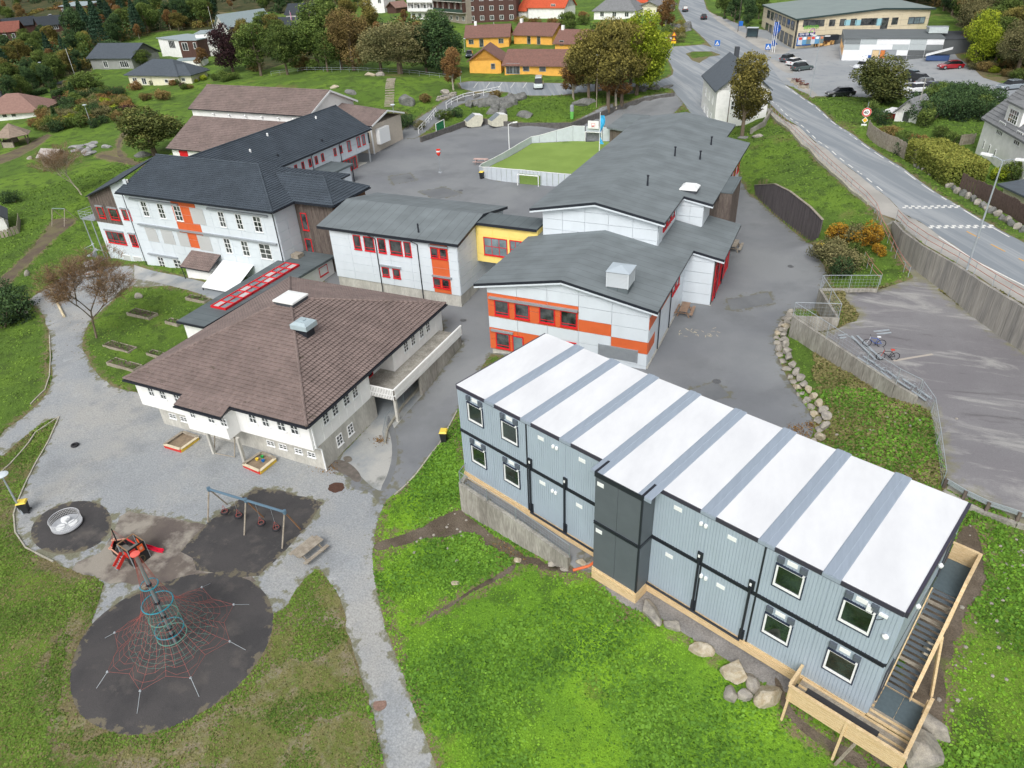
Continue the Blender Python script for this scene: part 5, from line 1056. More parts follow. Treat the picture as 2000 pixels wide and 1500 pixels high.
def level(t):
 k=int(t);f=t-k;out=[]
 for a,s in allang:
  p,q=rp(k,a,s),rp(min(6,k+1),a,s);out.append(lerp3(p,q,f))
 return out+[out[0]]
for t in(2.5,3.0,3.4,3.8,4.2,4.6,5.0,5.5):b.tube(level(t),.007,3,cap=False)
out=[]
for i in range(32):
 a,s=allang[i]
 if i%4 in(0,2):out.append(rp(6,a,s))
b.tube(out+[out[0]],.009,4,cap=False);b.build('outer_rope_net',RED,nett,kind='stuff')
b=MB()
for i in range(24):
 a=2*math.pi*i/24
 b.tube([pp(a,.82,-.63),pp(a,.78,-1.76),pp(a,.8,-2.83),pp(a+.1,1.5,-3.2),pp(a+.1,2.3,-3.3)],.0065,3,cap=False)
for r,z in((.8,-1.0),(.79,-1.35),(.79,-2.1),(.8,-2.45),(1.25,-3.05),(1.6,-3.2),(2.0,-3.27),(2.3,-3.3)):b.tube([pp(2*math.pi*k/24,r,z)for k in range(24)]+[pp(0,r,z)],.0065,3,cap=False)
b.build('inner_rope_net',GRN,nett,kind='stuff')
for a in ANG:
 b=MB();b.tube([pp(a,node_r,node_z),pp(a,4.35,hz(*pp(a,4.35,0)[:2]))],.015,5);b.lathe(pp(a,node_r,node_z-.06),[(.05,0),(.08,.06),(.05,.12)],6);b.build('ground_anchor',GALV,nett)
sw=thing('swing_frame','long blue-grey swing frame on the dark rubber pad','swing frame',(-32.2,25.0,-4))
tz=-1.62;yb=24.85
Tops=[(-35.45,yb,tz),(-32.2,yb+.05,tz),(-28.95,yb+.1,tz)]
b=MB();b.tube([Tops[0],Tops[2]],.09,8);b.build('top_beam',mat('swing_blue',(92,118,136),.5),sw)
for k,tpos in enumerate(Tops):
 b=MB();b.tube([tpos,(tpos[0]-.02,23.95,hz(tpos[0],23.95))],.055,7);b.build('leg',WOODT,sw)
 b=MB();b.tube([tpos,(tpos[0],25.85,hz(tpos[0],25.85))],.055,7);b.build('leg',mat('brown_leg',(148,112,84),.7)if k else WOODT,sw)
 b=MB();b.lathe((tpos[0],tpos[1],tpos[2]-.2),[(.1,0),(.13,.1),(.13,.34),(.02,.36)],8);b.build('bracket',MATS['swing_blue'],sw)
def torus(b,c,R,r,n=18,m_=8,ax='z',flat=1.):
 base=len(b.v)
 for i in range(n):
  for j in range(m_):
   t,u=2*math.pi*i/n,2*math.pi*j/m_;rr=R+r*math.cos(u);w=r*math.sin(u)*flat
   p=(rr*math.cos(t),rr*math.sin(t),w)if ax=='z' else((rr*math.cos(t),w,rr*math.sin(t))if ax=='y' else(w,rr*math.cos(t),rr*math.sin(t)))
   b.v.append((c[0]+p[0],c[1]+p[1],c[2]+p[2]))
 for i in range(n):
  for j in range(m_):
   b.f.append((base+i*m_+j,base+((i+1)%n)*m_+j,base+((i+1)%n)*m_+(j+1)%m_,base+i*m_+(j+1)%m_));b.m.append(0)
RUB=mat('tyre_rubber',(40,40,44),.7,noise=.1)
src=thing('tyre_swing','tyre swing with red ropes, leftmost of four on the swing frame','swing',(-34.6,yb,-3.45),'tyre swings')
b=MB();torus(b,(0,0,0),.23,.09,20,8);b.build('tyre',RUB,src,local=True,smooth=True)
b=MB();
for a in(0,2.094,4.189):b.tube([(.23*math.cos(a),.23*math.sin(a),.06),(0,0,.6)],.012,4)
torus(b,(0,0,.07),.2,.02,14,5);b.build('rope',RED,src,local=True)
b=MB();b.tube([(0,0,.6),(0,0,1.8)],.008,4);b.build('chain',GALV,src,local=True)
for x,l in((-33.4,'tyre swing with red ropes, second from left just before the middle leg'),(-31.4,'tyre swing with red ropes, third from left just past the middle leg'),(-30.1,'tyre swing with red ropes, rightmost beside the end leg')):dup(src,(x,yb+.05,-3.45),rnd.uniform(0,2),l)
mg=thing('merry_go_round','silver merry-go-round with round rail on the dark oval pad','merry-go-round',(-44.75,20.0,hz(-44.75,20)))
zz=hz(-44.75,20);SILV=mat('silver_disc',(190,192,196),.35,metal=.3,noise=.05)
b=MB();b.lathe((-44.75,20.0,zz),[(.7,.02),(1.0,.12),(1.0,.2),(.05,.22)],28);b.build('platform',SILV,mg)
b=MB();b.lathe((-44.75,20.0,zz),[(.06,.2),(.06,.62),(.22,.62),(.22,.68),(.02,.7)],14);b.build('centre_wheel',WHITEF,mg)
b=MB();b.tube([(-44.75+.98*math.cos(t*.2244),20+.98*math.sin(t*.2244),zz+.78)for t in range(29)],.03,6)
b.build('rail',SILV,mg)
b=MB()
for k in range(60):a=k*math.pi/30;b.tube([(-44.75+.97*math.cos(a),20+.97*math.sin(a),zz+.2),(-44.75+.98*math.cos(a),20+.98*math.sin(a),zz+.77)],.006,3,cap=False)
for z in(.35,.5,.64):b.tube([(-44.75+.975*math.cos(t*.2244),20+.975*math.sin(t*.2244),zz+z)for t in range(29)],.007,3)
b.build('mesh_side',WHITEF,mg,kind='stuff')
for a in(.5,2.6,4.7):
 b=MB();b.lathe((-44.75+.45*math.cos(a),20+.45*math.sin(a),zz+.2),[(.3,0),(.3,.1),(.05,.12)],14);b.build('seat',WHITEF,mg)
ps=thing('play_ship','black and red wooden pirate ship play structure with red slide','play structure',(-38.3,19.6,hz(-38.3,19.6)))
zs=hz(-38.3,19.6);BLK=mat('black_board',(36,36,38),.5);REDB=mat('red_board',(206,52,44),.5);PEACH=mat('peach_trim',(214,160,136),.6);ORB=mat('orange_board',(226,96,46),.5)
ax=lambda u,v:(-40.7+u*.985+v*.17,19.75+v*.985-u*.17)
def shb(u0,u1,v0,v1,z0,z1,name,m):
 b=MB();b.hexa([(*ax(u0,v0),zs+z0),(*ax(u1,v0),zs+z0),(*ax(u1,v1),zs+z0),(*ax(u0,v1),zs+z0),(*ax(u0,v0),zs+z1),(*ax(u1,v0),zs+z1),(*ax(u1,v1),zs+z1),(*ax(u0,v1),zs+z1)]);return b.build(name,m,ps)
def plank(pts,z0,z1,m,name='hull_board',t=.06):
 (a,c)=pts;b=MB();b.beam((*ax(*a),zs+(z0+z1)/2),(*ax(*c),zs+(z0+z1)/2),t,z1-z0);return b.build(name,m,ps)
for k in range(3):
 plank(((0,.0),(.8,.75)),.05+k*.2,.23+k*.2,BLK);plank(((.8,.75),(2.4,.8)),.05+k*.2,.23+k*.2,BLK)
 plank(((0,0),(.75,-.7)),.05+k*.2,.23+k*.2,BLK);plank(((.75,-.7),(2.2,-.75)),.05+k*.2,.23+k*.2,BLK)
plank(((0,0),(.8,.77)),.66,.72,PEACH,'gunwale',.12);plank(((0,0),(.75,-.72)),.66,.72,REDB,'gunwale',.12);plank(((.8,.77),(2.4,.82)),.66,.72,REDB,'gunwale',.12);plank(((.75,-.72),(2.2,-.77)),.66,.72,PEACH,'gunwale',.1)
shb(.5,2.6,-.6,.6,.02,.1,'ship_floor',mat('ship_floor',(120,118,112),.8))
b=MB()
for c in((0.,0.),(.75,-.72)):torus(b,(*ax(*c),zs+.76),.12,.05,12,6)
b.build('bow_ring',PEACH,ps,kind='stuff')
b=MB();b.beam((*ax(.7,0),zs+.1),(*ax(.5,.1),zs+2.2),.09,.09);b.build('ship_mast',BLK,ps)
b=MB()
for c in((1.6,.7),(1.3,.4),(.2,.1),(.9,-.6)):b.tube([(*ax(.5,.1),zs+2.1),(*ax(*c),zs+.7)],.013,4)
b.build('rigging',RED,ps,kind='stuff')
for c in((2.4,-.6),(2.4,.9),(4.0,-.6),(4.0,.9)):shb(c[0]-.05,c[0]+.05,c[1]-.05,c[1]+.05,0,1.9,'corner_post',GALV)
shb(2.4,4.0,-.6,.9,.85,.93,'tower_floor',MATS['ship_floor'])
shb(2.5,3.9,.88,.94,.95,1.85,'tower_side',BLK);shb(2.7,3.1,.86,.88,1.15,1.6,'emblem_board',ORB)
shb(4.0,4.06,-.6,.9,.95,1.95,'tower_stern',BLK);shb(4.06,4.09,-.5,.0,1.1,1.8,'stern_board',REDB);shb(4.06,4.09,.2,.7,1.1,1.8,'stern_board',ORB);shb(4.09,4.1,-.35,-.1,1.3,1.6,'stern_window',PEACH);shb(4.09,4.1,.35,.6,1.3,1.6,'stern_window',PEACH)
shb(4.0,4.06,-.6,.9,.02,.9,'tower_lower',BLK)
shb(3.2,3.95,-.64,-.6,.02,1.8,'tower_side',BLK);shb(3.3,3.8,-.67,-.64,1.0,1.6,'emblem_board',REDB)
b=MB();q=ax(4.1,.15);torus(b,(q[0],q[1],zs+.45),.33,.04,18,5,'x');b.build('crawl_ring',mat('crawl_ring',(96,84,60),.6),ps)
b=MB()
for v in(-.6,.9):b.beam((*ax(2.4,v),zs+1.9),(*ax(4.0,v),zs+1.9),.07,.07)
b.beam((*ax(2.4,-.6),zs+1.9),(*ax(2.4,.9),zs+1.9),.07,.07);b.build('top_rail',mat('brown_rail',(148,118,88),.7),ps,kind='stuff')
for k in range(6):
 shb(2.55,3.05,-.85-k*.16,-.76-k*.16,.75-k*.13,.79-k*.13,'step',GREYM)
b=MB();b.beam((*ax(2.5,-.6),zs+1.05),(*ax(2.5,-1.6),zs+.25),.05,.3);b.build('stair_side',REDB,ps);b=MB();b.beam((*ax(3.1,-.6),zs+1.05),(*ax(3.1,-1.6),zs+.25),.05,.3);b.build('stair_side',REDB,ps)
b=MB();pts_=[(3.3,.95,.9),(3.75,1.35,.55),(4.2,1.6,.3),(4.65,1.85,.25)]
for w_ in(-.13,.13):
 for p,q in zip(pts_[:-1],pts_[1:]):b.beam((*ax(p[0]+w_,p[1]-w_),zs+p[2]+.06),(*ax(q[0]+w_,q[1]-w_),zs+q[2]+.06),.04,.16)
for p,q in zip(pts_[:-1],pts_[1:]):b.beam((*ax(p[0],p[1]),zs+p[2]),(*ax(q[0],q[1]),zs+q[2]),.36,.03)
b.build('slide',mat('slide_red',(214,26,60),.35),ps,kind='stuff')
ps.scale=(.74,.74,.8);ps.location=(-38.0,19.75,zs)
def picnic(name,label,c,rz,L=1.8,m=None,group=None,dz=0):
 t=thing(name,label,'picnic table',(c[0],c[1],hz(c[0],c[1])+dz),group,rz);m=m or WOODT
 for k in range(5):b=MB();b.box(-L/2,L/2,-.36+k*.146,-.226+k*.146,.7,.74);b.build('table_board',m,t,local=True)
 for s in(-1,1):
  for k in range(2):b=MB();b.box(-L/2,L/2,s*.72-.13+k*.135,s*.72-.005+k*.135,.42,.455);b.build('bench_board',m,t,local=True)
  b=MB();x=s*(L/2-.35);b.beam((x,-.55,0),(x,-.2,.7),.05,.1);b.beam((x,.55,0),(x,.2,.7),.05,.1);b.beam((x,-.85,.38),(x,.85,.38),.05,.09);b.build('trestle',m,t,local=True)
 return t
q=G(606,1083);picnic('picnic_table','grey weathered picnic table beside the dark rubber pads',q,math.radians(78),2.0)
q=G(1330,612);picnic('picnic_table','brown picnic table against the main school building wall',(q[0]+.3,q[1]),math.radians(92),2.0,m=mat('brown_timber',(150,124,104),.8,noise=.15))
q=G(1433,487);picnic('picnic_table','pale picnic table half hidden behind the eave of the main school building',(q[0],q[1]),math.radians(90),2.2)
q=G(945,320);picnic('picnic_table','pinkish picnic table by the corner of the ball court',(q[0]-.5,q[1]),math.radians(10),2.2,m=mat('pink_timber',(196,168,160),.8,noise=.15))
q=G(1037,322);
BINB=mat('bin_black',(42,44,46),.5);BINY=mat('bin_yellow',(236,208,84),.5)
def bin_(label,c,rz,lid=None):
 t=thing('wheelie_bin',label,'bin',(c[0],c[1],hz(c[0],c[1])),'black bins with yellow lids',rz)
 b=MB();b.hexa([(-.2,-.22,.06),(.2,-.22,.06),(.2,.22,.06),(-.2,.22,.06),(-.27,-.3,.95),(.27,-.3,.95),(.27,.3,.95),(-.27,.3,.95)]);b.build('bin_body',BINB,t,local=True)
 b=MB();b.hexa([(-.3,-.33,.95),(.3,-.33,.95),(.3,.36,.95),(-.3,.36,.95),(-.24,-.25,1.06),(.24,-.25,1.06),(.24,.3,1.06),(-.24,.3,1.06)]);b.build('lid',lid or BINY,t,local=True)
 for s in(-.24,.24):b=MB();torus(b,(s,.24,.1),.07,.03,10,5,'x');b.build('wheel',RUB,t,local=True)
 return t
bin_('black wheelie bin with yellow lid beside the lamp post at the playground kerb',G(52,1000),-.9)
bin_('black wheelie bin with yellow lid at the edge of the asphalt path by the modules',G(868,862),.3)
bin_('black wheelie bin with yellow lid below the boarded retaining wall',G(1600,494),1.2)
bin_('black wheelie bin with yellow lid against the white court boards',G(941,349),.1)
q=G(147,871);b=MB();torus(b,(q[0],q[1],q[2]+.1),.22,.1,18,8);o=b.build('loose_tyre',RUB,smooth=True,label='old black tyre lying alone on the gravel yard',cat='tyre')
SAND=mat('sand',(142,126,106),.95,noise=.2,nscale=3,bump=.5)
def pit(label,P,toys=()):
 c=np.mean(P,0);z=hz(c[0],c[1]);t=thing('sandpit',label,'sandpit',(c[0],c[1],z),'sandpits under the hall')
 P=[np.array(p)for p in P]
 b=MB();b.prism([p+(c-p)*.05 for p in P],z-.05,z+.12);b.build('sand',SAND,t)
 cols=[PEACH,WOODP,WOODT,WOODP]
 for i in range(4):
  a,d=P[i],P[(i+1)%4];b=MB();b.beam((*a,z+.14),(*d,z+.14),.1,.32);b.build('side_board',[REDB,mat('yellow_board',(226,190,76),.6),WOODT,WOODT][i],t)
  b=MB();b.beam((*(a*.99+d*.01),z+.31),(*(d*.99+a*.01),z+.31),.24,.04);b.build('cap_board',WOODT if i>1 else mat('cream_timber',(214,202,176),.8,noise=.1),t)
 return t
pit('sandpit with red and yellow edge boards left of the hall posts',[(-45.4,29.4),(-43.6,29.4),(-43.5,31.2),(-45.3,31.3)])
pit('sandpit holding yellow and blue toys at the right of the hall posts',[(-37.4,29.7),(-35.6,29.5),(-35.5,31.2),(-37.1,31.4)])
for px,py,m_,l in((503,901,BINY,'yellow'),(515,904,mat('toy_blue',(40,120,190),.4),'blue'),(513,896,mat('toy_green',(60,170,90),.4),'green')):
 q=G(px,py);b=MB();b.lathe((q[0],q[1],q[2]+.12),[(.1,0),(.14,.16),(.12,.16),(.09,.03)],9);b.build('toy_bucket',m_,label=l+' toy bucket lying in the right-hand sandpit',cat='toy')
g_=thing('small_goal','small white and brown goal frame leaning under the hall bay','goal',G(440,880))
a_,c_=G(419,885),G(458,893)
b=MB();b.tube([a_,a_+(0.1,.5,1.6)],.05,6);b.tube([a_+(0.1,.5,1.6),c_+(0.1,.5,1.6)],.05,6);b.tube([c_+(.1,.5,1.6),c_],.05,6);b.tube([a_,c_],.04,6);b.build('frame',WOODT,g_)
def planter(label,c,rz,L,Wd,soil=SOIL,h=.35):
 t=thing('planter_box',label,'planter',(c[0],c[1],hz(c[0],c[1])-.05),'raised garden boxes on the lawn',rz)
 b=MB();b.box(-L/2+.04,L/2-.04,-Wd/2+.04,Wd/2-.04,0,h-.06);b.build('soil',soil,t,local=True)
 for a in((-L/2,L/2,-Wd/2,-Wd/2+.07),(-L/2,L/2,Wd/2-.07,Wd/2),(-L/2,-L/2+.07,-Wd/2+.07,Wd/2-.07),(L/2-.07,L/2,-Wd/2+.07,Wd/2-.07)):
  b=MB();b.box(*a,0,h);b.build('side_board',WOODT,t,local=True)
 b=MB()
 for k in range(int(L*26)):
  x,y=rnd.uniform(-L/2+.1,L/2-.1),rnd.uniform(-Wd/2+.1,Wd/2-.1);r_=rnd.uniform(.05,.14);a=rnd.uniform(0,6.28)
  b.face([(x-r_*math.cos(a),y-r_*math.sin(a),h-.05),(x+r_*math.sin(a)*.6,y-r_*math.cos(a)*.6,h+.06),(x+r_*math.cos(a),y+r_*math.sin(a),h+rnd.uniform(0,.16)),(x-r_*math.sin(a)*.6,y+r_*math.cos(a)*.6,h+.05)])
 b.build('plants',mat('leaf_mid',(84,110,44),.8,noise=.3,nscale=5),t,local=True,kind='stuff');return t
G_=[('long weathered garden box nearest the three-storey building',q5(1390,850,1590,890),3.6,1.0),('garden box with orange flowers in the middle of the lawn',q5(940,965,1210,1010),4.2,1.4),('short garden box beside the low flat-roofed link',q5(1255,1030,1370,1060),2.2,1.0),('garden box overgrown with pale weeds near the path',q5(750,1195,1060,1260),4.6,1.2),('short garden box close to the brown roof edge',q5(1115,1270,1240,1290),2.4,.9),('grassy garden box lowest on the lawn',q5(800,1340,1080,1390),4.6,1.2)]
for l,r,L,Wd in G_:
 a_,c_=G(r[0],r[1]),G(r[2],r[3]);c=(a_+c_)/2;planter(l,c,math.radians(-2),L*.82,Wd*.9)
def logbeam(label,p,q,r=.12,m=None,name='log',cat='log'):
 a_,c_=G(*p),G(*q);b=MB();b.tube([a_+(0,0,r),c_+(0,0,r)],r,8);b.build(name,m or WOODP,label=label,cat=cat)
logbeam('long pale log edging the gravel by the bare tree',(97,562),(126,620),.14,mat('pale_log',(206,192,160),.8,noise=.15))
def kerb(label,px,m=None,h=.12,w=.09):
 P=[G(*p)for p in px];t=thing('kerb',label,'kerb',P[0])
 P2=[P[0]]
 for a_,c_ in zip(P[:-1],P[1:]):
  n=max(1,int(np.linalg.norm(c_-a_)/1.0))
  for j in range(1,n+1):p=a_+(c_-a_)*j/n;P2.append(np.array((p[0],p[1],hz(p[0],p[1]))))
 for a_,c_ in zip(P2[:-1],P2[1:]):
  d=(c_-a_)*.02;b=MB();b.beam(a_+d+(0,0,h/2-.03),c_-d+(0,0,h/2-.03),w,h);b.build('kerb_stone',m or MATS['kerb_stone'],t)
KERBM=mat('kerb_stone',(172,168,154),.9,noise=.15,nscale=2)
kerb('curved concrete kerb between left lawn and gravel yard',[(116,814),(96,860),(70,905),(50,945),(35,980),(27,1005),(30,1040),(50,1070),(105,1098)])
kerb('concrete kerb along the narrow lawn beside the left path',[(116,814),(70,845),(40,885),(0,925)])
kerb('concrete kerb beside the upper left lawn',[(97,655),(99,700),(97,735),(88,762),(60,790)])
kerb('low kerb along the asphalt path below the modular classrooms',[(893,803),(858,868),(812,928),(770,968)],h=.12,w=.1)
kerb('curved low kerb of the ramp beside the hall',[(752,868),(757,840),(790,790),(840,735),(880,690)],h=.25,w=.16)
P=[G(752,868)+(0,0,.15),G(757,840)+(0,0,.15),G(790,790)+(0,0,.15),G(840,735)+(0,0,.15)]
wirefence('wire_fence','wire fence along the ramp beside the white hall',P,1.15,mid=.2)
for l,px,m_ in(('dark damp stain on the concrete beside the hall corner',[(640,903),(662,897),(684,905),(704,925),(706,940),(694,943),(680,930),(662,922),(646,914)],(104,98,92)),('damp stain on the apron by the hall wall',[(668,893),(684,890),(690,900),(676,905)],(112,106,98))):
 P=smooth_poly(np.array([G(*p)[:2]for p in px]),2);b=MB();b.face([(x,y,hz(x,y)+.02)for x,y in P]);b.build('damp_stain',mat('damp_%d'%m_[0],m_,.7,noise=.2,nscale=3),kind='stuff',label=l,cat='stain')
def disc(name,label,px,r,m,cat='manhole',h=.02):
 q=G(*px);b=MB();b.lathe((q[0],q[1],q[2]-.01),[(r,0),(r,h+.01),(r*.8,h+.012),(.01,h+.014)],20);b.build(name,m,label=label,cat=cat)
for l_,p_ in(('round drain cover on the asphalt yard east of the school',(1400,745)),('drain cover in the middle of the courtyard asphalt',(800,348)),('small drain cover near the court boards',(900,372)),('drain cover on the asphalt path beside the hall',(905,625)),('drain cover on the wide yard near the boarded wall',(1545,520))):disc('manhole_cover',l_,p_,.33,mat('iron_grey',(96,98,100),.7,noise=.2,nscale=8))
disc('manhole_cover','rusty round manhole cover in the gravel path',(742,1376),.36,mat('rusty_iron',(138,112,100),.8,noise=.25,nscale=8))
q=G(657,952);b=MB();n=18;b.prism([(q[0]+.62*math.cos(k*.349)*(1+.08*math.sin(k*2.3)),q[1]+.55*math.sin(k*.349)*(1+.08*math.cos(k*1.7)))for k in range(n)],q[2]-.05,q[2]+.02);b.build('rusty_patch',mat('rusty_soil',(84,60,50),.95,noise=.2,nscale=6),kind='stuff',label='dark rusty brown round patch in the gravel near the hall',cat='patch')
# SURROUNDINGS: walls, rails, court
def topline(px,z):return[W(a,b,z)for a,b in px]
wl_=thing('boarded_wall','curved retaining wall faced with dark vertical boards beside the asphalt yard','wall',WALL_WOOD[0])
P=[(p[0],p[1],zt)for p,zt in zip(WALL_WOOD,(1.2,3.3,3.7,3.7,3.5))]
for a_,c_ in zip(P[:-1],P[1:]):
 a_,c_=np.array(a_),np.array(c_);L=np.hypot(*(c_-a_)[:2]);n=max(1,int(L/.3));e=(c_-a_)/n;an_=math.atan2(e[1],e[0])
 for j in range(n):
  p=a_+e*j;q=p+e;b=MB();m2_=(p+q)/2;b.obox((m2_[0],m2_[1],-.6),np.hypot(e[0],e[1])*.93,.12+.03*(j%2),m2_[2]+.6,an_);b.build('board',mat('dark_boards',(104,98,98),.85,noise=.22,nscale=1.2,stretch=(3,3,.3),col2=(84,78,80)),wl_)
 b=MB();b.beam(a_+(0,0,.04),c_+(0,0,.04),.24,.07);b.build('cap_board',WOODT,wl_)
STREAK=mat('streaked_concrete',(134,132,128),.9,noise=.2,nscale=1.0,bump=.25,col2=(164,160,152),stretch=(1.6,1.6,.12))
rl=thing('road_retaining_wall','long curved concrete panel wall holding up the main road above the gravel lot','wall',WALL_ROAD[2])
tops=[(p[0],p[1],p[2])for p in WALL_ROAD]
ribbon_wall('x',tops,[3.6,2.4,1.4,1.2,1.2,1.2,1.2,1.2],.3,STREAK,rl,step=1.05)
def railing(label,P,h=1.05,step=2.0,m=None,m2=None,rails=(1,.55),r=.03,name='handrail_fence',cat='railing'):
 t=thing(name,label,cat,P[0]);P=[np.array(p,float)for p in P]
 for a_,c_ in zip(P[:-1],P[1:]):
  L=np.linalg.norm(c_-a_);k=max(1,int(round(L/step)))
  for j in range(k):p=a_+(c_-a_)*j/k;b=MB();b.tube([p-(0,0,.1),p+(0,0,h)],r,5);b.build('post',m or GALV,t)
 for rr in rails:b=MB();b.tube([p+(0,0,h*rr)for p in P],r*.9,5);b.build('rail',m2 or m or GALV,t)
 b=MB();b.tube([P[-1],P[-1]+(0,0,h)],r,5);b.build('post',m or GALV,t);return t
RUST=mat('rusty_red_rail',(176,120,106),.6,noise=.15,nscale=4)
railing('railing with rusty rails on top of the road retaining wall',[(p[0]+.1,p[1]+.1,p[2])for p in WALL_ROAD],m2=RUST)
gl=lambda L_,dz=0:[G(*p)+(0,0,dz)for p in L_]
railing('long railing between sidewalk and grass slope above the school yard',gl([(1503,218),(1530,244),(1560,273),(1590,301),(1622,332),(1661,368),(1690,394),(1708,416),(1718,445),(1733,475),(1748,505),(1764,532),(1773,542)]),m2=RUST)
kerb('concrete edge under the sidewalk railing',[(1501,220),(1560,276),(1621,336),(1660,372),(1696,400)],h=.3,w=.3)
railing('short rusty handrail beside the bushes at the lot entrance',gl([(1686,512),(1700,535),(1718,556)]),m2=RUST)
lw=thing('lot_retaining_wall','weathered concrete wall round the edge of the gravel lot above the grass','wall',WALL_LOT[3])
ribbon_wall('x',[(p[0],p[1],z)for p,z in zip(WALL_LOT,(1.95,1.95,1.95,2.0,2.0,2.0,2.0,1.9))],[-.2]*5+[0,.2,.6],.22,CONCD,lw,step=2.6)
wirefence('wire_fence','galvanised wire fence on the concrete wall of the gravel lot',[(p[0],p[1],1.95)for p in WALL_LOT],1.3,m=GALV,mid=.3)
wirefence('wire_fence','wire fence from the end of the lot wall down to the guard rail',gl([(1796,774),(1818,806),(1828,870),(1838,950)]),1.2,m=GALV,mid=.3)
gr_=thing('guard_rail','steel crash barrier on timber posts along the lower edge of the gravel lot','guard rail',G(1850,956))
P=[G(1843,952)+(0,0,.55),G(1880,976)+(0,0,.6),G(1925,998)+(0,0,.6),G(1985,1018)+(0,0,.6),G(2060,1040)+(0,0,.6)]
for a_,c_ in zip(P[:-1],P[1:]):
 for dz in(-.09,.09):b=MB();b.beam(a_+(0,0,dz),c_+(0,0,dz),.06,.13);b.build('rail',GALV,gr_)
 b=MB();b.beam(a_-(0,0,.9),a_+(0,0,.12),.18,.18);b.build('post',WOODG,gr_)
b=MB();
for a_,c_ in zip(P[:-1],P[1:]):b.beam(a_-(0,.2,.75),c_-(0,.2,.75),.3,.4)
b.build('concrete_edge',CONCD,gr_,kind='stuff')
def rock(name,label,c,s,m,cat='boulder',group=None,flat=.7,seed=0,parent=None,sink=.25,rz=None):
 r=np.random.default_rng(seed+1000);bmx=bmesh.new();bmesh.ops.create_icosphere(bmx,subdivisions=3,radius=1)
 pl_=[(lambda v:v/np.linalg.norm(v))(r.normal(size=3))for _ in range(13)];dd=r.uniform(.5,.88,13)
 for v in bmx.verts:
  p=np.array(v.co)
  for n_,d_ in zip(pl_,dd):
   e_=p@n_-d_
   if e_>0:p=p-n_*e_
  v.co=Vector(p*(1+r.normal(0,.012)))
 a_=r.uniform(0,3.1)if rz is None else rz;ca,sa=math.cos(a_),math.sin(a_);sx,sy,sz=s if isinstance(s,(tuple,list))else(s,s*r.uniform(.7,1),s*flat)
 for v in bmx.verts:x,y,z=v.co.x*sx,v.co.y*sy,v.co.z*sz;v.co=Vector((x*ca-y*sa,x*sa+y*ca,z+sz*(1-2*sink)*.6))
 me=bpy.data.meshes.new(name);bmx.to_mesh(me);bmx.free();me.materials.append(m);o=bpy.data.objects.new(name,me);ROOT.objects.link(o)
 if parent:o.parent=parent;og=origin(parent);o.location=(c[0]-og[0],c[1]-og[1],c[2]-og[2])
 else:o.location=[float(q)for q in c];tag(o,label,cat,group)
 return o
STN=mat('boulder_stone',(168,162,150),.85,noise=.16,nscale=3,bump=.5,bscale=6,col2=(136,132,126))
STN2=mat('pale_boulder',(192,184,166),.85,noise=.15,nscale=3.5,bump=.5,bscale=6,col2=(160,146,120))
STN3=mat('grey_boulder',(128,128,126),.9,noise=.25,nscale=1.2,bump=.7,bscale=3,col2=(96,98,94))
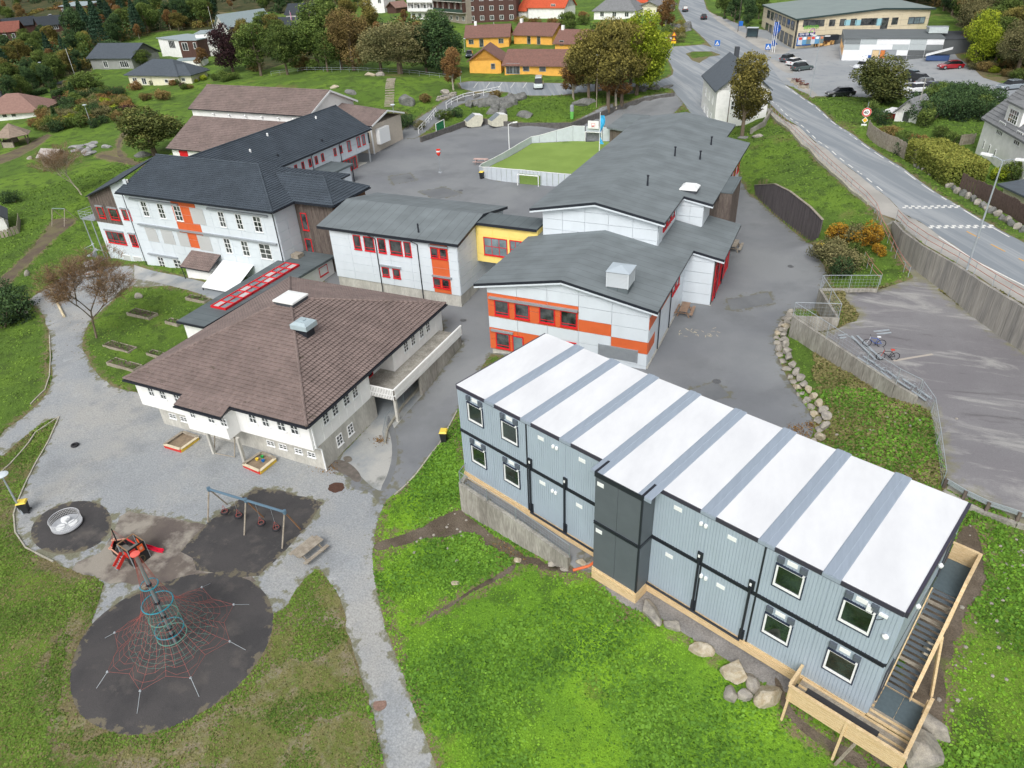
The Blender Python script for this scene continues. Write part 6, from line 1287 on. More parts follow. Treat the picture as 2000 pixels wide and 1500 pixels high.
for k,(px,py,s,fl,m_,l,rz)in enumerate([(1272,1202,(1.0,.5,.45),.6,STN,'long flat grey boulder beside the crushed stone strip',-.9),(1313,1224,(.55,.4,.35),.6,STN,'small pointed boulder next to the long flat one',-.5),(1369,1274,(.72,.5,.4),.6,STN2,'pale angular boulder alone in the grass below the modules',.3),(1434,1318,(.8,.75,.6),.8,STN2,'large rounded pale boulder at the left of the boulder cluster',.2),(1470,1337,(.42,.6,.45),.8,STN,'medium boulder between the two largest ones',.5),(1496,1364,(.85,.8,.6),.7,STN2,'largest pale boulder nearest the timber deck',1),(1428,1362,(.4,.55,.4),.8,STN,'narrow grey boulder below the rounded pale one',.3),(1454,1362,(.45,.38,.35),.8,STN,'small whitish boulder in the middle of the cluster',.4),(1700,1440,(1.7,.7,.8),.6,STN2,'long pale boulder under the timber deck',-.5),(1790,1470,(1.0,1.3,.9),.7,STN,'big grey boulder below the deck corner',.4),(1812,1420,(.6,1.3,.6),.7,STN,'split grey boulder right of the deck',1.2),(1812,1270,(.7,.35,.4),.7,STN2,'pale boulder beside the timber stair',1.3),(1660,1405,(.9,.5,.5),.7,STN,'grey boulder behind the deck post',.3),(1138,1102,(.45,.3,.25),.6,STN2,'pale flat stone at the end of the retaining wall',.2),(1105,1112,(.4,.28,.2),.6,STN,'flat grey stone in the soil strip',.1),(1010,1096,(.38,.25,.2),.6,STN2,'white stone at the head of the soil track',.1),(1160,1105,(.5,.35,.3),.6,STN,'grey stone close to the dark projecting bay',0.5),(1080,1104,(.4,.25,.2),.6,STN,'small stone in the soil below the retaining wall',0.5),(795,204,(1.9,1.2,1.6),.8,STN3,'large round-topped grey boulder at the foot of the mound',0),(687,183,(1.7,.8,.8),.6,STN3,'grey boulder on the mound left of the steps',0),(653,172,(1.2,.6,.5),.6,STN2,'pale rock on the left shoulder of the mound',.3),(723,148,(1.6,.8,.7),.6,STN2,'pale rock on top of the mound near the steps',0),(743,148,(1.3,.8,.7),.6,STN,'second rock on top of the mound by the steps',0.4),(870,183,(1.4,.8,.8),.6,STN,'rock above the small stone wall on the mound',0.1),(283,306,(2.1,1.0,.9),.7,STN3,'long dark boulder under the round tree on the left lawn',.5),(271,582,(.55,.4,.5),.8,STN,'upright stone on the garden lawn',.2),(53,537,(.4,.4,.6),.8,STN,'tree stump shaped stone beside the swing trail',0),(1480,267,(.9,.5,.4),.6,STN,'small pale rock in the grass slope beside the road',0),(1452,270,(1.1,.5,.3),.6,STN3,'flat rock near the tree by the white house',0),(60,310,(.8,.5,.4),.7,STN,'small grey rock on the upper left lawn',.4),(50,612,(.45,.3,.3),.7,STN,'pale stone by the dark conifer bushes',.4),(1140,205,(2.4,1.3,1.2),.8,STN3,'dark boulder among the tall trees on the bank',.2),(890,1140,(.3,.2,.15),.6,STN2,'white stone lying in the bright grass',.2),(1630,1418,(.3,.25,.25),.6,STN2,'small white stone beside the trodden track',.2)]):
 q=G(px,py);rock('boulder',l,q,s,m_,seed=k,rz=rz,group=None)
def outcrop(label,px,n,R,hgt,m=STN3,seed=0,sx=1.6):
 c=G(*px);t=thing('rock_outcrop',label,'rock',c);r=np.random.default_rng(seed)
 for k in range(n):
  x,y=c[0]+r.normal(0,R*sx*.5),c[1]+r.normal(0,R*.5);rock('rock',None,(x,y,hz(x,y)),(r.uniform(.8,1.6)*R*.35,r.uniform(.7,1.2)*R*.3,hgt*r.uniform(.5,1)),m,seed=seed*50+k,parent=t,sink=.35)
 return t
outcrop('cracked grey rock outcrop on the bank behind the ball court',(985,205),16,4.2,1.5,seed=3)
outcrop('low grey rock face beside the railed path up the mound',(905,193),8,2.8,.9,seed=4)
outcrop('flat grey rock slab on the left lawn by the little hut',(178,288),12,3.2,.6,m=mat('slab_rock',(150,150,150),.9,noise=.25,nscale=1,bump=.6,bscale=3),seed=5)
outcrop('bare rock face above the side road by the road works',(1305,62),10,5,1.8,seed=6)
outcrop('rock face in the bank near the side road bend',(1262,175),8,3,.9,seed=8)
outcrop('grey rock under the little hut on the left lawn',(95,318),5,1.6,.7,seed=9)
sw_=thing('dry_stone_wall','low stack of grey stones beside the path on the mound','stone wall',G(870,190))
for k in range(16):
 q=G(856+k%8*4.5,196-(k%8)*1.3-(k//8)*4);rock('stone',None,q,(.7,.5,.35),STN,seed=200+k,parent=sw_)
sw_=thing('boulder_wall','wall of large fitted grey boulders between asphalt yard and grass','stone wall',G(1520,650))
def along(px,step):
 P=[G(*p)for p in px];out=[]
 for a_,c_ in zip(P[:-1],P[1:]):
  L=np.linalg.norm(c_-a_);n=max(1,int(L/step))
  out+=[a_+(c_-a_)*j/n for j in range(n)]
 return out
bw=[(1540,608),(1524,630),(1514,652),(1516,680),(1524,705),(1538,735),(1560,768),(1580,795),(1594,820),(1592,838),(1583,860),(1575,880)]
for k,q in enumerate(along(bw,.7)):
 for lv in range(2):
  if lv==0 or k>1:rock('stone',None,(q[0]+.38*lv+.2,q[1]+.2*lv,q[2]-.1+lv*.42),(rnd.uniform(.42,.54),rnd.uniform(.34,.44),rnd.uniform(.26,.36)),STN2 if rnd.random()<.2 else STN,seed=300+k*2+lv,parent=sw_,sink=.3,rz=math.atan2(q[1],q[0])+rnd.uniform(-.5,.5))
b=MB()
for k in range(130):
 cx_,cy_=rnd.choice([(1740,890,),(1700,860),(1780,830),(1960,1100),(1930,1200),(1990,1080),(1900,1330),(870,1020),(900,1060)]);q=G(cx_+rnd.gauss(0,35),cy_+rnd.gauss(0,30));s_=rnd.uniform(.05,.14)
 b.lathe((q[0],q[1],q[2]-.02),[(s_,0),(s_*.9,s_*.5),(s_*.3,s_*.8)],5)
b.build('loose_stones',STN,kind='stuff',label='scattered small stones on the rough grass and soil',cat='stones')
yw=thing('yard_wall','low dark stone wall along the back of the schoolyard below the grass bank','wall',WALL_YARD[2])
ribbon_wall('x',[(p[0],p[1],max(z,.9))for p,z in zip(WALL_YARD,(.7,1.0,1.0,1.0,1.6,2.4,3.2))],[-.2,-.2,-.2,-.2,0,.8,2.0],.35,mat('dark_stone',(96,94,92),.95,noise=.25,nscale=2,bump=.4),yw,step=2.0)
TB=thing('ball_court','fenced ball court with curved pale boards round a green pitch','ball court',(-41,100,0))
BRD=mat('court_board',(196,204,210),.6,noise=.06,nscale=1.5)
front=[(-48.3,94.6,.95),(-47.6,92.3,1.2),(-46.3,90.9,1.6),(-44.6,90.2,1.9),(-42.9,89.8,2.0),(-41.2,89.6,2.05),(-40.05,89.55,2.1)]
front2=[(-36.7,89.4,2.1),(-35.0,89.4,2.1),(-33.4,89.7,2.0),(-31.8,90.1,1.9),(-30,90.8,1.6)]
left=[(-48.3,94.6,.95),(-47.9,97.5,.95),(-47.6,100.5,1.0),(-47.4,103.5,1.05),(-47.3,106.5,1.1),(-47.0,110.6,1.15)]
back=[(-47.0,110.6,1.15),(-45.8,111.2,1.3),(-43.2,112.2,2.0),(-40.6,113.0,2.7)]
back2=[(-40.6,113.0,2.7),(-38.6,113.1,2.7)];back3=[(-35.6,113.2,2.7),(-33.6,113.0,2.6),(-31.8,112.0,2.0),(-30,110.8,1.2)]
def boardrun(Ps,parent,w=.55,nm='board',m=None):
 for a_,c_ in zip(Ps[:-1],Ps[1:]):
  a_,c_=np.array(a_),np.array(c_);L=np.hypot(*(c_-a_)[:2]);n=max(1,int(round(L/w)));e=(c_-a_)/n;an_=math.atan2(e[1],e[0])
  for j in range(n):
   p,q=a_+e*j,a_+e*(j+1);b=MB();d=(q-p)[:2];d/=np.hypot(*d);nn=np.array([-d[1],d[0]])*.03;p2,q2=p[:2]+d*.025,q[:2]-d*.025
   b.prism([p2-nn,q2-nn,q2+nn,p2+nn],.02,[p[2],q[2],q[2],p[2]]);b.build(nm,m or BRD,parent)
  b=MB();b.beam(a_+(0,0,.03),c_+(0,0,.03),.12,.06);b.build('top_rail',WHITEF,parent)
boardrun(front,TB,1.0);boardrun(front2,TB,1.0);boardrun(left,TB,1.5);boardrun(back,TB,1.9);boardrun(back2,TB,2);boardrun(back3,TB,1.9)
boardrun([(-40.05,89.55,2.1),(-36.7,89.4,2.1)],TB,.56)
def goal(parent,x0,x1,y0,y1,h,net,fr=WHITEF):
 b=MB()
 for x in(x0,x1):b.tube([(x,y0,0),(x,y0,h)],.07,6);b.tube([(x,y0,h),(x,y1,h*.95)],.04,5)
 b.tube([(x0,y0,h),(x1,y0,h)],.07,6);b.tube([(x0,y0,.05),(x1,y0,.05)],.06,5);b.build('goal_frame',fr,parent)
 b=MB();b.box(x0,x1,y1-.03,y1,.05,h*.95);b.build('goal_net',net,parent)
goal(TB,-39.9,-36.8,88.6,89.3,1.75,mat('green_net',(120,146,74),.9,noise=.1,nscale=6))
goal(TB,-38.5,-35.7,113.0,113.8,1.9,mat('grey_net',(128,132,134),.9,noise=.25,nscale=2))
b=MB();b.box(-38.4,-35.8,113.2,113.7,1.95,2.65);b.build('board',BRD,TB)
b=MB();b.box(-38.3,-35.9,112.7,113.1,.02,.5);b.build('folded_net',mat('dark_net',(70,72,84),.9,noise=.4,nscale=3),TB)
b=MB();b.box(-38.0,-36.2,112.85,112.93,2.5,3.7);b.build('backboard',WHITEF,TB)
b=MB();
for bb in((-37.4,-36.8,2.95,2.98),(-37.4,-36.8,3.3,3.33),(-37.4,-37.37,2.95,3.33),(-36.83,-36.8,2.95,3.33)):b.box(bb[0],bb[1],112.82,112.85,bb[2],bb[3])
b.build('backboard_mark',REDF,TB);b=MB();b.tube([(-37.1+.2*math.cos(k*.4488),112.6+.2*math.sin(k*.4488),2.9)for k in range(15)],.03,5);b.build('basket_ring',REDF,TB)
q=W(1037,321,.5);bt=thing('court_bench','pink-brown bench standing on the green pitch','bench',(-40.8,91.2,0));
for k,(z,y)in enumerate(((.45,92.0),(.45,92.2),(.7,92.4),(.9,92.45))):b=MB();b.box(-41.5,-39.6,y-.08,y+.08,z,z+.05);b.build('slat',mat('pink_timber2',(176,130,120),.8),bt)
for x in(-41.3,-39.8):b=MB();b.box(x-.04,x+.04,91.9,92.5,0,.9);b.build('leg',WOODT,bt)
gg=thing('green_goal','small white-framed goal with green net at the edge of the schoolyard','goal',G(859,265))
a_,c_=G(853,266),G(869,257)
b=MB();
for p in(a_,c_):b.tube([p,p+(0,0,2.1)],.06,5);b.tube([p+(0,0,2.1),p+(-.4,.6,1.9)],.04,4)
b.tube([a_+(0,0,2.1),c_+(0,0,2.1)],.06,5);b.tube([a_+(0,0,.05),c_+(0,0,.05)],.05,5);b.build('frame',WHITEF,gg)
b=MB();b.face([a_+(-.1,.2,.1),c_+(-.1,.2,.1),c_+(-.1,.2,2.0),a_+(-.1,.2,2.0)]);b.face([a_+(-.12,.2,.1),a_+(-.12,.2,2.0),c_+(-.12,.2,2.0),c_+(-.12,.2,.1)]);b.build('net',mat('goal_green',(44,128,84),.9,noise=.3,nscale=3),gg)
def skip(label,px,rz):
 c=G(*px);t=thing('waste_container',label,'container',c,'tipping waste containers',rz);cream=mat('cream_metal',(206,204,186),.6,noise=.1)
 b=MB();pr=[(-1.5,.35),(-.6,.1),(1.1,.1),(1.6,1.0),(1.6,1.9),(.2,2.15),(-1.5,1.1)]
 n=len(pr);b.face([(x,-1.0,z)for x,z in pr]);b.face([(x,1.0,z)for x,z in reversed(pr)])
 for k in range(n):
  (x0,z0),(x1,z1)=pr[k],pr[(k+1)%n];b.face([(x0,-1.,z0),(x0,1.,z0),(x1,1.,z1),(x1,-1.,z1)])
 b.build('body',cream,t,local=True,fix=True)
 b=MB();b.slab([(-1.45,-.95,1.17),(.15,-.95,2.18),(.15,.95,2.18),(-1.45,.95,1.17)],.04);b.build('lid',mat('lid_grey',(120,128,134),.4,noise=.2,nscale=2),t,local=True)
 b=MB();b.slab([(.2,-.95,2.2),(1.6,-.95,1.96),(1.6,.95,1.96),(.2,.95,2.2)],.04);b.build('lid',WHITEF,t,local=True)
 for y in(-.8,.8):b=MB();b.box(-.6,1.1,y-.08,y+.08,0,.12);b.build('skid',DARKG,t,local=True)
 return t
skip('cream tipping waste container with grey lid, left of the pair',(925,247),.75);skip('cream tipping waste container with grey lid, right of the pair',(972,246),.8)
q=G(860,337);hp=thing('hoop_post','red ball hoop on a thin pole in the middle of the schoolyard','hoop',q)
b=MB();b.lathe(q,[(.35,0),(.3,.12),(.05,.14)],12);b.tube([q+(0,0,.1),q+(0,0,2.6)],.05,6);b.build('pole',GREYM,hp)
b=MB();b.lathe(q,[(.15,2.5),(.3,2.8),(.33,3.4),(.3,3.4),(.26,2.9)],12);b.build('hoop_basket',mat('hoop_red',(222,60,44),.5),hp)
b=MB();b.lathe(q,[(.33,3.05),(.34,3.25)],12,cap=False);b.build('hoop_band',WHITEF,hp)
def lamp(label,px,h,kind='arm',r=.07,dirx=(1,0),m=None,name='street_lamp',top=None,heads=1):
 q=G(*px);t=thing(name,label,'lamp post',q);m=m or GALV
 if top is not None:
  d=ray(*top);tt=math.hypot(q[0],q[1])/math.hypot(d[0],d[1]);h=HC+d[2]*tt-q[2]
 b=MB();b.tube([q,q+(0,0,h*.5),q+(0,0,h)],[r*1.2,r,r*.7],7);b.build('pole',m,t)
 if kind=='arm':
  dv=np.array([dirx[0],dirx[1],0.])
  for s_ in((1,)if heads==1 else(1,-1)):
   b=MB();b.tube([q+(0,0,h-.1),q+(0,0,h+.1)+dv*.5*s_,q+(0,0,h+.15)+dv*1.0*s_],r*.6,5);b.build('arm',m,t)
   b=MB();b.beam(q+(0,0,h+.17)+dv*.8*s_,q+(0,0,h+.22)+dv*1.6*s_,.34,.14);b.build('lamp_head',WHITEF,t)
 elif kind=='disc':
  b=MB();b.lathe(q+(0,0,h),[(.1,-.1),(.42,.0),(.45,.06),(.3,.12),(.02,.14)],16);b.build('lamp_head',mat('lamp_pale',(206,216,222),.4),t)
 return t
lamp('lamp post with pale disc head at the left playground kerb',(45,1004),3.6,'disc',top=(4,928))
lamp('thin lamp post in the gardens left of the round tree',(179,246),6,'disc',top=(167,205))
lamp('tall lamp post against the trees in the far left gardens',(91,160),7,'disc',top=(79,122))
lamp('lamp post with bulb head at the end of the low concrete wall by the gymnasium',(773,255),5,'disc',top=(767,205))
lamp('curved white lamp post at the left corner of the ball court',(995,298),5,'arm',top=(993,242),dirx=(.8,.4),m=WHITEF)
lamp('very tall road lamp with twin heads beside the pedestrian rail on the right',(1888,527),9.6,'arm',top=(1962,312),heads=2,dirx=(.9,-.4))
lamp('tall thin lamp with twin heads at the edge of the shop parking',(1582,189),9,'arm',top=(1606,72),heads=2,dirx=(.9,-.4))
lamp('lamp post behind the small left hill of trees',(666,137),10,'none',top=(657,85));lamp('pole in front of the tall trees on the bank',(1165,210),10,'disc',top=(1167,108),m=mat('pole_brown',(150,140,124),.8))
lamp('lamp post near the parking lane by the yellow houses',(900,165),6,'disc',top=(908,140));lamp('low lamp by the back yellow houses',(908,102),4,'disc',top=(906,76))
lamp('pole with cables beside the tree at the white gable house',(1418,258),9,'none',top=(1424,178),m=WOODG,name='utility_pole');lamp('leaning timber pole beside the small white shed',(1788,232),9,'none',top=(1806,152),m=mat('pole_grey',(170,168,160),.8),name='utility_pole')
lamp('utility pole near the blue bus sign',(1441,62),8,'none',top=(1448,0),m=WOODG,name='utility_pole')
def flagpole(label,base,top,flag=None,m=WHITEF,fl=3,fw=.8):
 q=G(*base);d=ray(*top);tt=math.hypot(q[0],q[1])/math.hypot(d[0],d[1]);h=HC+d[2]*tt-q[2]
 t=thing('flagpole',label,'flagpole',q);b=MB();b.tube([q,q+(0,0,h)],[.07,.04],6);b.lathe(q+(0,0,h),[(.02,0),(.09,.06),(.02,.14)],7);b.build('pole',m,t)
 if flag:
  b=MB();n=7
  for k in range(n):
   z1,z0=h-.3-k*fl/n,h-.3-(k+1)*fl/n;w0=fw*(.5+.5*math.sin(k*.9+.5));w1=fw*(.5+.5*math.sin((k+1)*.9+.5));y0,y1=.12*math.sin(k*1.7),.12*math.sin(k*1.7+1.7)
   b.face([q+(.05,0,z1),q+(.05+w0*.5,y0,z1),q+(.05+w1*.5,y1,z0),q+(.05,0,z0)]);b.face([q+(.05+w0*.5,y0,z1),q+(.05+w0,-y0,z1),q+(.05+w1,-y1,z0),q+(.05+w1*.5,y1,z0)])
  b.build('flag',flag,t)
 return t
BLUEF=mat('flag_blue',(60,170,220),.8,noise=.25,nscale=1.5);NAVY=mat('flag_navy',(30,80,160),.8,noise=.25,nscale=1.5);PINKF=mat('flag_pennant',(190,110,150),.8)
flagpole('white flagpole with hanging light blue flag beside the ball court',(1170.5,298),(1175,221),BLUEF,fl=4.2)
flagpole('tall white flagpole in front of the grey house on the left',(149,155),(130,96));flagpole('white flagpole behind the modern house at upper left',(418,62),(407,14));flagpole('pole with a long pennant behind the trees at upper left',(579,95),(564,22),PINKF,fl=5,fw=.3)
flagpole('flagpole with reddish pennant at the yellow houses',(966,78),(965,44),PINKF,fl=5,fw=.3)
flagpole('shop flagpole with navy flag, left of three',(1505,100),(1512,40),NAVY,fl=5,fw=1.2);flagpole('shop flagpole with navy flag, middle of three',(1508,102),(1516,46),NAVY,fl=4,fw=1.2);flagpole('bare shop flagpole, right of three',(1512,103),(1520,42))
ms_=thing('timber_steps','flight of pale timber steps climbing the grassy mound','steps',G(760,209))
b0,t0=G(760,208),G(764.5,155);nst=19
for k in range(nst):
 p=b0+(t0-b0)*k/(nst-1);x,y=p[0],p[1];b=MB();b.obox((x,y,hz(x,y)+.0),1.9,.22,.22,math.radians(25));b.build('step',WOODT,ms_)
railing('white railing along the path up the mound, upper part',gl([(977,180),(945,187),(905,195),(882,205),(872,212)]),m=WHITEF,h=1.1,r=.05)
railing('white railing along the path up the mound, lower part',gl([(852,222),(838,240),(818,262)]),m=WHITEF,h=1.1,r=.05)
railing('low wire fence along the ridge behind the mound',gl([(530,148),(600,140),(700,141),(800,146),(900,158)]),m=GALV,h=1.0,step=3,r=.025)
cw=thing('corner_wall','low concrete planter wall with green fence at the foot of the mound','wall',G(750,265));
P=[G(727,262),G(757,268),G(775,262)];ribbon_wall('x',[(p[0],p[1],.9)for p in P],-.2,.3,CONCD,cw)
railing('green picket fence on the corner wall near the gymnasium',[(p[0],p[1],.9)for p in P],m=mat('green_fence',(60,110,90),.6),h=.9,step=.8)
def rack(label,p,q,w=.5,m=GALV,bars=True):
 a_,c_=G(*p),G(*q);t=thing('bike_rack',label,'bike rack',a_,'bike racks on the gravel lot');d=(c_-a_);L=np.linalg.norm(d);d=d/L;s_=np.cross(d,(0,0,1));s_/=np.linalg.norm(s_)
 for o_ in(-w/2,w/2):b=MB();b.beam(a_+s_*o_+(0,0,.1),c_+s_*o_+(0,0,.1),.16,.06);b.build('rail',m,t)
 if bars:
  n=int(L/.45)
  for k in range(n+1):
   p_=a_+d*(L*k/n);b=MB();b.tube([p_-s_*w/2+(0,0,.1),p_-s_*w/4+(0,0,.42),p_+s_*w/4+(0,0,.42),p_+s_*w/2+(0,0,.1)],.016,4);b.build('hoop',m,t)
 return t
rack('pale flat bike rack, upper one across the gravel lot',(1638,660),(1738,649),.45,bars=False);rack('bike rack holding the two bicycles',(1668,658),(1715,704),.45,bars=False)
for p,q,l in(((1680,699),(1702,713),'first hoop bike rack on the lot wall'),((1703,715),(1722,728),'second hoop bike rack on the lot wall'),((1726,727),(1745,742),'third hoop bike rack on the lot wall'),((1757,744),(1782,760),'fourth hoop bike rack on the lot wall'),((1786,764),(1813,783),'hoop bike rack nearest the end of the lot fence')):rack(l,p,q,.5)
rack('hoop bike rack near the shop recycling corner',(1795,105),(1815,103),.5)
def bicycle(label,pf,pr,col,sec):
 a_,c_=G(*pf),G(*pr);mid=(a_+c_)/2;ang=math.atan2((c_-a_)[1],(c_-a_)[0]);t=thing('bicycle',label,'bicycle',mid,'bicycles in the rack',ang);mc,m2_=mat('bike_'+col[0],col[1],.4),mat('bike_'+sec[0],sec[1],.4)
 for x in(-.52,.52):
  b=MB();torus(b,(x,0,.34),.31,.028,22,6,'y');w_=b.build('wheel',RUB,t,local=True)
  b=MB();
  for k in range(8):a=k*math.pi/8;b.tube([(x-.3*math.cos(a),0,.34-.3*math.sin(a)),(x+.3*math.cos(a),0,.34+.3*math.sin(a))],.004,3)
  b.build('spokes',GREYM,t,local=True).parent=w_
 b=MB();bb,st,hd=(.08,0,.3),(.2,0,.75),(-.36,0,.78)
 for p,q in((bb,st),(bb,(-.38,0,.66)),(st,hd),(st,(.52,0,.34)),(bb,(.52,0,.34))):b.tube([p,q],.022,6)
 b.build('frame',mc,t,local=True);b=MB();b.tube([(-.36,0,.9),(-.4,0,.65),(-.52,0,.34)],.022,6);b.build('fork',m2_,t,local=True)
 b=MB();b.tube([(-.36,0,.9),(-.38,-.26,.98)],.014,5);b.tube([(-.36,0,.9),(-.38,.26,.98)],.014,5);b.build('handlebar',BLACKT,t,local=True)
 b=MB();b.tube([(.2,0,.75),(.22,0,.9)],.015,5);b.box(.1,.36,-.07,.07,.88,.94);b.build('saddle',m2_,t,local=True)
 b=MB();b.tube([(.08,-.1,.3),(.08,.1,.3)],.05,8);b.build('crank',BLACKT,t,local=True)
bicycle('white and blue bicycle parked in the rack',(1693,678),(1718,677),('blue',(40,80,160)),('white',(225,228,232)));bicycle('black and red bicycle parked in the rack',(1721,704),(1743,703),('black',(40,36,40)),('red',(210,70,50)))
# CARS
def loft(b,rings,m=0):
 i0=len(b.v);n=len(rings[0])
 for r in rings:b.v+=[tuple(p)for p in r]
 for k in range(len(rings)-1):
  for j in range(n):b.f.append((i0+k*n+j,i0+k*n+(j+1)%n,i0+(k+1)*n+(j+1)%n,i0+(k+1)*n+j));b.m.append(m)
 b.f.append(tuple(i0+j for j in reversed(range(n))));b.m.append(m);b.f.append(tuple(i0+(len(rings)-1)*n+j for j in range(n)));b.m.append(m)
CARG=mat('car_glass',(22,26,30),.08,spec=.8);LAMPW=mat('headlight',(226,230,232),.2);LAMPR=mat('tail_light',(170,26,26),.3);RIM=mat('wheel_rim',(170,174,178),.35,metal=.6)
_cm={}
def carmeshes(kind,L,Wd,H):
 k=(kind,L,Wd,H)
 if k in _cm:return _cm[k]
 w=Wd/2;out={}
 def ringx(x,z0,z1,ww,r=.12):return[(x,-ww+.03,z0),(x,-ww,z0+r),(x,-ww,z1-r*1.2),(x,-ww+.1,z1),(x,ww-.1,z1),(x,ww,z1-r*1.2),(x,ww,z0+r),(x,ww-.03,z0)]
 b=MB();hb=.9 if kind!='van' else 1.0
 if kind=='van':st=[(-L/2,.35,1.0,w*.9),(-L/2+.1,.25,hb+.05,w),(L*.28,.22,hb+.05,w),(L*.42,.25,hb-.02,w*.96),(L/2,.35,.75,w*.85)]
 else:st=[(-L/2,.4,.82,w*.85),(-L/2+.12,.28,.9,w*.96),(-L*.25,.22,.93,w),(L*.1,.22,.92,w),(L*.3,.22,.86,w*.98),(L*.45,.28,.74,w*.92),(L/2,.38,.62,w*.8)]
 loft(b,[ringx(*s_)for s_ in st])
 if kind=='van':cab=[(-L/2+.08,H-.15),(-L/2+.25,H),(L*.12,H),(L*.2,H-.12)]
 else:cab=[(-L*.36,H-.12),(-L*.28,H),(L*.02,H),(L*.1,H-.06)]
 loft(b,[[(x,-w*.68,z-.05),(x,-w*.6,z),(x,w*.6,z),(x,w*.68,z-.05)]for x,z in cab])
 out['body']=b
 g=MB();hb2=hb-.02
 if kind=='van':gs=[(-L/2+.06,hb2,H-.12),(-L/2+.2,hb2,H-.04),(L*.15,hb2,H-.04),(L*.34,hb2,hb2+.02)]
 else:gs=[(-L*.45,hb2-.03,hb2),(-L*.36,hb2-.03,H-.12),(-L*.27,hb2-.03,H-.04),(L*.04,hb2-.05,H-.04),(L*.26,hb2-.1,hb2-.04)]
 loft(g,[[(x,-w*.93,z0),(x,-w*.7,z1),(x,w*.7,z1),(x,w*.93,z0)]for x,z0,z1 in gs]);out['glass']=g
 wh=MB();wh.v=[];rr=.33
 for s_ in(-.11,.11):wh.v+=[(rr*math.cos(t*.4488),s_,rr*math.sin(t*.4488))for t in range(14)]
 for j in range(14):wh.f.append((j,(j+1)%14,14+(j+1)%14,14+j));wh.m.append(0)
 wh.f.append(tuple(range(14)));wh.f.append(tuple(reversed(range(14,28))));wh.m+=[0,0];out['wheel']=wh
 ri=MB();ri.tube([(0,-.125,0),(0,.125,0)],.2,10);out['rim']=ri
 hl=MB();hl.box(-.06,.06,-.17,.17,-.07,.07);out['lamp']=hl
 ms={}
 for n_,q in out.items():me=bpy.data.meshes.new({'glass':'window'}.get(n_,n_));me.from_pydata(q.v,[],q.f);ms[n_]=me
 ms['glass'].materials.append(CARG);ms['wheel'].materials.append(RUB);ms['rim'].materials.append(RIM)
 m2_=ms['lamp'].copy();ms['lamp'].materials.append(LAMPW);m2_.materials.append(LAMPR);ms['tail']=m2_
 _cm[k]=ms;return ms
def car(label,px,heading,col,kind='car',L=4.4,Wd=1.8,H=1.5,cat='car',name='parked_car',group='parked cars'):
 """heading = pixel the car's nose points to"""
 c=G(*px);h=G(*heading);a=math.atan2(h[1]-c[1],h[0]-c[0]);t=thing(name,label,cat,c,group,a);ms=carmeshes(kind,L,Wd,H)
 def add(n_,me,loc,par=t,m=None):
  o=bpy.data.objects.new(n_,me);ROOT.objects.link(o);o.parent=par;o.location=loc
  return o
 bm_=ms['body'].copy();bm_.materials.append(mat('paint_%d_%d_%d'%col,col,.25,spec=.6,coat=.6));add('body',bm_,(0,0,0));add('windows',ms['glass'],(0,0,0))
 for x in(-L*.3,L*.3):
  for y in(-Wd/2+.08,Wd/2-.08):w_=add('wheel',ms['wheel'],(x,y,.33));add('rim',ms['rim'],(0,0,0),w_)
 for y in(-Wd*.33,Wd*.33):add('headlight',ms['lamp'],(L/2-.08,y,.62));add('tail_light',ms['tail'],(-L/2+.02,y,.74))
 return t
car('dark grey car at the back of the three by the shop entrance',(1541,120),(1560,117),(84,92,98),H=1.55);car('white car in the middle of the three by the shop entrance',(1554,127),(1572,124),(226,228,230));car('green-grey car at the front of the three by the shop entrance',(1566,137),(1590,134),(74,88,88),H=1.6,L=4.6)
car('white car half hidden behind the big parking lot tree',(1683,134),(1660,141),(220,224,228));car('dark teal car at the back of the row by the hedge',(1783,154),(1802,158),(60,84,92));car('black car with open white panel look, second row by the hedge',(1798,161),(1822,165),(30,32,34));car('dark car in the middle of the hedge row',(1813,170),(1840,170),(40,50,50));car('dark blue car nearest the hedge',(1826,178),(1846,180),(40,52,74));car('white car at the front of the hedge row',(1786,180),(1765,181),(228,230,232))
car('black estate car beside the grass bank by the road',(1640,188),(1600,191),(30,34,36),L=4.6);car('red car near the recycling corner of the shop',(1855,134),(1832,136),(150,24,36),H=1.45);car('silver car alone at the right edge of the parking',(1972,174),(1946,177),(140,150,158));
car('dark people carrier driving away at the top of the road',(1338,22),(1336,6),(60,68,72),H=1.7,name='moving_car',group=None);car('black car with red tail lights driving up the main road',(1374,37),(1366,20),(44,44,50),name='moving_car',group=None)
car('white and green van parked in the lane by the yellow houses',(1052,171),(1050,185),(206,216,214),kind='van',L=4.8,Wd=1.95,H=2.1,cat='van',name='parked_van',group=None)
car('dark car parked beside the yellow gable house',(917,111),(915,118),(60,68,76));car('white car behind the wide brown tree',(756,108),(770,104),(206,210,214));car('dark car near the white low house at the top',(1299,11),(1312,9),(50,56,66));car('white car by the flat-roofed house at upper left',(99,34),(86,31),(222,226,230));car('white car behind the bare tree at the school wall',(182,532),(176,512),(214,218,222));car('blue-grey car between the apartment block and the yellow houses',(1017,34),(1030,32),(150,170,186))
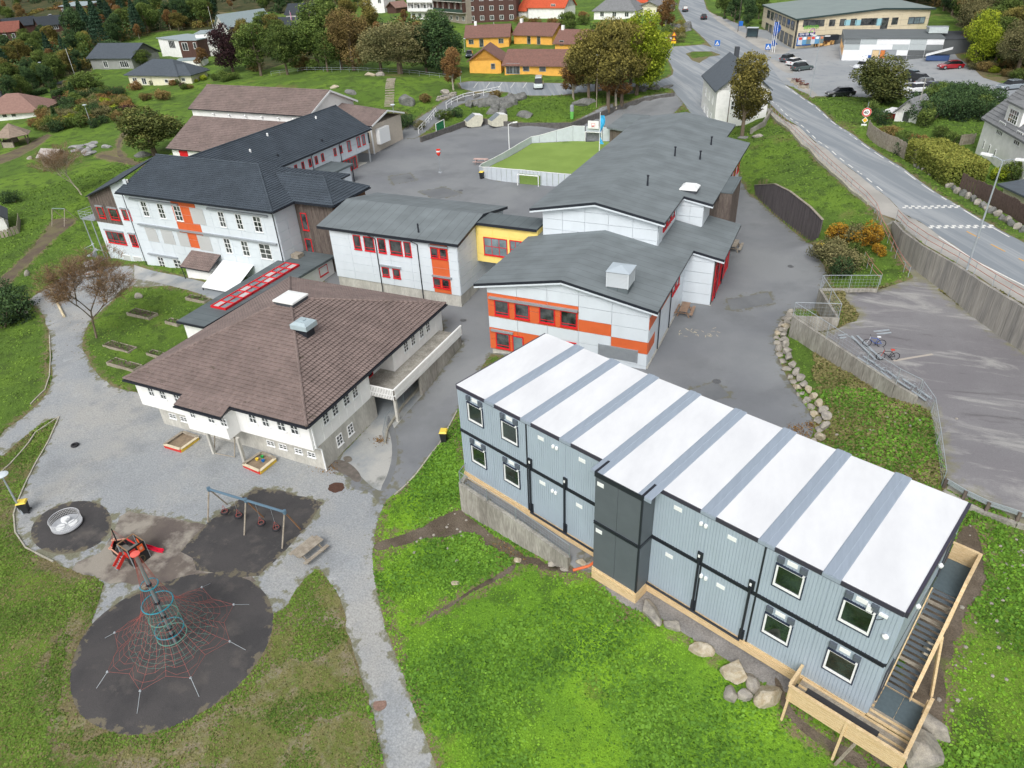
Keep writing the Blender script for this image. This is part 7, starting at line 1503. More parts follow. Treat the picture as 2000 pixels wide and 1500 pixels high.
# ROAD PAINT
PAINT=mat('road_paint',(222,222,218),.7,noise=.1,nscale=6);PAINTY=mat('yellow_road_paint',(222,170,84),.7,noise=.12,nscale=6)
def strip(b,p,q,w,dz=.012):
 a_,c_=np.array(p,float),np.array(q,float);d=(c_-a_)[:2];L=np.hypot(*d);d/=L;nn=np.array([-d[1],d[0]])*w/2;n=max(1,int(L/1.5))
 for k in range(n):
  s_,e_=a_[:2]+d*L*k/n,a_[:2]+d*L*(k+1)/n;b.face([(*(s_-nn),hz(*s_)+dz),(*(e_-nn),hz(*e_)+dz),(*(e_+nn),hz(*e_)+dz),(*(s_+nn),hz(*s_)+dz)])
def dashes(name,label,px,dash,gap,w=.13,m=PAINT,off=0,inset=0):
 P=[G(*p)for p in px];t=thing(name,label,'road marking',P[0]);acc=off;pts_=[]
 D=[0]
 for a_,c_ in zip(P[:-1],P[1:]):D.append(D[-1]+np.hypot(*(c_-a_)[:2]))
 def at(s_):
  k=max(0,min(len(P)-2,int(np.searchsorted(D,s_))-1));f=(s_-D[k])/(D[k+1]-D[k]+1e-9);return P[k]+(P[k+1]-P[k])*f
 s_=off
 while s_+dash<D[-1]:
  b=MB();strip(b,at(s_),at(s_+dash),w);b.build('dash',m,t);s_+=dash+gap
dashes('edge_line','dashed white line along the left side of the main road',[(1499,192),(1560,241),(1626,296),(1688,344),(1732,379)],1.6,1.4,.16)
dashes('edge_line','dashed white line along the right side of the main road',[(1534,168),(1592,208),(1646,253),(1724,308),(1797,358),(1870,403),(1956,455),(2000,478)],3.0,1.6,.16)
dashes('edge_line','solid white line beside the road after the give-way pattern',[(1833,462),(1901,508),(1960,538),(2040,578)],2.9,.03,.16);dashes('centre_line','yellow dashed centre line at the right edge of the road',[(1888,452),(1950,485),(2040,530)],1.8,1.6,.14,PAINTY)
def sharks(label,p,q,n=9):
 a_,c_=G(*p),G(*q);t=thing('speed_table_pattern',label,'road marking',a_,'white block patterns painted across the road');d=(c_-a_);u=d/np.hypot(d[0],d[1]);nn=np.array([-u[1],u[0],0])
 for k in range(n):
  s_=a_+d*k/n;e_=a_+d*(k+.55)/n;o_=nn*(.22 if k%2==0 else-.22)
  for oo in(-.22,.22):
   s2,e2=(s_,e_)if oo<0 else(a_+d*(k+.45)/n,a_+d*(k+1)/n);b=MB();strip(b,s2+nn*oo,e2+nn*oo,.42);b.build('block',PAINT,t)
sharks('white block pattern across the road, farther of two',(1762,404),(1876,404));sharks('white block pattern across the road, nearer of two',(1812,443),(1942,442))
dashes('parking_line','worn white parking lines in the shop lot near the annex',[(1660,128),(1690,142),(1720,150)],2.5,1,.12)
for k in range(5):
 x=925+k*24;a_,c_=G(x,172),G(x+8,161);b=MB();strip(b,a_,c_,.12);b.build('parking_line',PAINT,label=['leftmost','second','middle','fourth','rightmost'][k]+' thin white bay line in the lane by the yellow houses',cat='road marking',group='bay lines in the lane')
b=MB();a_,c_=G(1745,705),G(1822,692);strip(b,a_,c_,.22);b.build('paint_stripe',mat('pale_stripe',(176,168,158),.9),label='pale worn stripe on the gravel lot beside the red bicycle',cat='ground marking')
b=MB()
for k in range(26):q=G(1340+rnd.gauss(30,24),650+rnd.gauss(0,5));a=rnd.uniform(0,6.28);strip(b,q,q+(.35*math.cos(a),.35*math.sin(a),0),.05)
b.build('chalk_drawing',mat('chalk',(196,186,160),.95),kind='stuff',label='faint chalk scribbles on the asphalt by the picnic table',cat='chalk drawing')
# HOUSES AND SHOP
def hat(p,x,y):
 d=ray(x,y);t=math.hypot(p[0],p[1])/math.hypot(d[0],d[1]);return HC+d[2]*t
def hmat(n,c,**k):return mat(n,c,.8,noise=.08,nscale=1.2,**k)
ROOFS=dict(russet=mat('russet_tiles',(140,104,94),.85,noise=.16,nscale=2.5,col2=(120,92,84)),orange=mat('orange_tiles',(198,92,60),.85,noise=.12,nscale=2),slate=mat('slate_tiles',(84,92,100),.6,noise=.12,nscale=2),grey=mat('grey_tiles',(128,130,132),.8,noise=.12,nscale=2),brown=mat('dull_brown_tiles',(150,120,110),.85,noise=.12,nscale=2),metal=mat('pale_metal_roof',(150,164,168),.5,noise=.08),dark=mat('charcoal_roof',(62,68,74),.5,noise=.1),bronze=mat('reddish_tiles',(136,86,74),.85,noise=.15,nscale=2))
WALLS=dict(yellow=hmat('ochre_wall',(236,178,84)),white=hmat('white_wall',(240,240,238)),cream=hmat('cream_wall',(224,220,196)),grey=hmat('grey_wall',(150,152,150)),brown=mat('brown_wall',(84,60,54),.8,noise=.15,nscale=1,stretch=(3,3,.4)),tan=hmat('tan_wall',(158,148,136)),red=hmat('red_wall',(170,40,40)),beige=hmat('beige_wall_2',(206,196,172)))
def house(label,bl,br,ev,depth,roof_='gable',ridge='p',rh=2.0,over=.5,wall='white',rf_='slate',wins=(),name='house',cat='house',chim=None,zb=None,rz=None,fr=None,courses_=.4,base=None,WP_=None):
 """house from the foot of its front wall (pixels bl, br), the eave pixel above bl, and its depth in metres"""
 if WP_:a_,c_=np.array([*WP_[0],zb]),np.array([*WP_[1],zb])
 else:a_,c_=(G(*bl),G(*br))if zb is None else(W(*bl,zb),W(*br,zb))
 zbase=min(a_[2],c_[2])if zb is None else zb;he=ev if WP_ else hat(a_,*ev);d=(c_-a_)[:2];L=float(np.hypot(*d));ang=math.atan2(d[1],d[0])
 t=thing(name,label,cat,(a_[0],a_[1],zbase));F=Face(a_[:2],math.degrees(ang));D=depth
 o3=lambda u,v,z:F.P(u,z,-v)
 wm=WALLS[wall];rm=ROOFS[rf_];b=MB();F.box(b,0,L,zbase-1.5,he,-D,0);b.build('wall',wm,t)
 if base:b=MB();F.box(b,-.03,L+.03,zbase-1.5,zbase+.5,-D-.03,.03);b.build('plinth',base,t)
 P=[];zr=he+rh;zo=he-.12;ov=over;s_=rh/((D if ridge=='p' else L)/2);ze_=he-ov*s_*.25
 if roof_=='gable':
  if ridge=='p':
   P=[[o3(-ov,-ov,ze_),o3(L+ov,-ov,ze_),o3(L+ov,D/2,zr),o3(-ov,D/2,zr)],[o3(L+ov,D+ov,ze_),o3(-ov,D+ov,ze_),o3(-ov,D/2,zr),o3(L+ov,D/2,zr)]]
   gb=[[o3(0,0,he-.02),o3(0,D/2,zr-.15),o3(0,D,he-.02)],[o3(L,0,he-.02),o3(L,D,he-.02),o3(L,D/2,zr-.15)]]
  else:
   P=[[o3(-ov,D+ov,ze_),o3(-ov,-ov,ze_),o3(L/2,-ov,zr),o3(L/2,D+ov,zr)],[o3(L+ov,-ov,ze_),o3(L+ov,D+ov,ze_),o3(L/2,D+ov,zr),o3(L/2,-ov,zr)]]
   gb=[[o3(0,0,he-.02),o3(L,0,he-.02),o3(L/2,0,zr-.15)],[o3(0,D,he-.02),o3(L/2,D,zr-.15),o3(L,D,he-.02)]]
  b=MB();
  for g_ in gb:b.face(g_);b.face([(q[0],q[1],q[2])for q in reversed(g_)])
  b.build('gable',wm,t,kind='stuff')
 elif roof_=='hip':
  if ridge=='p':r0,r1=o3(D/2,D/2,zr),o3(L-D/2,D/2,zr)
  else:r0,r1=o3(L/2,L/2,zr),o3(L/2,D-L/2,zr)
  e=[o3(-ov,-ov,ze_),o3(L+ov,-ov,ze_),o3(L+ov,D+ov,ze_),o3(-ov,D+ov,ze_)]
  P=[[e[0],e[1],r1,r0],[e[1],e[2],r1],[e[2],e[3],r0,r1],[e[3],e[0],r0]]if ridge=='p' else[[e[0],e[1],r0],[e[1],e[2],r1,r0],[e[2],e[3],r1],[e[3],e[0],r0,r1]]
 elif roof_=='flat':P=[[o3(-ov,-ov,he+.2),o3(L+ov,-ov,he+.2),o3(L+ov,D+ov,he+.2),o3(-ov,D+ov,he+.2)]]
 elif roof_=='mono':P=[[o3(-ov,-ov,he+.15),o3(L+ov,-ov,he+.15+rh*0),o3(L+ov,D+ov,he+rh),o3(-ov,D+ov,he+rh)]]
 b=MB()
 for p in P:b.slab(p,.18)
 ro=b.build('roof',rm,t)
 if courses_ and roof_ in('gable','hip'):
  b=MB()
  for p in P:courses(b,p,courses_,.05)
  b.build('tile_courses',rm,t,kind='stuff').parent=ro
 if chim:
  u,v,h_=chim;b=MB();q=o3(u*L,v*D,0);b.obox((q[0],q[1],he),.7,.7,rh+h_-.0,ang);k_=b.build('chimney',WHITEF if wall!='white' else DARKG,t);k_.parent=ro
 for w_ in wins:
  fc,uf,z0,ww,hh,cc,rr=w_;FF_=F if fc=='f' else(Face(o3(L,0,0)[:2],math.degrees(ang)+90)if fc=='r' else Face(o3(0,D,0)[:2],math.degrees(ang)-90));LL=L if fc=='f' else D
  win(FF_,t,('w',uf*LL-ww/2,uf*LL+ww/2,zbase+z0,zbase+z0+hh),fm=fr or WHITEF,cols=cc,rows=rr,off=.01,fw=.1,mw=.08,sill=False)
 t['_L']=L;del t['_L']
 return t,F,L,D,zbase,he
row=lambda f,us,z0,w,h,c=1,r=1:[(f,u,z0,w,h,c,r)for u in us]
house('yellow bungalow wing with gable facing the camera',(918,143),(979,143),(916,119),9,ridge='q',rh=2.6,wall='yellow',rf_='russet',wins=row('f',(.75,),.9,1.0,1.2,1,1),fr=GREYM)
house('long yellow bungalow with russet roof, front row',(986,147),(1120,149),(985,126),8,rh=2.6,wall='yellow',rf_='russet',wins=row('f',(.08,.17),.3,1.8,2.2,2)+row('f',(.32,.56),.9,1.5,1.2,1),fr=GREYM)
house('yellow bungalow with russet roof, front row right of the long one',(1122,150),(1180,151),(1122,128),8,rh=2.4,wall='yellow',rf_='russet',wins=row('f',(.5,),.9,1.5,1.2,1),fr=GREYM)
house('yellow house with white chimney, left of the back row',(911,92),(994,91),(911,73),8,rh=2.6,wall='yellow',rf_='russet',wins=row('f',(.12,.82),.9,1.4,1.2,2)+row('f',(.36,),0.1,1.2,2.1,1),chim=(.2,.5,.9),fr=GREYM)
house('yellow house with grey doors, middle of the back row',(1004,86),(1078,88),(1004,67),8,rh=2.6,wall='yellow',rf_='russet',wins=row('f',(.4,.66),.1,1.1,2.1,1),chim=(.03,.5,.9),fr=GREYM)
house('yellow house right of the back row behind the trees',(1084,96),(1150,98),(1083,84),8,rh=2.8,wall='yellow',rf_='russet',wins=row('f',(.2,),.9,1.2,1.2,1),chim=(.05,.5,.9),fr=GREYM)
t,F_,L_,D_,zb_,he_=house('tall white house with dark slate gable roof beside the main road',None,None,7.6,13.6,WP_=((-19.3,120.3),(-11.8,123.0)),zb=1.2,ridge='q',rh=3.5,wall='white',rf_='slate',over=.4,courses_=0,wins=row('l',(.25,.5,.75),3.6,1.0,1.4,2,2)+row('l',(.25,.5,.75),.9,1.0,1.4,2,2)+row('f',(.35,.7),3.4,1.0,1.4,2,2),chim=(.6,.9,1.0),base=CONCW)
pA,pB=W(1904,300,4.3),W(1966,343,4.3);dAB=(pB-pA)[:2]/np.hypot(*(pB-pA)[:2]);t,F_,L_,D_,zb_,he_=house('large white house with grey tiled half-hip roof and dormer at the right edge',None,None,8.6,10,WP_=(pA[:2],pA[:2]+dAB*13),zb=4.3,ridge='p',rh=5.4,over=.35,wall='white',rf_='grey',courses_=.45,wins=[('f',.35,3.3,1.7,1.5,4,3),('f',.12,1.0,.5,1.0,1,1),('f',.25,.9,.5,1.0,1,1),('f',.38,.8,.5,1.0,1,1),('f',.7,3.3,1.5,1.5,3,3)])
dl=MB();F_.box(dl,L_*.3,L_*.6,he_-.1,he_+2.5,-4.2,-.3);dl.build('dormer_wall',WALLS['white'],t);dl=MB();F_.box(dl,L_*.28,L_*.62,he_+2.5,he_+2.7,-4.6,-.05);dl.build('dormer_roof',ROOFS['grey'],t)
win(Face(F_.P(0,0,-.3)[:2],math.degrees(F_.a)),t,('w',L_*.36,L_*.54,he_+.6,he_+2.1),fm=WHITEF,cols=4,rows=3,off=.01,sill=False)
house('cream garage with grey flat-pitched roof at the right edge',(1955,385),(2040,420),(1950,362),6,roof_='mono',rh=.9,wall='cream',rf_='slate',name='garage',cat='garage')
t,F_,L_,D_,zb_,he_=house('little white shed with grey shingle roof and red lean-to',(1746,237),(1789,242),(1745,217),4.5,ridge='q',rh=1.9,over=.35,wall='white',rf_='grey',wins=[('f',.5,.1,1.1,1.5,1,1)],name='garden_shed',cat='shed')
b=MB();F_.box(b,-2.4,-.05,zb_-.5,he_-.6,-4.5,-1.2);b.build('red_lean_to',WALLS['red'],t);b=MB();F_.box(b,-2.6,-.0,he_-.6,he_-.5,-4.7,-1.0);b.build('lean_to_roof',WHITEF,t)
house('white and grey house with dark hipped roof in the left gardens',(256,168),(352,165),(256,144),10,roof_='hip',rh=3.0,over=.7,wall='cream',rf_='slate',wins=row('f',(.12,.3),.5,1.5,1.6,2)+row('f',(.75,.88),1.0,1.2,.9,1))
t,F_,L_,D_,zb_,he_=house('cream side wing with dark hipped roof beside the garden house',(300,167),(376,163),(300,145),7,roof_='hip',rh=1.9,over=.7,wall='cream',rf_='slate',wins=row('f',(.8,),1.0,1.2,.9,1))
house('grey house with dark roof and white bay windows behind the cream house',(182,136),(262,134),(181,112),12,roof_='gable',rh=3.2,over=.7,wall='grey',rf_='slate',wins=row('f',(.35,.75,.85),.6,1.6,1.8,2))
t,F_,L_,D_,zb_,he_=house('white modern flat-roofed house with dark brown block',(318,110),(360,113),(318,74),10,roof_='flat',wall='white',rf_='metal',wins=[('f',.6,2.8,4.0,2.2,4,1)],over=.4)
house('dark brown boarded block of the modern house',(358,117),(393,116),(357,79),9,roof_='flat',wall='brown',rf_='metal',over=.2,wins=[('f',.3,2.6,2.0,2.2,2,1),('f',.85,3.0,1.0,1.8,1,1)]);house('white right wing of the modern flat-roofed house',(392,112),(428,108),(391,66),9,roof_='flat',wall='white',rf_='metal',over=.2,wins=[('f',.4,2.9,1.8,1.6,2,1)])
house('white garage block below the modern house',(345,133),(400,128),(345,120),5,roof_='flat',wall='white',rf_='metal',over=.1,name='garage',cat='garage')
house('white house with steep grey roof and tall gable glazing',(423,70),(446,70),(423,55),22,ridge='q',rh=4.5,wall='white',rf_='metal',wins=[('f',.5,1.2,3.0,2.6,3,1)],courses_=0)
house('house with charcoal roof and skylights behind the beech',(508,78),(580,76),(508,62),9,rh=4,wall='grey',rf_='dark')
house('grey-roofed house behind the tall trees',(560,40),(610,38),(560,28),9,rh=3.5,wall='white',rf_='dark')
house('modern dark brown house with pale sloping roof, far upper left',(125,38),(174,34),(124,12),10,roof_='mono',rh=1.2,wall='brown',rf_='metal',wins=row('f',(.1,),3.4,1.6,1.2,2));house('dark timber house below the far road',(20,68),(80,60),(20,52),9,rh=3,wall='brown',rf_='dark');house('black house with glazed gable below the far road',(82,66),(130,60),(82,50),9,rh=3.2,wall='brown',rf_='dark',wins=row('f',(.6,),1.2,2.5,1.6,3))
house('dark brown house with orange-brown roof at the far left',(5,92),(46,88),(4,62),9,rh=3.2,wall='brown',rf_='bronze',wins=row('f',(.3,.7),2.8,1.2,1.6,1));house('small white house at the very left edge',(-30,108),(8,106),(-30,92),8,rh=2.5,wall='white',rf_='dark')
house('cream bungalow with faded reddish hipped roof at the left edge',(-40,240),(76,226),(-40,222),11,roof_='hip',rh=3.2,over=.8,wall='white',rf_='brown',wins=row('f',(.45,.6),.8,1.2,1.2,1),chim=(.3,.5,.6))
house('white hut with dark roof at the left edge near the swing trail',(-30,462),(18,452),(-30,432),5,rh=1.8,ridge='q',wall='white',rf_='dark',name='hut',cat='hut')
house('small dark-roofed garage among the left gardens',(112,172),(150,168),(112,164),6,roof_='mono',rh=.6,wall='beige',rf_='dark',name='garage',cat='garage')
house('white three-storey house at the top behind the brown trees',(712,26),(752,25),(712,-8),10,rh=4,wall='white',rf_='slate',wins=row('f',(.3,.8),3.5,1.5,1.5,2));house('small brown shed with tan gable beside the white house',(757,26),(774,26),(757,14),6,ridge='q',rh=2,wall='brown',rf_='brown',name='garden_shed',cat='shed')
def flats(label,bl,br,ev,D,wall,n,fl,bal):
 t,F_,L_,D_,zb_,he_=house(label,bl,br,ev,D,roof_='flat',wall=wall,rf_='metal',over=.3,name='apartment_block',cat='apartment block');h=(he_-zb_)/fl
 for k in range(fl):
  for j in range(n):
   u=L_*(j+.5)/n;win(F_,t,('w',u-.7,u+.7,zb_+k*h+.9,zb_+k*h+2.3),fm=WHITEF,cols=2,off=.01,sill=False)
  if bal and k:
   b=MB();F_.box(b,0,L_,zb_+k*h,zb_+k*h+.2,0,1.6);b.build('balcony_floor',CONCW,t);b=MB();F_.box(b,0,L_,zb_+k*h+.25,zb_+k*h+1.2,1.5,1.6);b.build('balcony_front',WHITEF if bal==1 else mat('balcony_glass',(60,80,72),.3),t)
   for j in range(n+1):b=MB();u=L_*j/n;F_.box(b,max(0,u-.1),min(L_,u+.1),zb_+k*h+.2,zb_+(k+1)*h,0,1.5);b.build('balcony_screen',WALLS['white' if bal==1 else 'brown'],t)
 return t
flats('white apartment block with stepped balconies at the top',(803,38),(852,40),(803,-30),12,'white',4,4,1)
flats('grey apartment block with long open balconies at the top',(854,40),(912,47),(854,-20),12,'tan',5,3,2)
flats('dark brown tall apartment block with small white windows at the top',(914,46),(1009,40),(914,-30),14,'brown',5,4,0)
house('white house with orange tiled roof at the top',(1032,36),(1102,36),(1032,14),9,rh=3.4,wall='white',rf_='orange',wins=row('f',(.7,),3.2,1.6,1.3,3));house('small white house with dark red roof beside the apartment block',(1011,36),(1028,36),(1011,20),8,rh=3,wall='white',rf_='orange')
house('white house with grey hipped roof and dormer at the top',(1160,38),(1240,36),(1160,20),10,roof_='hip',rh=4.4,over=.6,wall='white',rf_='grey',wins=row('f',(.2,.5,.8),.8,1.4,1.4,2));house('white low gabled house beside the upper road',(1243,30),(1292,30),(1243,14),12,ridge='q',rh=1.8,wall='cream',rf_='grey',wins=row('f',(.85,),.8,1.2,1.2,1),courses_=0)
house('orange-roofed house between the trees near the top road',(1238,12),(1262,12),(1238,4),8,rh=2.5,wall='white',rf_='orange')
q=G(33,283);gz=thing('gazebo','open wooden gazebo with shingled pyramid roof at the left edge','gazebo',q)
h6=[(q[0]+2.6*math.cos(k*math.pi/3+.3),q[1]+2.6*math.sin(k*math.pi/3+.3))for k in range(6)];rf6=[(q[0]+(x-q[0])*1.35,q[1]+(y-q[1])*1.35,q[2]+2.1)for x,y in h6];ap6=(q[0],q[1],q[2]+4.3)
b=MB();
for k in range(6):b.slab([rf6[k],rf6[(k+1)%6],ap6],.08)
ro=b.build('roof',mat('shingle_tan',(152,136,122),.9,noise=.15,nscale=2),gz);b=MB()
for k in range(6):courses(b,[rf6[k],rf6[(k+1)%6],ap6],.4,.06)
b.build('shingle_courses',MATS['shingle_tan'],gz,kind='stuff').parent=ro
for x,y in h6:b=MB();b.beam((x,y,q[2]-.3),(x,y,q[2]+2.1),.16,.16);b.build('post',WOODG,gz)
for k in(2,3,4,0):b=MB();p0,p1=h6[k],h6[(k+1)%6];b.beam((*p0,q[2]+.5),(*p1,q[2]+.5),.06,1.1);b.build('side_wall',WOODT,gz)
q=G(98,328);lh=thing('play_hut','small grey timber hut with pale roof beside the bare tree on the left lawn','hut',q);FHt=Face(q[:2]-[1.7,0],8)
b=MB();FHt.box(b,0,3.4,q[2]-.6,q[2]+2.0,-2.6,0);b.build('wall',WOODT,lh);b=MB();b.slab([FHt.P(-.5,q[2]+1.85,.5),FHt.P(3.9,q[2]+1.85,.5),FHt.P(3.9,q[2]+3.1,-1.3),FHt.P(-.5,q[2]+3.1,-1.3)],.1);b.slab([FHt.P(3.9,q[2]+1.85,-3.1),FHt.P(-.5,q[2]+1.85,-3.1),FHt.P(-.5,q[2]+3.1,-1.3),FHt.P(3.9,q[2]+3.1,-1.3)],.1);b.build('roof',mat('hut_roof',(176,168,164),.8,noise=.15),lh)
q0,q1=G(103,440),G(140,440);s2=thing('garden_swing','two-legged timber swing frame over the dark trail on the left','swing frame',q0);tzp=max(q0[2],q1[2])+2.3
m0,m1_=q0*.9+q1*.1,q0*.25+q1*.75
tA,tB=np.array([m0[0],m0[1]+.6,tzp]),np.array([m1_[0],m1_[1]+.6,tzp])
b=MB();b.tube([tA,tB],.08,6);b.build('top_beam',mat('pale_green_beam',(120,140,132),.7),s2)
for T_ in(tA,tB):
 for dy in(-1.1,1.3):b=MB();b.tube([T_,(T_[0]+.1,T_[1]+dy,hz(T_[0],T_[1]+dy))],.06,6);b.build('leg',WOODT,s2)
SHW=mat('shop_cladding',(212,200,172),.6,noise=.05,nscale=.8)
zt=10.4;Aw,Bw,Cw=W(1558,36,zt),W(1822,21,zt),W(1493,9,zt);zsb=G(1556,103)[2]
dA=(Bw-Aw)[:2];angS=math.atan2(dA[1],dA[0]);LS=float(np.hypot(*dA));FS=Face(Aw[:2],math.degrees(angS));dep=float(np.hypot(*(Cw-Aw)[:2]));angL=math.atan2((Aw-Cw)[1],(Aw-Cw)[0]);FSl=Face(Cw[:2],math.degrees(angL))
Sh=thing('shop_building','large beige two-storey shop building with green-grey roof, signs and lit entrance','shop building',(Aw[0],Aw[1],zsb))
back=(Bw+Cw-Aw);fp=[Aw[:2],Bw[:2],back[:2],Cw[:2]]
rs=lambda f:zt+1.3*max(0,1-abs(f-.62)/.62)*.9
cen_=np.mean(fp,0);k_=MB();k_.prism([tuple(cen_+(np.array(p)-cen_)*.985)for p in fp],zsb-1,[zt-.35]*4);k_.build('wall',mat('shop_core',(96,98,98),.7),Sh)
mid0,mid1=Aw[:2]+dA*.62,Cw[:2]+dA*.62
b=MB();fo=lambda p:tuple(cen_+(np.array(p)-cen_)*1.03)
b.slab([(*fo(Aw[:2]),zt),(*fo(mid0),zt+1.2),(*fo(mid1),zt+1.2),(*fo(Cw[:2]),zt)],.35,0,1);b.slab([(*fo(mid0),zt+1.2),(*fo(Bw[:2]),zt+.6),(*fo(back[:2]),zt+.6),(*fo(mid1),zt+1.2)],.35,0,1)
b.build('roof',[mat('green_grey_roof',(132,144,142),.8,noise=.06,nscale=.3),mat('dark_green_fascia',(48,66,66),.5)],Sh)
b=MB();b.face([FS.P(LS*.012,zt-.36,-.02),FS.P(LS*.985,zt-.36,-.02),FS.P(LS*.985,zt+.3,-.02),FS.P(LS*.62,zt+.9,-.02)]);b.build('gable_infill',SHW,Sh)
FS2=Face(FS.P(LS*.01,0,-.01*0)[:2],math.degrees(angS))
hw=(zt-.35-zsb)
nP=14
for i in range(nP):
 for j in range(5):
  u0,u1=.4+(LS-.9)*i/nP,.4+(LS-.9)*(i+1)/nP;z0,z1=zsb+hw*j/5,zsb+hw*(j+1)/5
  if j<2 and 2<=i<7:continue
  put('panel',panelmesh(round(u1-u0,3),round(z1-z0,3),SHW,.05),Sh,FS.P(u0,z0,.0),FS.a)
for i in range(7):
 for j in range(5):put('panel',panelmesh(round((dep-.3)/7,3),round(hw/5,3),SHW,.05),Sh,FSl.P(.1+(dep-.3)*i/7,zsb+hw*j/5,.02),FSl.a)
for r,c in(((345,150,378,200),1),((388,150,418,200),1),((425,150,457,198),1),((463,148,495,196),1),((540,147,575,195),1),((620,143,655,193),1),((700,141,735,190),1),((778,139,812,188),1),((820,138,850,187),1),((858,137,890,186),1),((932,135,968,215),1),((1012,132,1045,183),1),((1135,129,1165,180),1),((1178,128,1208,178),1),((1218,127,1248,176),1)):
 x0,y0,x1,y1=q4(*r);u0,z1=FS.sz(x0,y0);u1,z0=FS.sz(x1,y1);win(FS,Sh,('w',u0,u1,z0,z1),fm=DARKG,off=.06,fw=.1,sill=False,gm=GLASS if r[0]<1100 else GLASSB)
for r in((655,150,690,190),(735,150,770,190),(895,140,925,190)):
 x0,y0,x1,y1=q4(*r);u0,z1=FS.sz(x0,y0);u1,z0=FS.sz(x1,y1);b=MB();FS.box(b,u0,u1,z0,z1,.05,.1);b.build('pale_blue_panel',mat('sky_panel',(150,196,206),.5,noise=.1,nscale=1),Sh)
for k in range(7):u=dep*(.15+.12*k);win(FSl,Sh,('w',u,u+dep*.09,zt-2.6,zt-.8),fm=DARKG,off=.09,fw=.1,sill=False,rows=2);win(FSl,Sh,('w',u,u+dep*.09,zsb+.2,zsb+2.6),fm=DARKG,off=.09,fw=.1,sill=False,cols=2)
for j in range(1,5):b=MB();FSl.box(b,.3,dep-.3,zsb+hw*j/5-.04,zsb+hw*j/5+.04,0,.06);b.build('joint_profile',DARKG,Sh)
def text(s,F,u,z,h,m,o=.1,parent=None,name='sign_text',w=None):
 cu=bpy.data.curves.new(name,'FONT');cu.body=s;cu.size=h;cu.extrude=.02;cu.align_x='LEFT';ob=bpy.data.objects.new(name,cu);ROOT.objects.link(ob)
 P=F.P(u,z,o);og=origin(parent);ob.parent=parent;ob.location=(P[0]-og[0],P[1]-og[1],P[2]-og[2]);ob.rotation_euler=(math.pi/2,0,F.a);cu.materials.append(m)
 if w:ob.scale=(w,1,1)
 me=bpy.data.meshes.new_from_object(ob);o2=bpy.data.objects.new(name,me);ROOT.objects.link(o2);o2.parent=parent;o2.location=ob.location.copy();o2.rotation_euler=ob.rotation_euler.copy();o2.scale=ob.scale.copy();bpy.data.objects.remove(ob);return o2
def board_px(x0,y0,x1,y1,m,o0=.05,o1=.14,name='sign_board',parent=Sh,F=FS):
 u0,z1=F.sz(x0,y0);u1,z0=F.sz(x1,y1);b=MB();F.box(b,u0,u1,z0,z1,o0,o1);b.build(name,m,parent);return u0,u1,z0,z1
SNAVY=mat('sign_navy',(20,44,104),.5);SBLUE=mat('sign_blue',(30,104,190),.5);SWHT=mat('sign_white',(240,240,240),.5);SGRN=mat('sign_green',(120,196,70),.5);SRED=mat('sign_red',(216,70,60),.5)
u0,u1,z0,z1=board_px(1559.5,64.5,1591,69.5,SNAVY);text('REMA 1000',FS,u0+.25,z0+.16,(z1-z0)*.95,SWHT,.16,Sh,w=(u1-u0)*.68/((z1-z0)*.95*5.9))
b=MB();b.face([FS.P(u1-1.3,z1-.15,.16),FS.P(u1-1.1,z0+.2,.16),FS.P(u1-.7,z0+.45,.16)]);b.face([FS.P(u1-.75,z1-.15,.16),FS.P(u1-.7,z0+.4,.16),FS.P(u1-.2,z1-.2,.16)]);b.build('sign_logo',SWHT,Sh,kind='stuff')
u0,z0=FS.sz(1569,57);u1,z1=FS.sz(1600,53);text('BARNEHAGEN',FS,u0,z0,1.05,SGRN,.12,Sh,w=(u1-u0)/(1.05*6.8));b=MB();u,z=FS.sz(1587,60);b.tube([FS.P(u+.5*math.cos(k*.5236),z+.5*math.sin(k*.5236),.1)for k in range(13)],.09,5);b.build('sign_ring',mat('sign_violet',(180,120,180),.5),Sh)
board_px(1580,61.5,1587,64,SGRN,name='sign_mark')
u0,u1,z0,z1=board_px(1557,73.5,1583,88,SBLUE,name='poster');b=MB();b.face([FS.P(u0+.2,z0+.3,.15),FS.P(u0+1.3,z0+.1,.15),FS.P(u0+1.6,z0+1.6,.15),FS.P(u0+.6,z0+1.9,.15)]);b.build('poster_print',SWHT,Sh);b=MB();FS.box(b,u0+2.1,u1-.5,z0+1.8,z1-.6,.14,.16);b.build('poster_print',mat('poster_pink',(214,170,190),.6),Sh);b=MB();FS.box(b,u0+2.1,u1-.6,z0+.5,z0+.9,.14,.16);b.build('poster_print',SWHT,Sh)
for k in range(6):
 x=1549+k*8.1;u,z=FS.sz(x,92);b=MB();FS.box(b,u,u+1.05,zsb+1.1,zsb+2.7,1.9,2.0);b.build('poster_panel',[mat('poster_a',(190,200,210),.5),mat('poster_b',(96,150,190),.5),mat('poster_c',(110,128,130),.5)][k%3],Sh)
 b=MB();FS.box(b,u+.15,u+.9,zsb+2.1,zsb+2.6,2.0,2.02);b.build('poster_top',[SRED,SWHT,mat('poster_orange',(220,130,80),.5)][k%3],Sh)
u0,z1_=FS.sz(1594,77);u1,_=FS.sz(1630,77)
EM=bpy.data.materials.new('lit_shop_window');EM.use_nodes=True;e_=EM.node_tree.nodes['Principled BSDF'];nz_=EM.node_tree.nodes.new('ShaderNodeTexNoise');nz_.inputs['Scale'].default_value=1.4;nz_.inputs['Detail'].default_value=5;cr_=EM.node_tree.nodes.new('ShaderNodeValToRGB');cr_.color_ramp.elements[0].position=.42;cr_.color_ramp.elements[0].color=(.05,.02,.005,1);cr_.color_ramp.elements[1].position=.66;cr_.color_ramp.elements[1].color=(1,.6,.22,1)
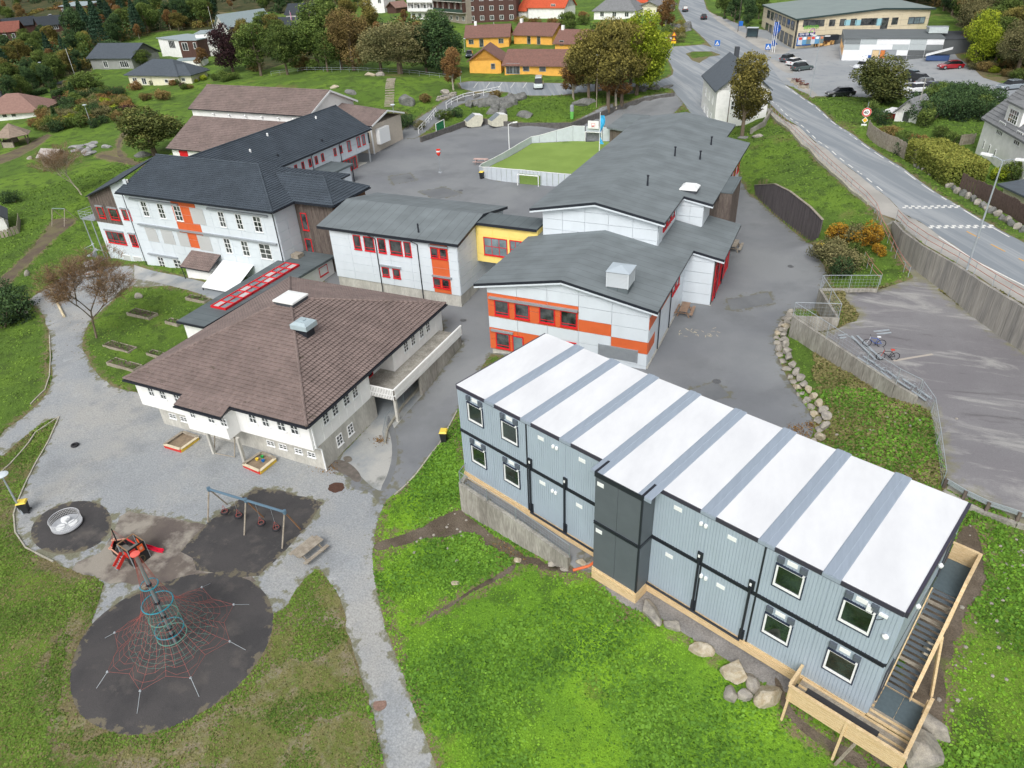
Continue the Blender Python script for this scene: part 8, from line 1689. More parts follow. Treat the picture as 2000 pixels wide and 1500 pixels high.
gg_=EM.node_tree.nodes.new('ShaderNodeNewGeometry');EM.node_tree.links.new(gg_.outputs['Position'],nz_.inputs['Vector']);EM.node_tree.links.new(nz_.outputs[0],cr_.inputs[0]);EM.node_tree.links.new(cr_.outputs[0],e_.inputs['Emission Color']);e_.inputs['Emission Strength'].default_value=.9;e_.inputs['Base Color'].default_value=(.06,.03,.02,1)
b=MB();FS.box(b,u0,u1,zsb,z1_-.2,.02,.1);b.build('lit_entrance',EM,Sh);b=MB();FS.box(b,u0-.2,u1+.3,z1_-.2,z1_+.9,.0,1.3);b.build('entrance_canopy',BLACKT,Sh)
za=hat(G(1642,118),1649,75);a_,c_=G(1643,118),G(1836,112);dd_=(c_-a_)[:2];Lx=float(np.hypot(*dd_));FX=Face(a_[:2],math.degrees(math.atan2(dd_[1],dd_[0])))
Ax=thing('shop_annex','single-storey shop annex with white and grey checkered front','building',a_);GREYS=[mat('annex_white',(228,230,232),.6,noise=.03),mat('annex_light',(176,184,186),.6,noise=.04),mat('annex_mid',(124,130,132),.6,noise=.05),mat('annex_dark',(92,96,98),.6,noise=.06)]
DX=14.;b=MB();FX.box(b,0,Lx,a_[2]-.5,za-.1,-DX,0);b.build('wall',GREYS[0],Ax);b=MB();FX.box(b,-.1,Lx+.1,za-.1,za+.12,-DX,.15);b.build('roof',mat('annex_roof',(104,110,112),.8,noise=.06,nscale=.4),Ax)
hA=za-a_[2]-.1;grid={0:(0,1,2,0,0,1),1:(0,0,1,1,3,3),2:(1,0,0,1,2,3),3:(2,1,0,0,1,3)}
for j in range(4):
 for i in range(6):
  cidx={3:[2,1,0,0,1,0],2:[1,0,0,1,1,2],1:[0,0,0,0,3,3],0:[0,0,0,3,3,3]}[j][i];u0=Lx*i/6;b=MB();FX.box(b,u0+.03,u0+Lx/6-.03,a_[2]+hA*j/4+.02,a_[2]+hA*(j+1)/4-.02,0,.05);b.build('panel',GREYS[cidx],Ax)
for r,m_ in(((862,373,903,442),WOODP),((922,373,955,440),mat('orange_door',(206,120,60),.6)),((960,372,1033,430),GREYM)):
 x0,y0,x1,y1=q4(*r);u0,z1=FX.sz(x0,y0);u1,z0=FX.sz(x1,y1);win(FX,Ax,('w',u0,u1,z0,z1),fm=GREYM,off=.06,gm=m_,sill=False,name='door',cols=1 if r[0]<950 else 3)
b=MB();Fq=Face(FX.P(0,0,-DX)[:2],math.degrees(FX.a)-90);Fq.box(b,.2,DX-.2,a_[2]+1.0,za-1.4,0,.08);b.build('lit_window',EM,Ax);b=MB();Fq.box(b,0,DX,za-1.3,za+.1,0,.2);b.build('dark_fascia',GREYS[2],Ax)
b=MB();FX.box(b,Lx*1.0,Lx*1.33,a_[2]-.3,za-.4,-DX,-1.5);b.build('dark_wing',GREYS[3],Ax);b=MB();FX.box(b,Lx+.1,Lx*1.33,za-.4,za-.25,-DX,-1.4);b.build('dark_wing_roof',mat('dark_roof',(72,76,80),.8),Ax)
b=MB();FX.box(b,Lx*.87,Lx*1.06,za+.3,za+1.3,-9,-5.5);b.build('roof_cooler',mat('cooler',(196,206,206),.5,noise=.1,nscale=2),Ax,kind=None)
for k in range(5):b=MB();p=FX.P(Lx*(.885+.037*k),za+1.3,-7.2);b.lathe(p,[(.8,0),(.8,.12),(.1,.14)],12);b.build('fan',GREYM,Ax)
q=G(1828,118);rb=thing('recycling_skip','tilted white and blue recycling container beside the red car','container',q,rz=-.1);b=MB();b.slab([(-2,-1.2,1.0),(2.4,-1.2,2.4),(2.4,1.2,2.4),(-2,1.2,1.0)],.15);b.build('lid',WHITEF,rb,local=True);b=MB();b.box(-1.8,2.2,-1.1,1.1,.1,1.0);b.build('body',mat('recycle_blue',(60,84,130),.6),rb,local=True)
q=G(1685,117);tr=thing('trolley_stack','blue shopping trolleys against the white annex wall','trolleys',q);b=MB()
for k in range(4):b.box(q[0]-1.6+k*.8,q[0]-.95+k*.8,q[1]-.4,q[1]+.4,q[2]+.4,q[2]+1.0)
b.build('basket',mat('trolley_blue',(50,90,150),.5),tr,kind='stuff');
q=G(1795,112);tr=thing('roll_cages','steel roll cages in front of the dark annex wall','cages',q);b=MB()
for k in range(3):
 for z in(.2,.6,1.0,1.4,1.8):b.tube([q+(k*1.4-.5,0,z),q+(k*1.4+.6,0,z)],.03,4)
 for x in(-.5,0,.6):b.tube([q+(k*1.4+x,0,0),q+(k*1.4+x,0,1.9)],.03,4)
b.build('cage',GALV,tr,kind='stuff')
q=G(1468,74);bs=thing('bus_shelter','small dark glazed bus shelter with curved pale roof','bus shelter',q);b=MB();b.box(q[0]-1.4,q[0]+1.4,q[1]-.7,q[1]+.7,q[2]+2.3,q[2]+2.45);b.build('roof',mat('shelter_roof',(190,200,204),.4),bs);b=MB();b.box(q[0]-1.3,q[0]+1.3,q[1]+.55,q[1]+.6,q[2]+.2,q[2]+2.2);b.build('pane',mat('shelter_glass',(50,70,76),.1,spec=.8),bs)
for x in(-1.3,1.3):
 for y in(-.6,.6):b=MB();b.tube([q+(x,y,0),q+(x,y,2.3)],.06,5);b.build('post',BLACKT,bs)
def roadsign(label,base,hh,kind,rz=None):
 q=G(*base);t=thing('road_sign',label,'road sign',q);b=MB();b.tube([q,q+(0,0,hh+.3)],.04,6);b.build('pole',GALV,t)
 vd=-q[:2]/np.hypot(*q[:2]);ang=math.degrees(math.atan2(vd[1],vd[0]))+90;Fz=Face((q[0]-math.cos(math.radians(ang))*0+vd[0]*.06,q[1]+vd[1]*.06),ang)
 def disc_(r,z,m,o,n=24):
  b=MB();pts_=[Fz.P(r*math.cos(2*math.pi*k/n),z+r*math.sin(2*math.pi*k/n),o)for k in range(n)];pb=[Fz.P(r*math.cos(2*math.pi*k/n),z+r*math.sin(2*math.pi*k/n),o-.02)for k in range(n)];b.face(pts_);b.face(pb[::-1])
  for k in range(n):b.face([pb[k],pb[(k+1)%n],pts_[(k+1)%n],pts_[k]])
  return b.build('sign_face',m,t)
 if kind=='40':
  disc_(.52,hh-.2,SWHT,.0);disc_(.5,hh-.2,SRED,.01);disc_(.37,hh-.2,SWHT,.02);o=text('40',Fz,-.29,hh-.42+q[2]*0,.5,BLACKT,.03,t);o.location[2]=hh-.4
 return t,Fz,q
def poly_sign(t,Fz,q,pts_,m,o=.02,name='sign_face'):
 b=MB();P0=[Fz.P(u,q[2]+z,o)for u,z in pts_];P1=[Fz.P(u,q[2]+z,o-.02)for u,z in pts_];b.face(P0);b.face(P1[::-1]);n=len(P0)
 for k in range(n):b.face([P1[k],P1[(k+1)%n],P0[(k+1)%n],P0[k]])
 b.build(name,m,t)
def circ(r,z,n=24):return[(r*math.cos(2*math.pi*k/n),z+r*math.sin(2*math.pi*k/n))for k in range(n)]
t,Fz,q=roadsign('round 40 speed limit sign with yellow priority diamond below beside the main road',(1687,246),3.0,'')
hh=hat(q,1690,219)-q[2]
poly_sign(t,Fz,q,circ(.62,hh),SWHT,.0);poly_sign(t,Fz,q,circ(.6,hh),SRED,.01);poly_sign(t,Fz,q,circ(.44,hh),SWHT,.02);o=text('40',Fz,-.36,q[2]+hh-.2,.6,BLACKT,.05,t)
poly_sign(t,Fz,q,[(0,hh-.65),(.42,hh-1.08),(0,hh-1.5),(-.42,hh-1.08)],SWHT,.01);poly_sign(t,Fz,q,[(0,hh-.75),(.32,hh-1.08),(0,hh-1.4),(-.32,hh-1.08)],mat('sign_yellow',(240,186,50),.5),.02);poly_sign(t,Fz,q,[(-.35,hh-2.0),(.35,hh-2.0),(.35,hh-1.6),(-.35,hh-1.6)],SWHT,.01)
for px,l,tp_ in(((1399,103),'blue pedestrian crossing sign on the traffic island',(1401,84)),((1499,101),'blue pedestrian crossing sign by the shop flagpoles',(1500,91)),((1445,60),'blue bus stop sign near the utility pole',(1446,46))):
 t,Fz,q=roadsign(l,px,2.6,'');hh=hat(q,*tp_)-q[2];poly_sign(t,Fz,q,[(-.6,hh-.6),(.6,hh-.6),(.6,hh+.6),(-.6,hh+.6)],SBLUE,.0)
 if 'pedestrian' in l:
  poly_sign(t,Fz,q,[(-.45,hh-.42),(.45,hh-.42),(0,hh+.45)],SWHT,.02);poly_sign(t,Fz,q,[(-.08,hh-.05),(.12,hh-.1),(.22,hh-.36),(.1,hh-.36),(0,hh-.18),(-.16,hh-.36),(-.28,hh-.34),(-.1,hh-.1)],BLACKT,.03,'pictogram');poly_sign(t,Fz,q,circ(.07,hh+.1,8),BLACKT,.03,'pictogram')
t,Fz,q=roadsign('yellow road works warning signs at the closed side road',(1315,90),2.2,'');hh=hat(q,1330,76)-q[2];YEL=mat('warning_yellow',(240,200,40),.5)
for dz in(0,-1.0):poly_sign(t,Fz,q,[(-.55,2.3+dz),(.55,2.3+dz),(0,3.2+dz)],SRED,.0);poly_sign(t,Fz,q,[(-.38,2.4+dz),(.38,2.4+dz),(0,3.03+dz)],YEL,.02)
poly_sign(t,Fz,q,[(-.6,.6),(.6,.6),(.6,1.1),(-.6,1.1)],YEL,.02)
q=G(1298,84);rb=thing('road_barrier','orange and white striped road works barrier','barrier',q)
for k in range(6):b=MB();b.box(q[0]-1.8+k*.6,q[0]-1.22+k*.6,q[1]-.04,q[1]+.04,q[2]+.4,q[2]+1.3);b.build('panel',SWHT if k%2 else mat('barrier_orange',(226,120,50),.5),rb)
for x in(-1.6,1.6):b=MB();b.box(q[0]+x-.1,q[0]+x+.1,q[1]-.4,q[1]+.4,q[2],q[2]+.12);b.build('foot',DARKG,rb)
q=G(1117,232);gb_=thing('green_litter_bin','green and grey litter bin at the corner of the yard wall','litter bin',q);b=MB();b.lathe(q,[(.3,0),(.34,.5),(.34,1.3)],10);b.build('body',mat('bin_green',(110,190,90),.5),gb_);b=MB();b.lathe(q,[(.36,1.3),(.36,2.2),(.3,2.4)],10);b.build('hood',GREYM,gb_)
for k,px in enumerate(((1554,162),(1561,166),(1569,172))):
 q=G(*px);t=thing('flower_box',['dark red flower box by the road, far one of three','dark red flower box by the road, middle of three','dark red flower box by the road, near one of three'][k],'flower box',q,'flower boxes');b=MB();b.box(q[0]-.9,q[0]+.9,q[1]-.4,q[1]+.4,q[2],q[2]+.5);b.build('box',WOODT,t);b=MB()
 for j in range(40):x,y,z,s_=q[0]+rnd.uniform(-.8,.8),q[1]+rnd.uniform(-.35,.35),q[2]+.5+rnd.uniform(0,.3),.14;b.face([(x-s_,y,z),(x,y-s_,z+.05),(x+s_,y,z),(x,y+s_,z+.08)])
 b.build('plants',mat('dark_red_leaf',(110,56,50),.8,noise=.3,nscale=5),t,kind='stuff')
def boardfence(label,px,h,m,w=.32,cat='fence',wob=.05):
 P=[G(*p)for p in px];t=thing('board_fence',label,cat,P[0])
 for a_,c_ in zip(P[:-1],P[1:]):
  L=np.linalg.norm(c_-a_);n=max(1,int(L/w));e=(c_-a_)/n;an_=math.atan2(e[1],e[0])
  for j in range(n):
   p=a_+e*(j+.5);z=hz(p[0],p[1]);b=MB();b.obox((p[0],p[1],z-.1),w*.9,.05,h+.1+rnd.uniform(-wob,wob),an_);b.build('board',m,t)
  b=MB();b.beam(a_+(0,0,h*.8),c_+(0,0,h*.8),.06,.1);b.build('rail',m,t)
 return t
boardfence('weathered grey board fence below the bushes right of the road',[(1692,262),(1704,277),(1730,292),(1760,307),(1785,323)],1.9,WOODT,.4)
boardfence('dark brown board fence beside the big lamp and the cream garage',[(1872,368),(1905,385),(1950,410),(2000,440),(2030,455)],1.7,mat('brown_fence',(96,80,74),.85,noise=.15),.4)
sw_=thing('dry_stone_wall','low grey stone wall under the hedge along the road verge','stone wall',G(1800,330))
for k,q in enumerate(along([(1790,326),(1830,348),(1870,376),(1920,405),(1975,440),(2010,460)],.9)):rock('stone',None,q,(.55,.4,.5),STN3 if k%2 else STN,seed=700+k,parent=sw_)
boardfence('small grey gate fence beside the right white house',[(1872,285),(1902,281)],1.3,WOODT,.3)
boardfence('grey picket fence by the white hut at the left edge',[(-5,468),(18,462),(38,455),(40,430)],1.1,WOODT,.4)
P=[G(*p)for p in[(1466,262),(1490,248),(1505,222)]];cwl=thing('corner_wall','grey concrete wall beside the white gable house','wall',P[0]);ribbon_wall('x',[(p[0],p[1],max(p[2],hz(*p[:2]))+.8)for p in P],.8,.3,CONCD,cwl)
# VEGETATION
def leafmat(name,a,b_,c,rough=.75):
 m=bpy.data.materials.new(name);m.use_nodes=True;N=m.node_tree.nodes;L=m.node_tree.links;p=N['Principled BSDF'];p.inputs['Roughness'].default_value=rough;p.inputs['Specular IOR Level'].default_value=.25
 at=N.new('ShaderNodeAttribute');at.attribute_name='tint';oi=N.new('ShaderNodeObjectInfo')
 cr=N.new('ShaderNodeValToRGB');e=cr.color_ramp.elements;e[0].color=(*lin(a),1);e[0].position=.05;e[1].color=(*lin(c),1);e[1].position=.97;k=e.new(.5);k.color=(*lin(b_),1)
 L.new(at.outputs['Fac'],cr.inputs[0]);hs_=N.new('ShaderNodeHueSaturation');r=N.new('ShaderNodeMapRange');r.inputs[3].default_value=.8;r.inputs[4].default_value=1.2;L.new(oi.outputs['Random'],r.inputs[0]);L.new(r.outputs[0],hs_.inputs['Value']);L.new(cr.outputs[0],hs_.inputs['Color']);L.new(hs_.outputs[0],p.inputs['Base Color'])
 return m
BARK=mat('bark',(110,98,84),.95,noise=.3,nscale=3,bump=.5,stretch=(2,2,.5));BIRCH=mat('pale_bark',(176,168,152),.9,noise=.25,nscale=2)
LEAF=dict(green=leafmat('leaf_green',(46,62,30),(84,104,46),(124,140,70)),olive=leafmat('leaf_olive',(66,64,34),(118,112,56),(160,148,78)),brown=leafmat('leaf_brown',(78,66,40),(122,104,62),(156,136,84)),sage=leafmat('leaf_sage',(48,58,30),(84,92,46),(124,124,68)),hedge=leafmat('hedge_leaf',(58,72,30),(100,110,46),(140,140,66)),dark=leafmat('leaf_dark_green',(30,46,30),(58,82,48),(92,118,68)),lime=leafmat('leaf_lime',(90,108,20),(142,158,40),(182,190,64)),purple=leafmat('leaf_purple',(34,22,26),(58,38,42),(84,56,56)),rustd=leafmat('leaf_rust_dull',(84,60,40),(120,90,58),(150,118,70)),rust=leafmat('leaf_rust',(90,66,42),(126,96,58),(156,124,76)),conifer=leafmat('needle',(22,40,30),(42,68,52),(70,98,74)),gold=leafmat('leaf_gold',(128,90,24),(180,136,40),(206,170,66)),lawn=leafmat('lawn_blade',(68,92,34),(94,122,44),(122,146,62)),lime2=leafmat('slope_blade',(82,118,34),(110,154,40),(140,184,58)),grass=leafmat('grass_blade',(72,98,36),(96,126,44),(124,152,60)),dry=leafmat('dry_grass',(98,98,56),(124,118,76),(152,144,104)),weed=leafmat('weed_leaf',(50,80,28),(82,120,38),(114,154,54)),willow=leafmat('willow_leaf',(74,78,50),(112,110,72),(146,138,96)))
def quadcloud(P,S,T,name,m,parent=None,nrm=None,tiltk=1.0,local=True,**kw):
 """many leaf quads: centres P (n,3), half sizes S, tint T"""
 n=len(P);r=npr;N_=r.normal(size=(n,3))if nrm is None else nrm+r.normal(size=(n,3))*tiltk;N_/=np.linalg.norm(N_,axis=1)[:,None];A=np.cross(N_,r.normal(size=(n,3)));A/=np.linalg.norm(A,axis=1)[:,None];B_=np.cross(N_,A)
 S=np.asarray(S)[:,None];w=r.uniform(.55,.9,(n,1));V=np.stack([P-A*S,P-B_*S*w,P+A*S,P+B_*S*w],1).reshape(-1,3)
 me=bpy.data.meshes.new(name);me.vertices.add(4*n);me.vertices.foreach_set('co',V.ravel());me.loops.add(4*n);me.loops.foreach_set('vertex_index',np.arange(4*n));me.polygons.add(n);me.polygons.foreach_set('loop_start',np.arange(n)*4);me.polygons.foreach_set('loop_total',np.full(n,4));me.update(calc_edges=True)
 at=me.attributes.new('tint','FLOAT','POINT');at.data.foreach_set('value',np.repeat(np.clip(T,0,1),4).astype(np.float32));me.materials.append(m)
 o=bpy.data.objects.new(name,me);ROOT.objects.link(o)
 if parent is not None:o.parent=parent
 tag(o,kw.get('label'),kw.get('cat'),kw.get('group'),kw.get('kind'));return o
def crownpts(blobs,n,seed,hollow=.55):
 r=np.random.default_rng(seed);vol=np.array([b[3]*b[4]*b[5]for b in blobs])**.67;vol=vol/vol.sum();out=[];tint=[]
 for b,f in zip(blobs,vol):
  k=int(n*f);d=r.normal(size=(k,3));d/=np.linalg.norm(d,axis=1)[:,None];rad=hollow+(1-hollow)*r.random(k)**.6
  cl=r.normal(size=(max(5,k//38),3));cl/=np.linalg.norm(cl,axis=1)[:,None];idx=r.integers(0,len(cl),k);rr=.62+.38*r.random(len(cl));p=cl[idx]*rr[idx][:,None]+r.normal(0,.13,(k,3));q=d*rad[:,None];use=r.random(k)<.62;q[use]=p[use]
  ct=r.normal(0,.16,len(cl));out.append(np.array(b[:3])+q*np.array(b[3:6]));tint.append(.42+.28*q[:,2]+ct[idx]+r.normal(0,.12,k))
 return np.concatenate(out),np.concatenate(tint)
PROTO={}
def tree_proto(key,h,blobs,leaf,n,s,trunk=BARK,tr=.22,limbs=6,seed=1,base=0.0,conif=False):
 t=bpy.data.objects.new('tree',None);r=np.random.default_rng(seed)
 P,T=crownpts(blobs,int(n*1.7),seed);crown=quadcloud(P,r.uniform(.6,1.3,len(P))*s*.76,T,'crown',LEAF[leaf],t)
 b=MB();cz=np.mean([q[2]for q in blobs]);b.tube([(0,0,-.5),(r.normal(0,.1),r.normal(0,.1),h*.25),(r.normal(0,.2),r.normal(0,.2),h*.55),(0,0,h*.85)],[tr*1.25,tr,tr*.7,tr*.2],7)
 for k in range(limbs):
  q=blobs[k%len(blobs)];z0=h*r.uniform(.22,.5);e=np.array(q[:3])+r.normal(0,.35,3)*np.array(q[3:6]);b.tube([(0,0,z0),tuple((np.array([0,0,z0])+e)/2+(0,0,.2)),tuple(e)],[tr*.5,tr*.33,tr*.1],5)
 tk=b.build('trunk',trunk,t,local=True);PROTO[key]=t;return t
def blobset(r,n,R,z0,z1,rb,flat=.85,seed=0):
 q=np.random.default_rng(seed);out=[]
 for k in range(n):
  a=q.uniform(0,6.28);f=(k+.5)/n;z=z0+(z1-z0)*f;rr=R*math.sin(math.pi*min(.95,.22+.73*f))**.8*q.uniform(.35,.75);b_=rb*q.uniform(.75,1.15)
  out.append((rr*math.cos(a),rr*math.sin(a),z,b_,b_,b_*flat))
 return out
for i,(key,h,R,z0,z1,rb,lf,n,s,tr,tk)in enumerate([('oak',12,4.6,4.2,10.2,2.6,'green',7000,.2,.3,BARK),('oak2',11,4.2,3.6,9.5,2.3,'green',6000,.2,.25,BARK),('olive',13,4.0,4.2,11.2,2.4,'olive',7000,.2,.28,BARK),('brownt',14,4.4,3.0,11.6,2.8,'brown',8000,.18,.32,BARK),('willowt',12,5.6,3.8,9.8,2.7,'willow',9000,.17,.35,BARK),('darkt',13,3.6,3.0,11.2,2.4,'dark',6500,.21,.28,BARK),('limet',12,4.2,3.2,10.4,2.4,'lime',7000,.19,.26,BARK),('beech',11,3.9,2.6,9.6,2.5,'purple',7000,.2,.28,BARK),('rustt',9,2.3,2.0,7.6,1.6,'rust',4200,.16,.16,BIRCH),('goldbush',2.4,1.2,.6,1.9,.75,'gold',1600,.09,.06,BARK),('roundt',6.5,2.5,2.3,5.3,1.7,'sage',8000,.13,.2,BARK),('fullt',8,3.0,1.7,6.6,2.3,'sage',8000,.17,.22,BARK),('tallt',13,2.7,3.4,11.4,2.1,'olive',8500,.19,.25,BARK)]):
 tree_proto(key,h,blobset(None,9 if R>2.5 else 6,R,z0,z1,rb,seed=i*7+3),lf,n,s,tk,tr,seed=i+20)
def conifer(key,h,R,lf='conifer',n=4200,seed=5):
 t=bpy.data.objects.new('conifer',None);r=np.random.default_rng(seed);f=r.random(n)**.75;z=h*(.12+.86*f);rad=R*(1-f)**.8*(.35+.65*r.random(n)**.5)*(1+.22*np.sin(z*5));a=r.uniform(0,6.283,n);P=np.stack([rad*np.cos(a),rad*np.sin(a),z-.12*rad],1)
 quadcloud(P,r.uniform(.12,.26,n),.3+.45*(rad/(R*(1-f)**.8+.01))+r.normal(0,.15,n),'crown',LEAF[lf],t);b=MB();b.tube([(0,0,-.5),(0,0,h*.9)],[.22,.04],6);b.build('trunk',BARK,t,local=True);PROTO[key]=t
conifer('spruce',15,3.2,n=5200);conifer('thuja',3.4,.8,'dark',1500,6)
def bush_proto(key,lf,R,h,n=1500,s=.1,seed=3,stems=4):
 t=bpy.data.objects.new('bush',None);r=np.random.default_rng(seed);bl=[(r.uniform(-.5,.5)*R,r.uniform(-.5,.5)*R,h*r.uniform(.35,.6),R*r.uniform(.5,.75),R*r.uniform(.5,.75),h*.45)for _ in range(5)];P,T=crownpts(bl,int(n*1.5),seed,.4);P[:,2]=np.maximum(P[:,2],.02)
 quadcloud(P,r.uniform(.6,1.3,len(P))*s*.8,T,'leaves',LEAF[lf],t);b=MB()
 for k in range(stems):a=r.uniform(0,6.28);b.tube([(0,0,-.2),(.4*R*math.cos(a),.4*R*math.sin(a),h*.6)],[.05,.02],4)
 b.build('stems',BARK,t,local=True,kind='stuff');PROTO[key]=t
for k,(key,lf,R,h)in enumerate([('bush_g','green',1.6,2.0),('bush_d','dark',1.9,2.3),('bush_o','olive',1.6,1.9),('bush_r','rust',1.4,1.6),('bush_p','purple',1.4,1.5),('bush_l','lime',1.4,1.5),('bush_w','willow',2.0,1.9),('bush_b','brown',1.6,1.8)]):bush_proto(key,lf,R,h,seed=40+k)
def fitscale(key,q,top,wpx):
 P=np.array([v.co[:]for v in PROTO[key].children[0].data.vertices]);H=np.percentile(P[:,2],99.5);Wd=2*np.percentile(np.hypot(P[:,0],P[:,1]),99.3)
 return wpx/FPX*np.linalg.norm(q-C0)/Wd,(hat(q,*top)-q[2])/H
def plant(key,px,label,scale=1.,name='tree',cat='tree',group=None,at=None,rz=None,sz=None,dz=0):
 src=PROTO[key];q=at if at is not None else G(*px)
 if isinstance(scale,tuple):scale,sz=fitscale(key,q,scale[:2],scale[2])
 c=bpy.data.objects.new(name,None);ROOT.objects.link(c);c.location=(float(q[0]),float(q[1]),float(q[2])-.1+dz);c.rotation_euler=(0,0,rnd.uniform(0,6.28)if rz is None else rz);s_=scale;c.scale=(s_,s_,sz or s_);tag(c,label,cat,group)
 for k in src.children:d=k.copy();ROOT.objects.link(d);d.parent=c;d.name=k.name.split('.')[0]
 return c
plant('roundt',(303,303),'round green and rusty tree with short trunk on the left lawn',(302,208,104))
for key,px,s_,l in[('olive',(1150,202),(1140,60,90),'olive-brown tree at the left of the bank group'),('olive',(1188,212),(1185,38,110),'tall olive tree with grey trunk nearest the yard wall'),('oak',(1165,180),(1160,45,90),'green tree at the back of the bank group'),('olive',(1214,200),(1215,42,105),'broad olive tree in the middle of the bank group'),('rustt',(1120,190),(1122,112,60),'thin rusty tree at the left side of the bank group'),('rustt',(1203,206),(1200,122,70),'low rusty tree under the bank group'),('limet',(1243,185),(1250,24,110),'bright lime-green tree at the right of the bank group'),('limet',(1270,172),(1270,90,70),'smaller lime tree near the side road bend'),('olive',(1232,165),(1230,45,90),'olive tree behind the lime tree'),('tallt',(1449,268),(1458,106,80),'tall narrow brownish tree in front of the white gable house'),('darkt',(868,146),(862,22,72),'dense dark green tree left of the yellow bungalow'),('willowt',(782,144),(780,42,150),'wide spreading grey-brown tree with fanned trunks on the mound'),('brownt',(692,138),(684,16,88),'tall weeping brown tree left of the spreading one'),('brownt',(668,136),(668,26,60),'brown tree behind the weeping one'),('rustt',(886,176),(888,92,46),'slim birch with rusty leaves at the lane'),('oak',(622,134),(620,5,110),'big green tree behind the mound'),('oak2',(562,146),(560,48,70),'green tree next to the orange bush'),('oak2',(510,148),(512,44,84),'green and yellowish tree right of the purple beech'),('beech',(455,140),(452,46,72),'dark purple copper beech in the upper left gardens'),('fullt',(1718,200),(1722,110,112),'large green tree between the parking lot and the little shed'),('bush_g',(1700,175),1.6,'shrubby growth behind the parking lot tree'),('limet',(1900,132),(1925,20,60),'lime-green tree at the foot of the right hillside'),('rustt',(1230,20),.9,'orange tree by the low white house'),('olive',(350,60),(348,24,34),'rusty pointed tree above the modern white house')]:
 plant(key,px,l,s_)
for key,px,s_,l in[('bush_b',(592,138),1.9,'orange-brown rounded bush on the ridge'),('bush_g',(612,138),1.3,'green bush beside the orange-brown one'),('bush_g',(867,234),1.0,'round green bush at the foot of the mound path'),('bush_d',(885,228),.9,'dark low bush beside the mound path railing'),('bush_d',(795,250),1.2,'dark heather bush above the corner wall'),('bush_w',(775,238),1.2,'grey-green bush at the foot of the steps'),('bush_w',(820,250),.8,'small grey-green bush by the path fork'),('bush_b',(829,200),1.0,'brownish shrub on the mound slope'),('bush_b',(968,190),.8,'reddish low bush beside the top of the railed path'),('bush_d',(30,395),1.0,'dark bush on the left lawn near the hut'),('bush_d',(8,640),1.5,'big dark conifer bush at the left edge'),('bush_d',(36,615),1.5,'dark conifer bush beside the pale stone'),('bush_d',(12,580),1.2,'dark bush behind the left edge conifers'),('goldbush',(1637,478),1.1,'golden bush above the boarded wall'),('goldbush',(1692,480),1.1,'golden-orange bush beside the rusty sidewalk railing'),('goldbush',(1714,500),.6,'small yellow sapling at the ramp'),('bush_w',(1610,500),.9,'drooping grey-green juniper behind the wall end'),('bush_w',(1635,525),1.1,'spreading juniper below the golden bushes'),('bush_w',(1660,520),1.0,'spreading juniper beside the short handrail'),('bush_w',(1625,500),1.0,'juniper between boarded wall and the golden bush'),('bush_g',(1670,500),.8,'green shrub between the golden bushes'),('bush_w',(1665,465),.8,'juniper below the sidewalk railing'),('bush_w',(1700,470),.8,'grey-green shrub beside the ramp'),('bush_d',(1645,540),.9,'juniper hanging over the wire fence corner'),('bush_g',(1860,280),.8,'green bush on the lawn near the right white house'),('bush_l',(1955,350),1.0,'light green bush in front of the right white house'),('bush_g',(1975,352),1.1,'green bush beside the cream garage'),('bush_g',(1700,225),1.1,'green hedge plant behind the speed sign'),('bush_d',(1715,240),1.0,'dark bush between sign and shed'),('bush_b',(1735,268),.9,'brownish bush above the grey board fence'),('bush_g',(1765,280),.9,'green bush above the grey board fence'),('bush_r',(1795,285),.9,'rusty bush at the end of the grey board fence'),('bush_d',(1775,300),1.0,'dark bush leaning over the grey fence'),('bush_g',(1835,268),.8,'green shrub on the lawn edge behind the hedge'),('thuja',(147,196),1.3,'tall dark thuja in the left gardens'),('thuja',(112,240),1.1,'narrow green thuja left of the garden lamp'),('bush_r',(265,175),1.3,'rusty bush on the garden lawn'),('bush_b',(285,196),1.0,'bare brownish shrub on the lawn'),('bush_b',(320,195),1.4,'brown twiggy bush on the lawn edge'),('bush_g',(300,166),.7,'small green bush at the cream house'),('bush_r',(340,166),.9,'reddish bush at the cream house'),('bush_p',(360,172),.9,'pink-brown bush in the flower bed'),('bush_l',(375,160),.9,'yellow-green bush in the flower bed'),('bush_g',(435,158),1.3,'round dark green bush by the gym roof'),('bush_g',(460,155),.9,'green bush by the path to the ridge')]:
 plant(key,px,l,s_,name='bush',cat='bush')
for t_ in PROTO.values():
 for c_ in t_.children:
  ROOT.objects.unlink(c_)
KN=dict(fullt='sage green',tallt='olive',roundt='sage green',oak='green',oak2='mid-green',olive='olive',brownt='brown',willowt='grey-brown',darkt='dark green',limet='lime-green',rustt='rusty',spruce='dark spruce-like',bush_g='green',bush_d='dark',bush_o='olive',bush_r='rusty',bush_p='purplish',bush_l='light green',bush_w='grey-green',bush_b='brownish')
def fill(keys,polypx,n,label,group,cat='tree',name='tree',smin=.7,smax=1.1,seed=1,mind=3.0,zs=None):
 """countable trees that nothing tells apart, spread over a pixel polygon"""
 r=random.Random(seed);P=np.array(polypx,float);got=[];k=0;mn,mx=P.min(0),P.max(0)
 while len(got)<n and k<n*30:
  k+=1;x,y=r.uniform(mn[0],mx[0]),mn[1]+(mx[1]-mn[1])*r.random()**.9
  if not inside(np.array([[x,y]]),P)[0]:continue
  q=G(x,y)
  if any((q[0]-g[0])**2+(q[1]-g[1])**2<mind*mind for g in got):continue
  got.append(q);ky=r.choice(keys);plant(ky,None,KN[ky]+' '+label+', '+['left part','middle','right part'][min(2,int(3*(x-mn[0])/(mx[0]-mn[0])))],r.uniform(smin,smax),name=name,cat=cat,group=group,at=q)
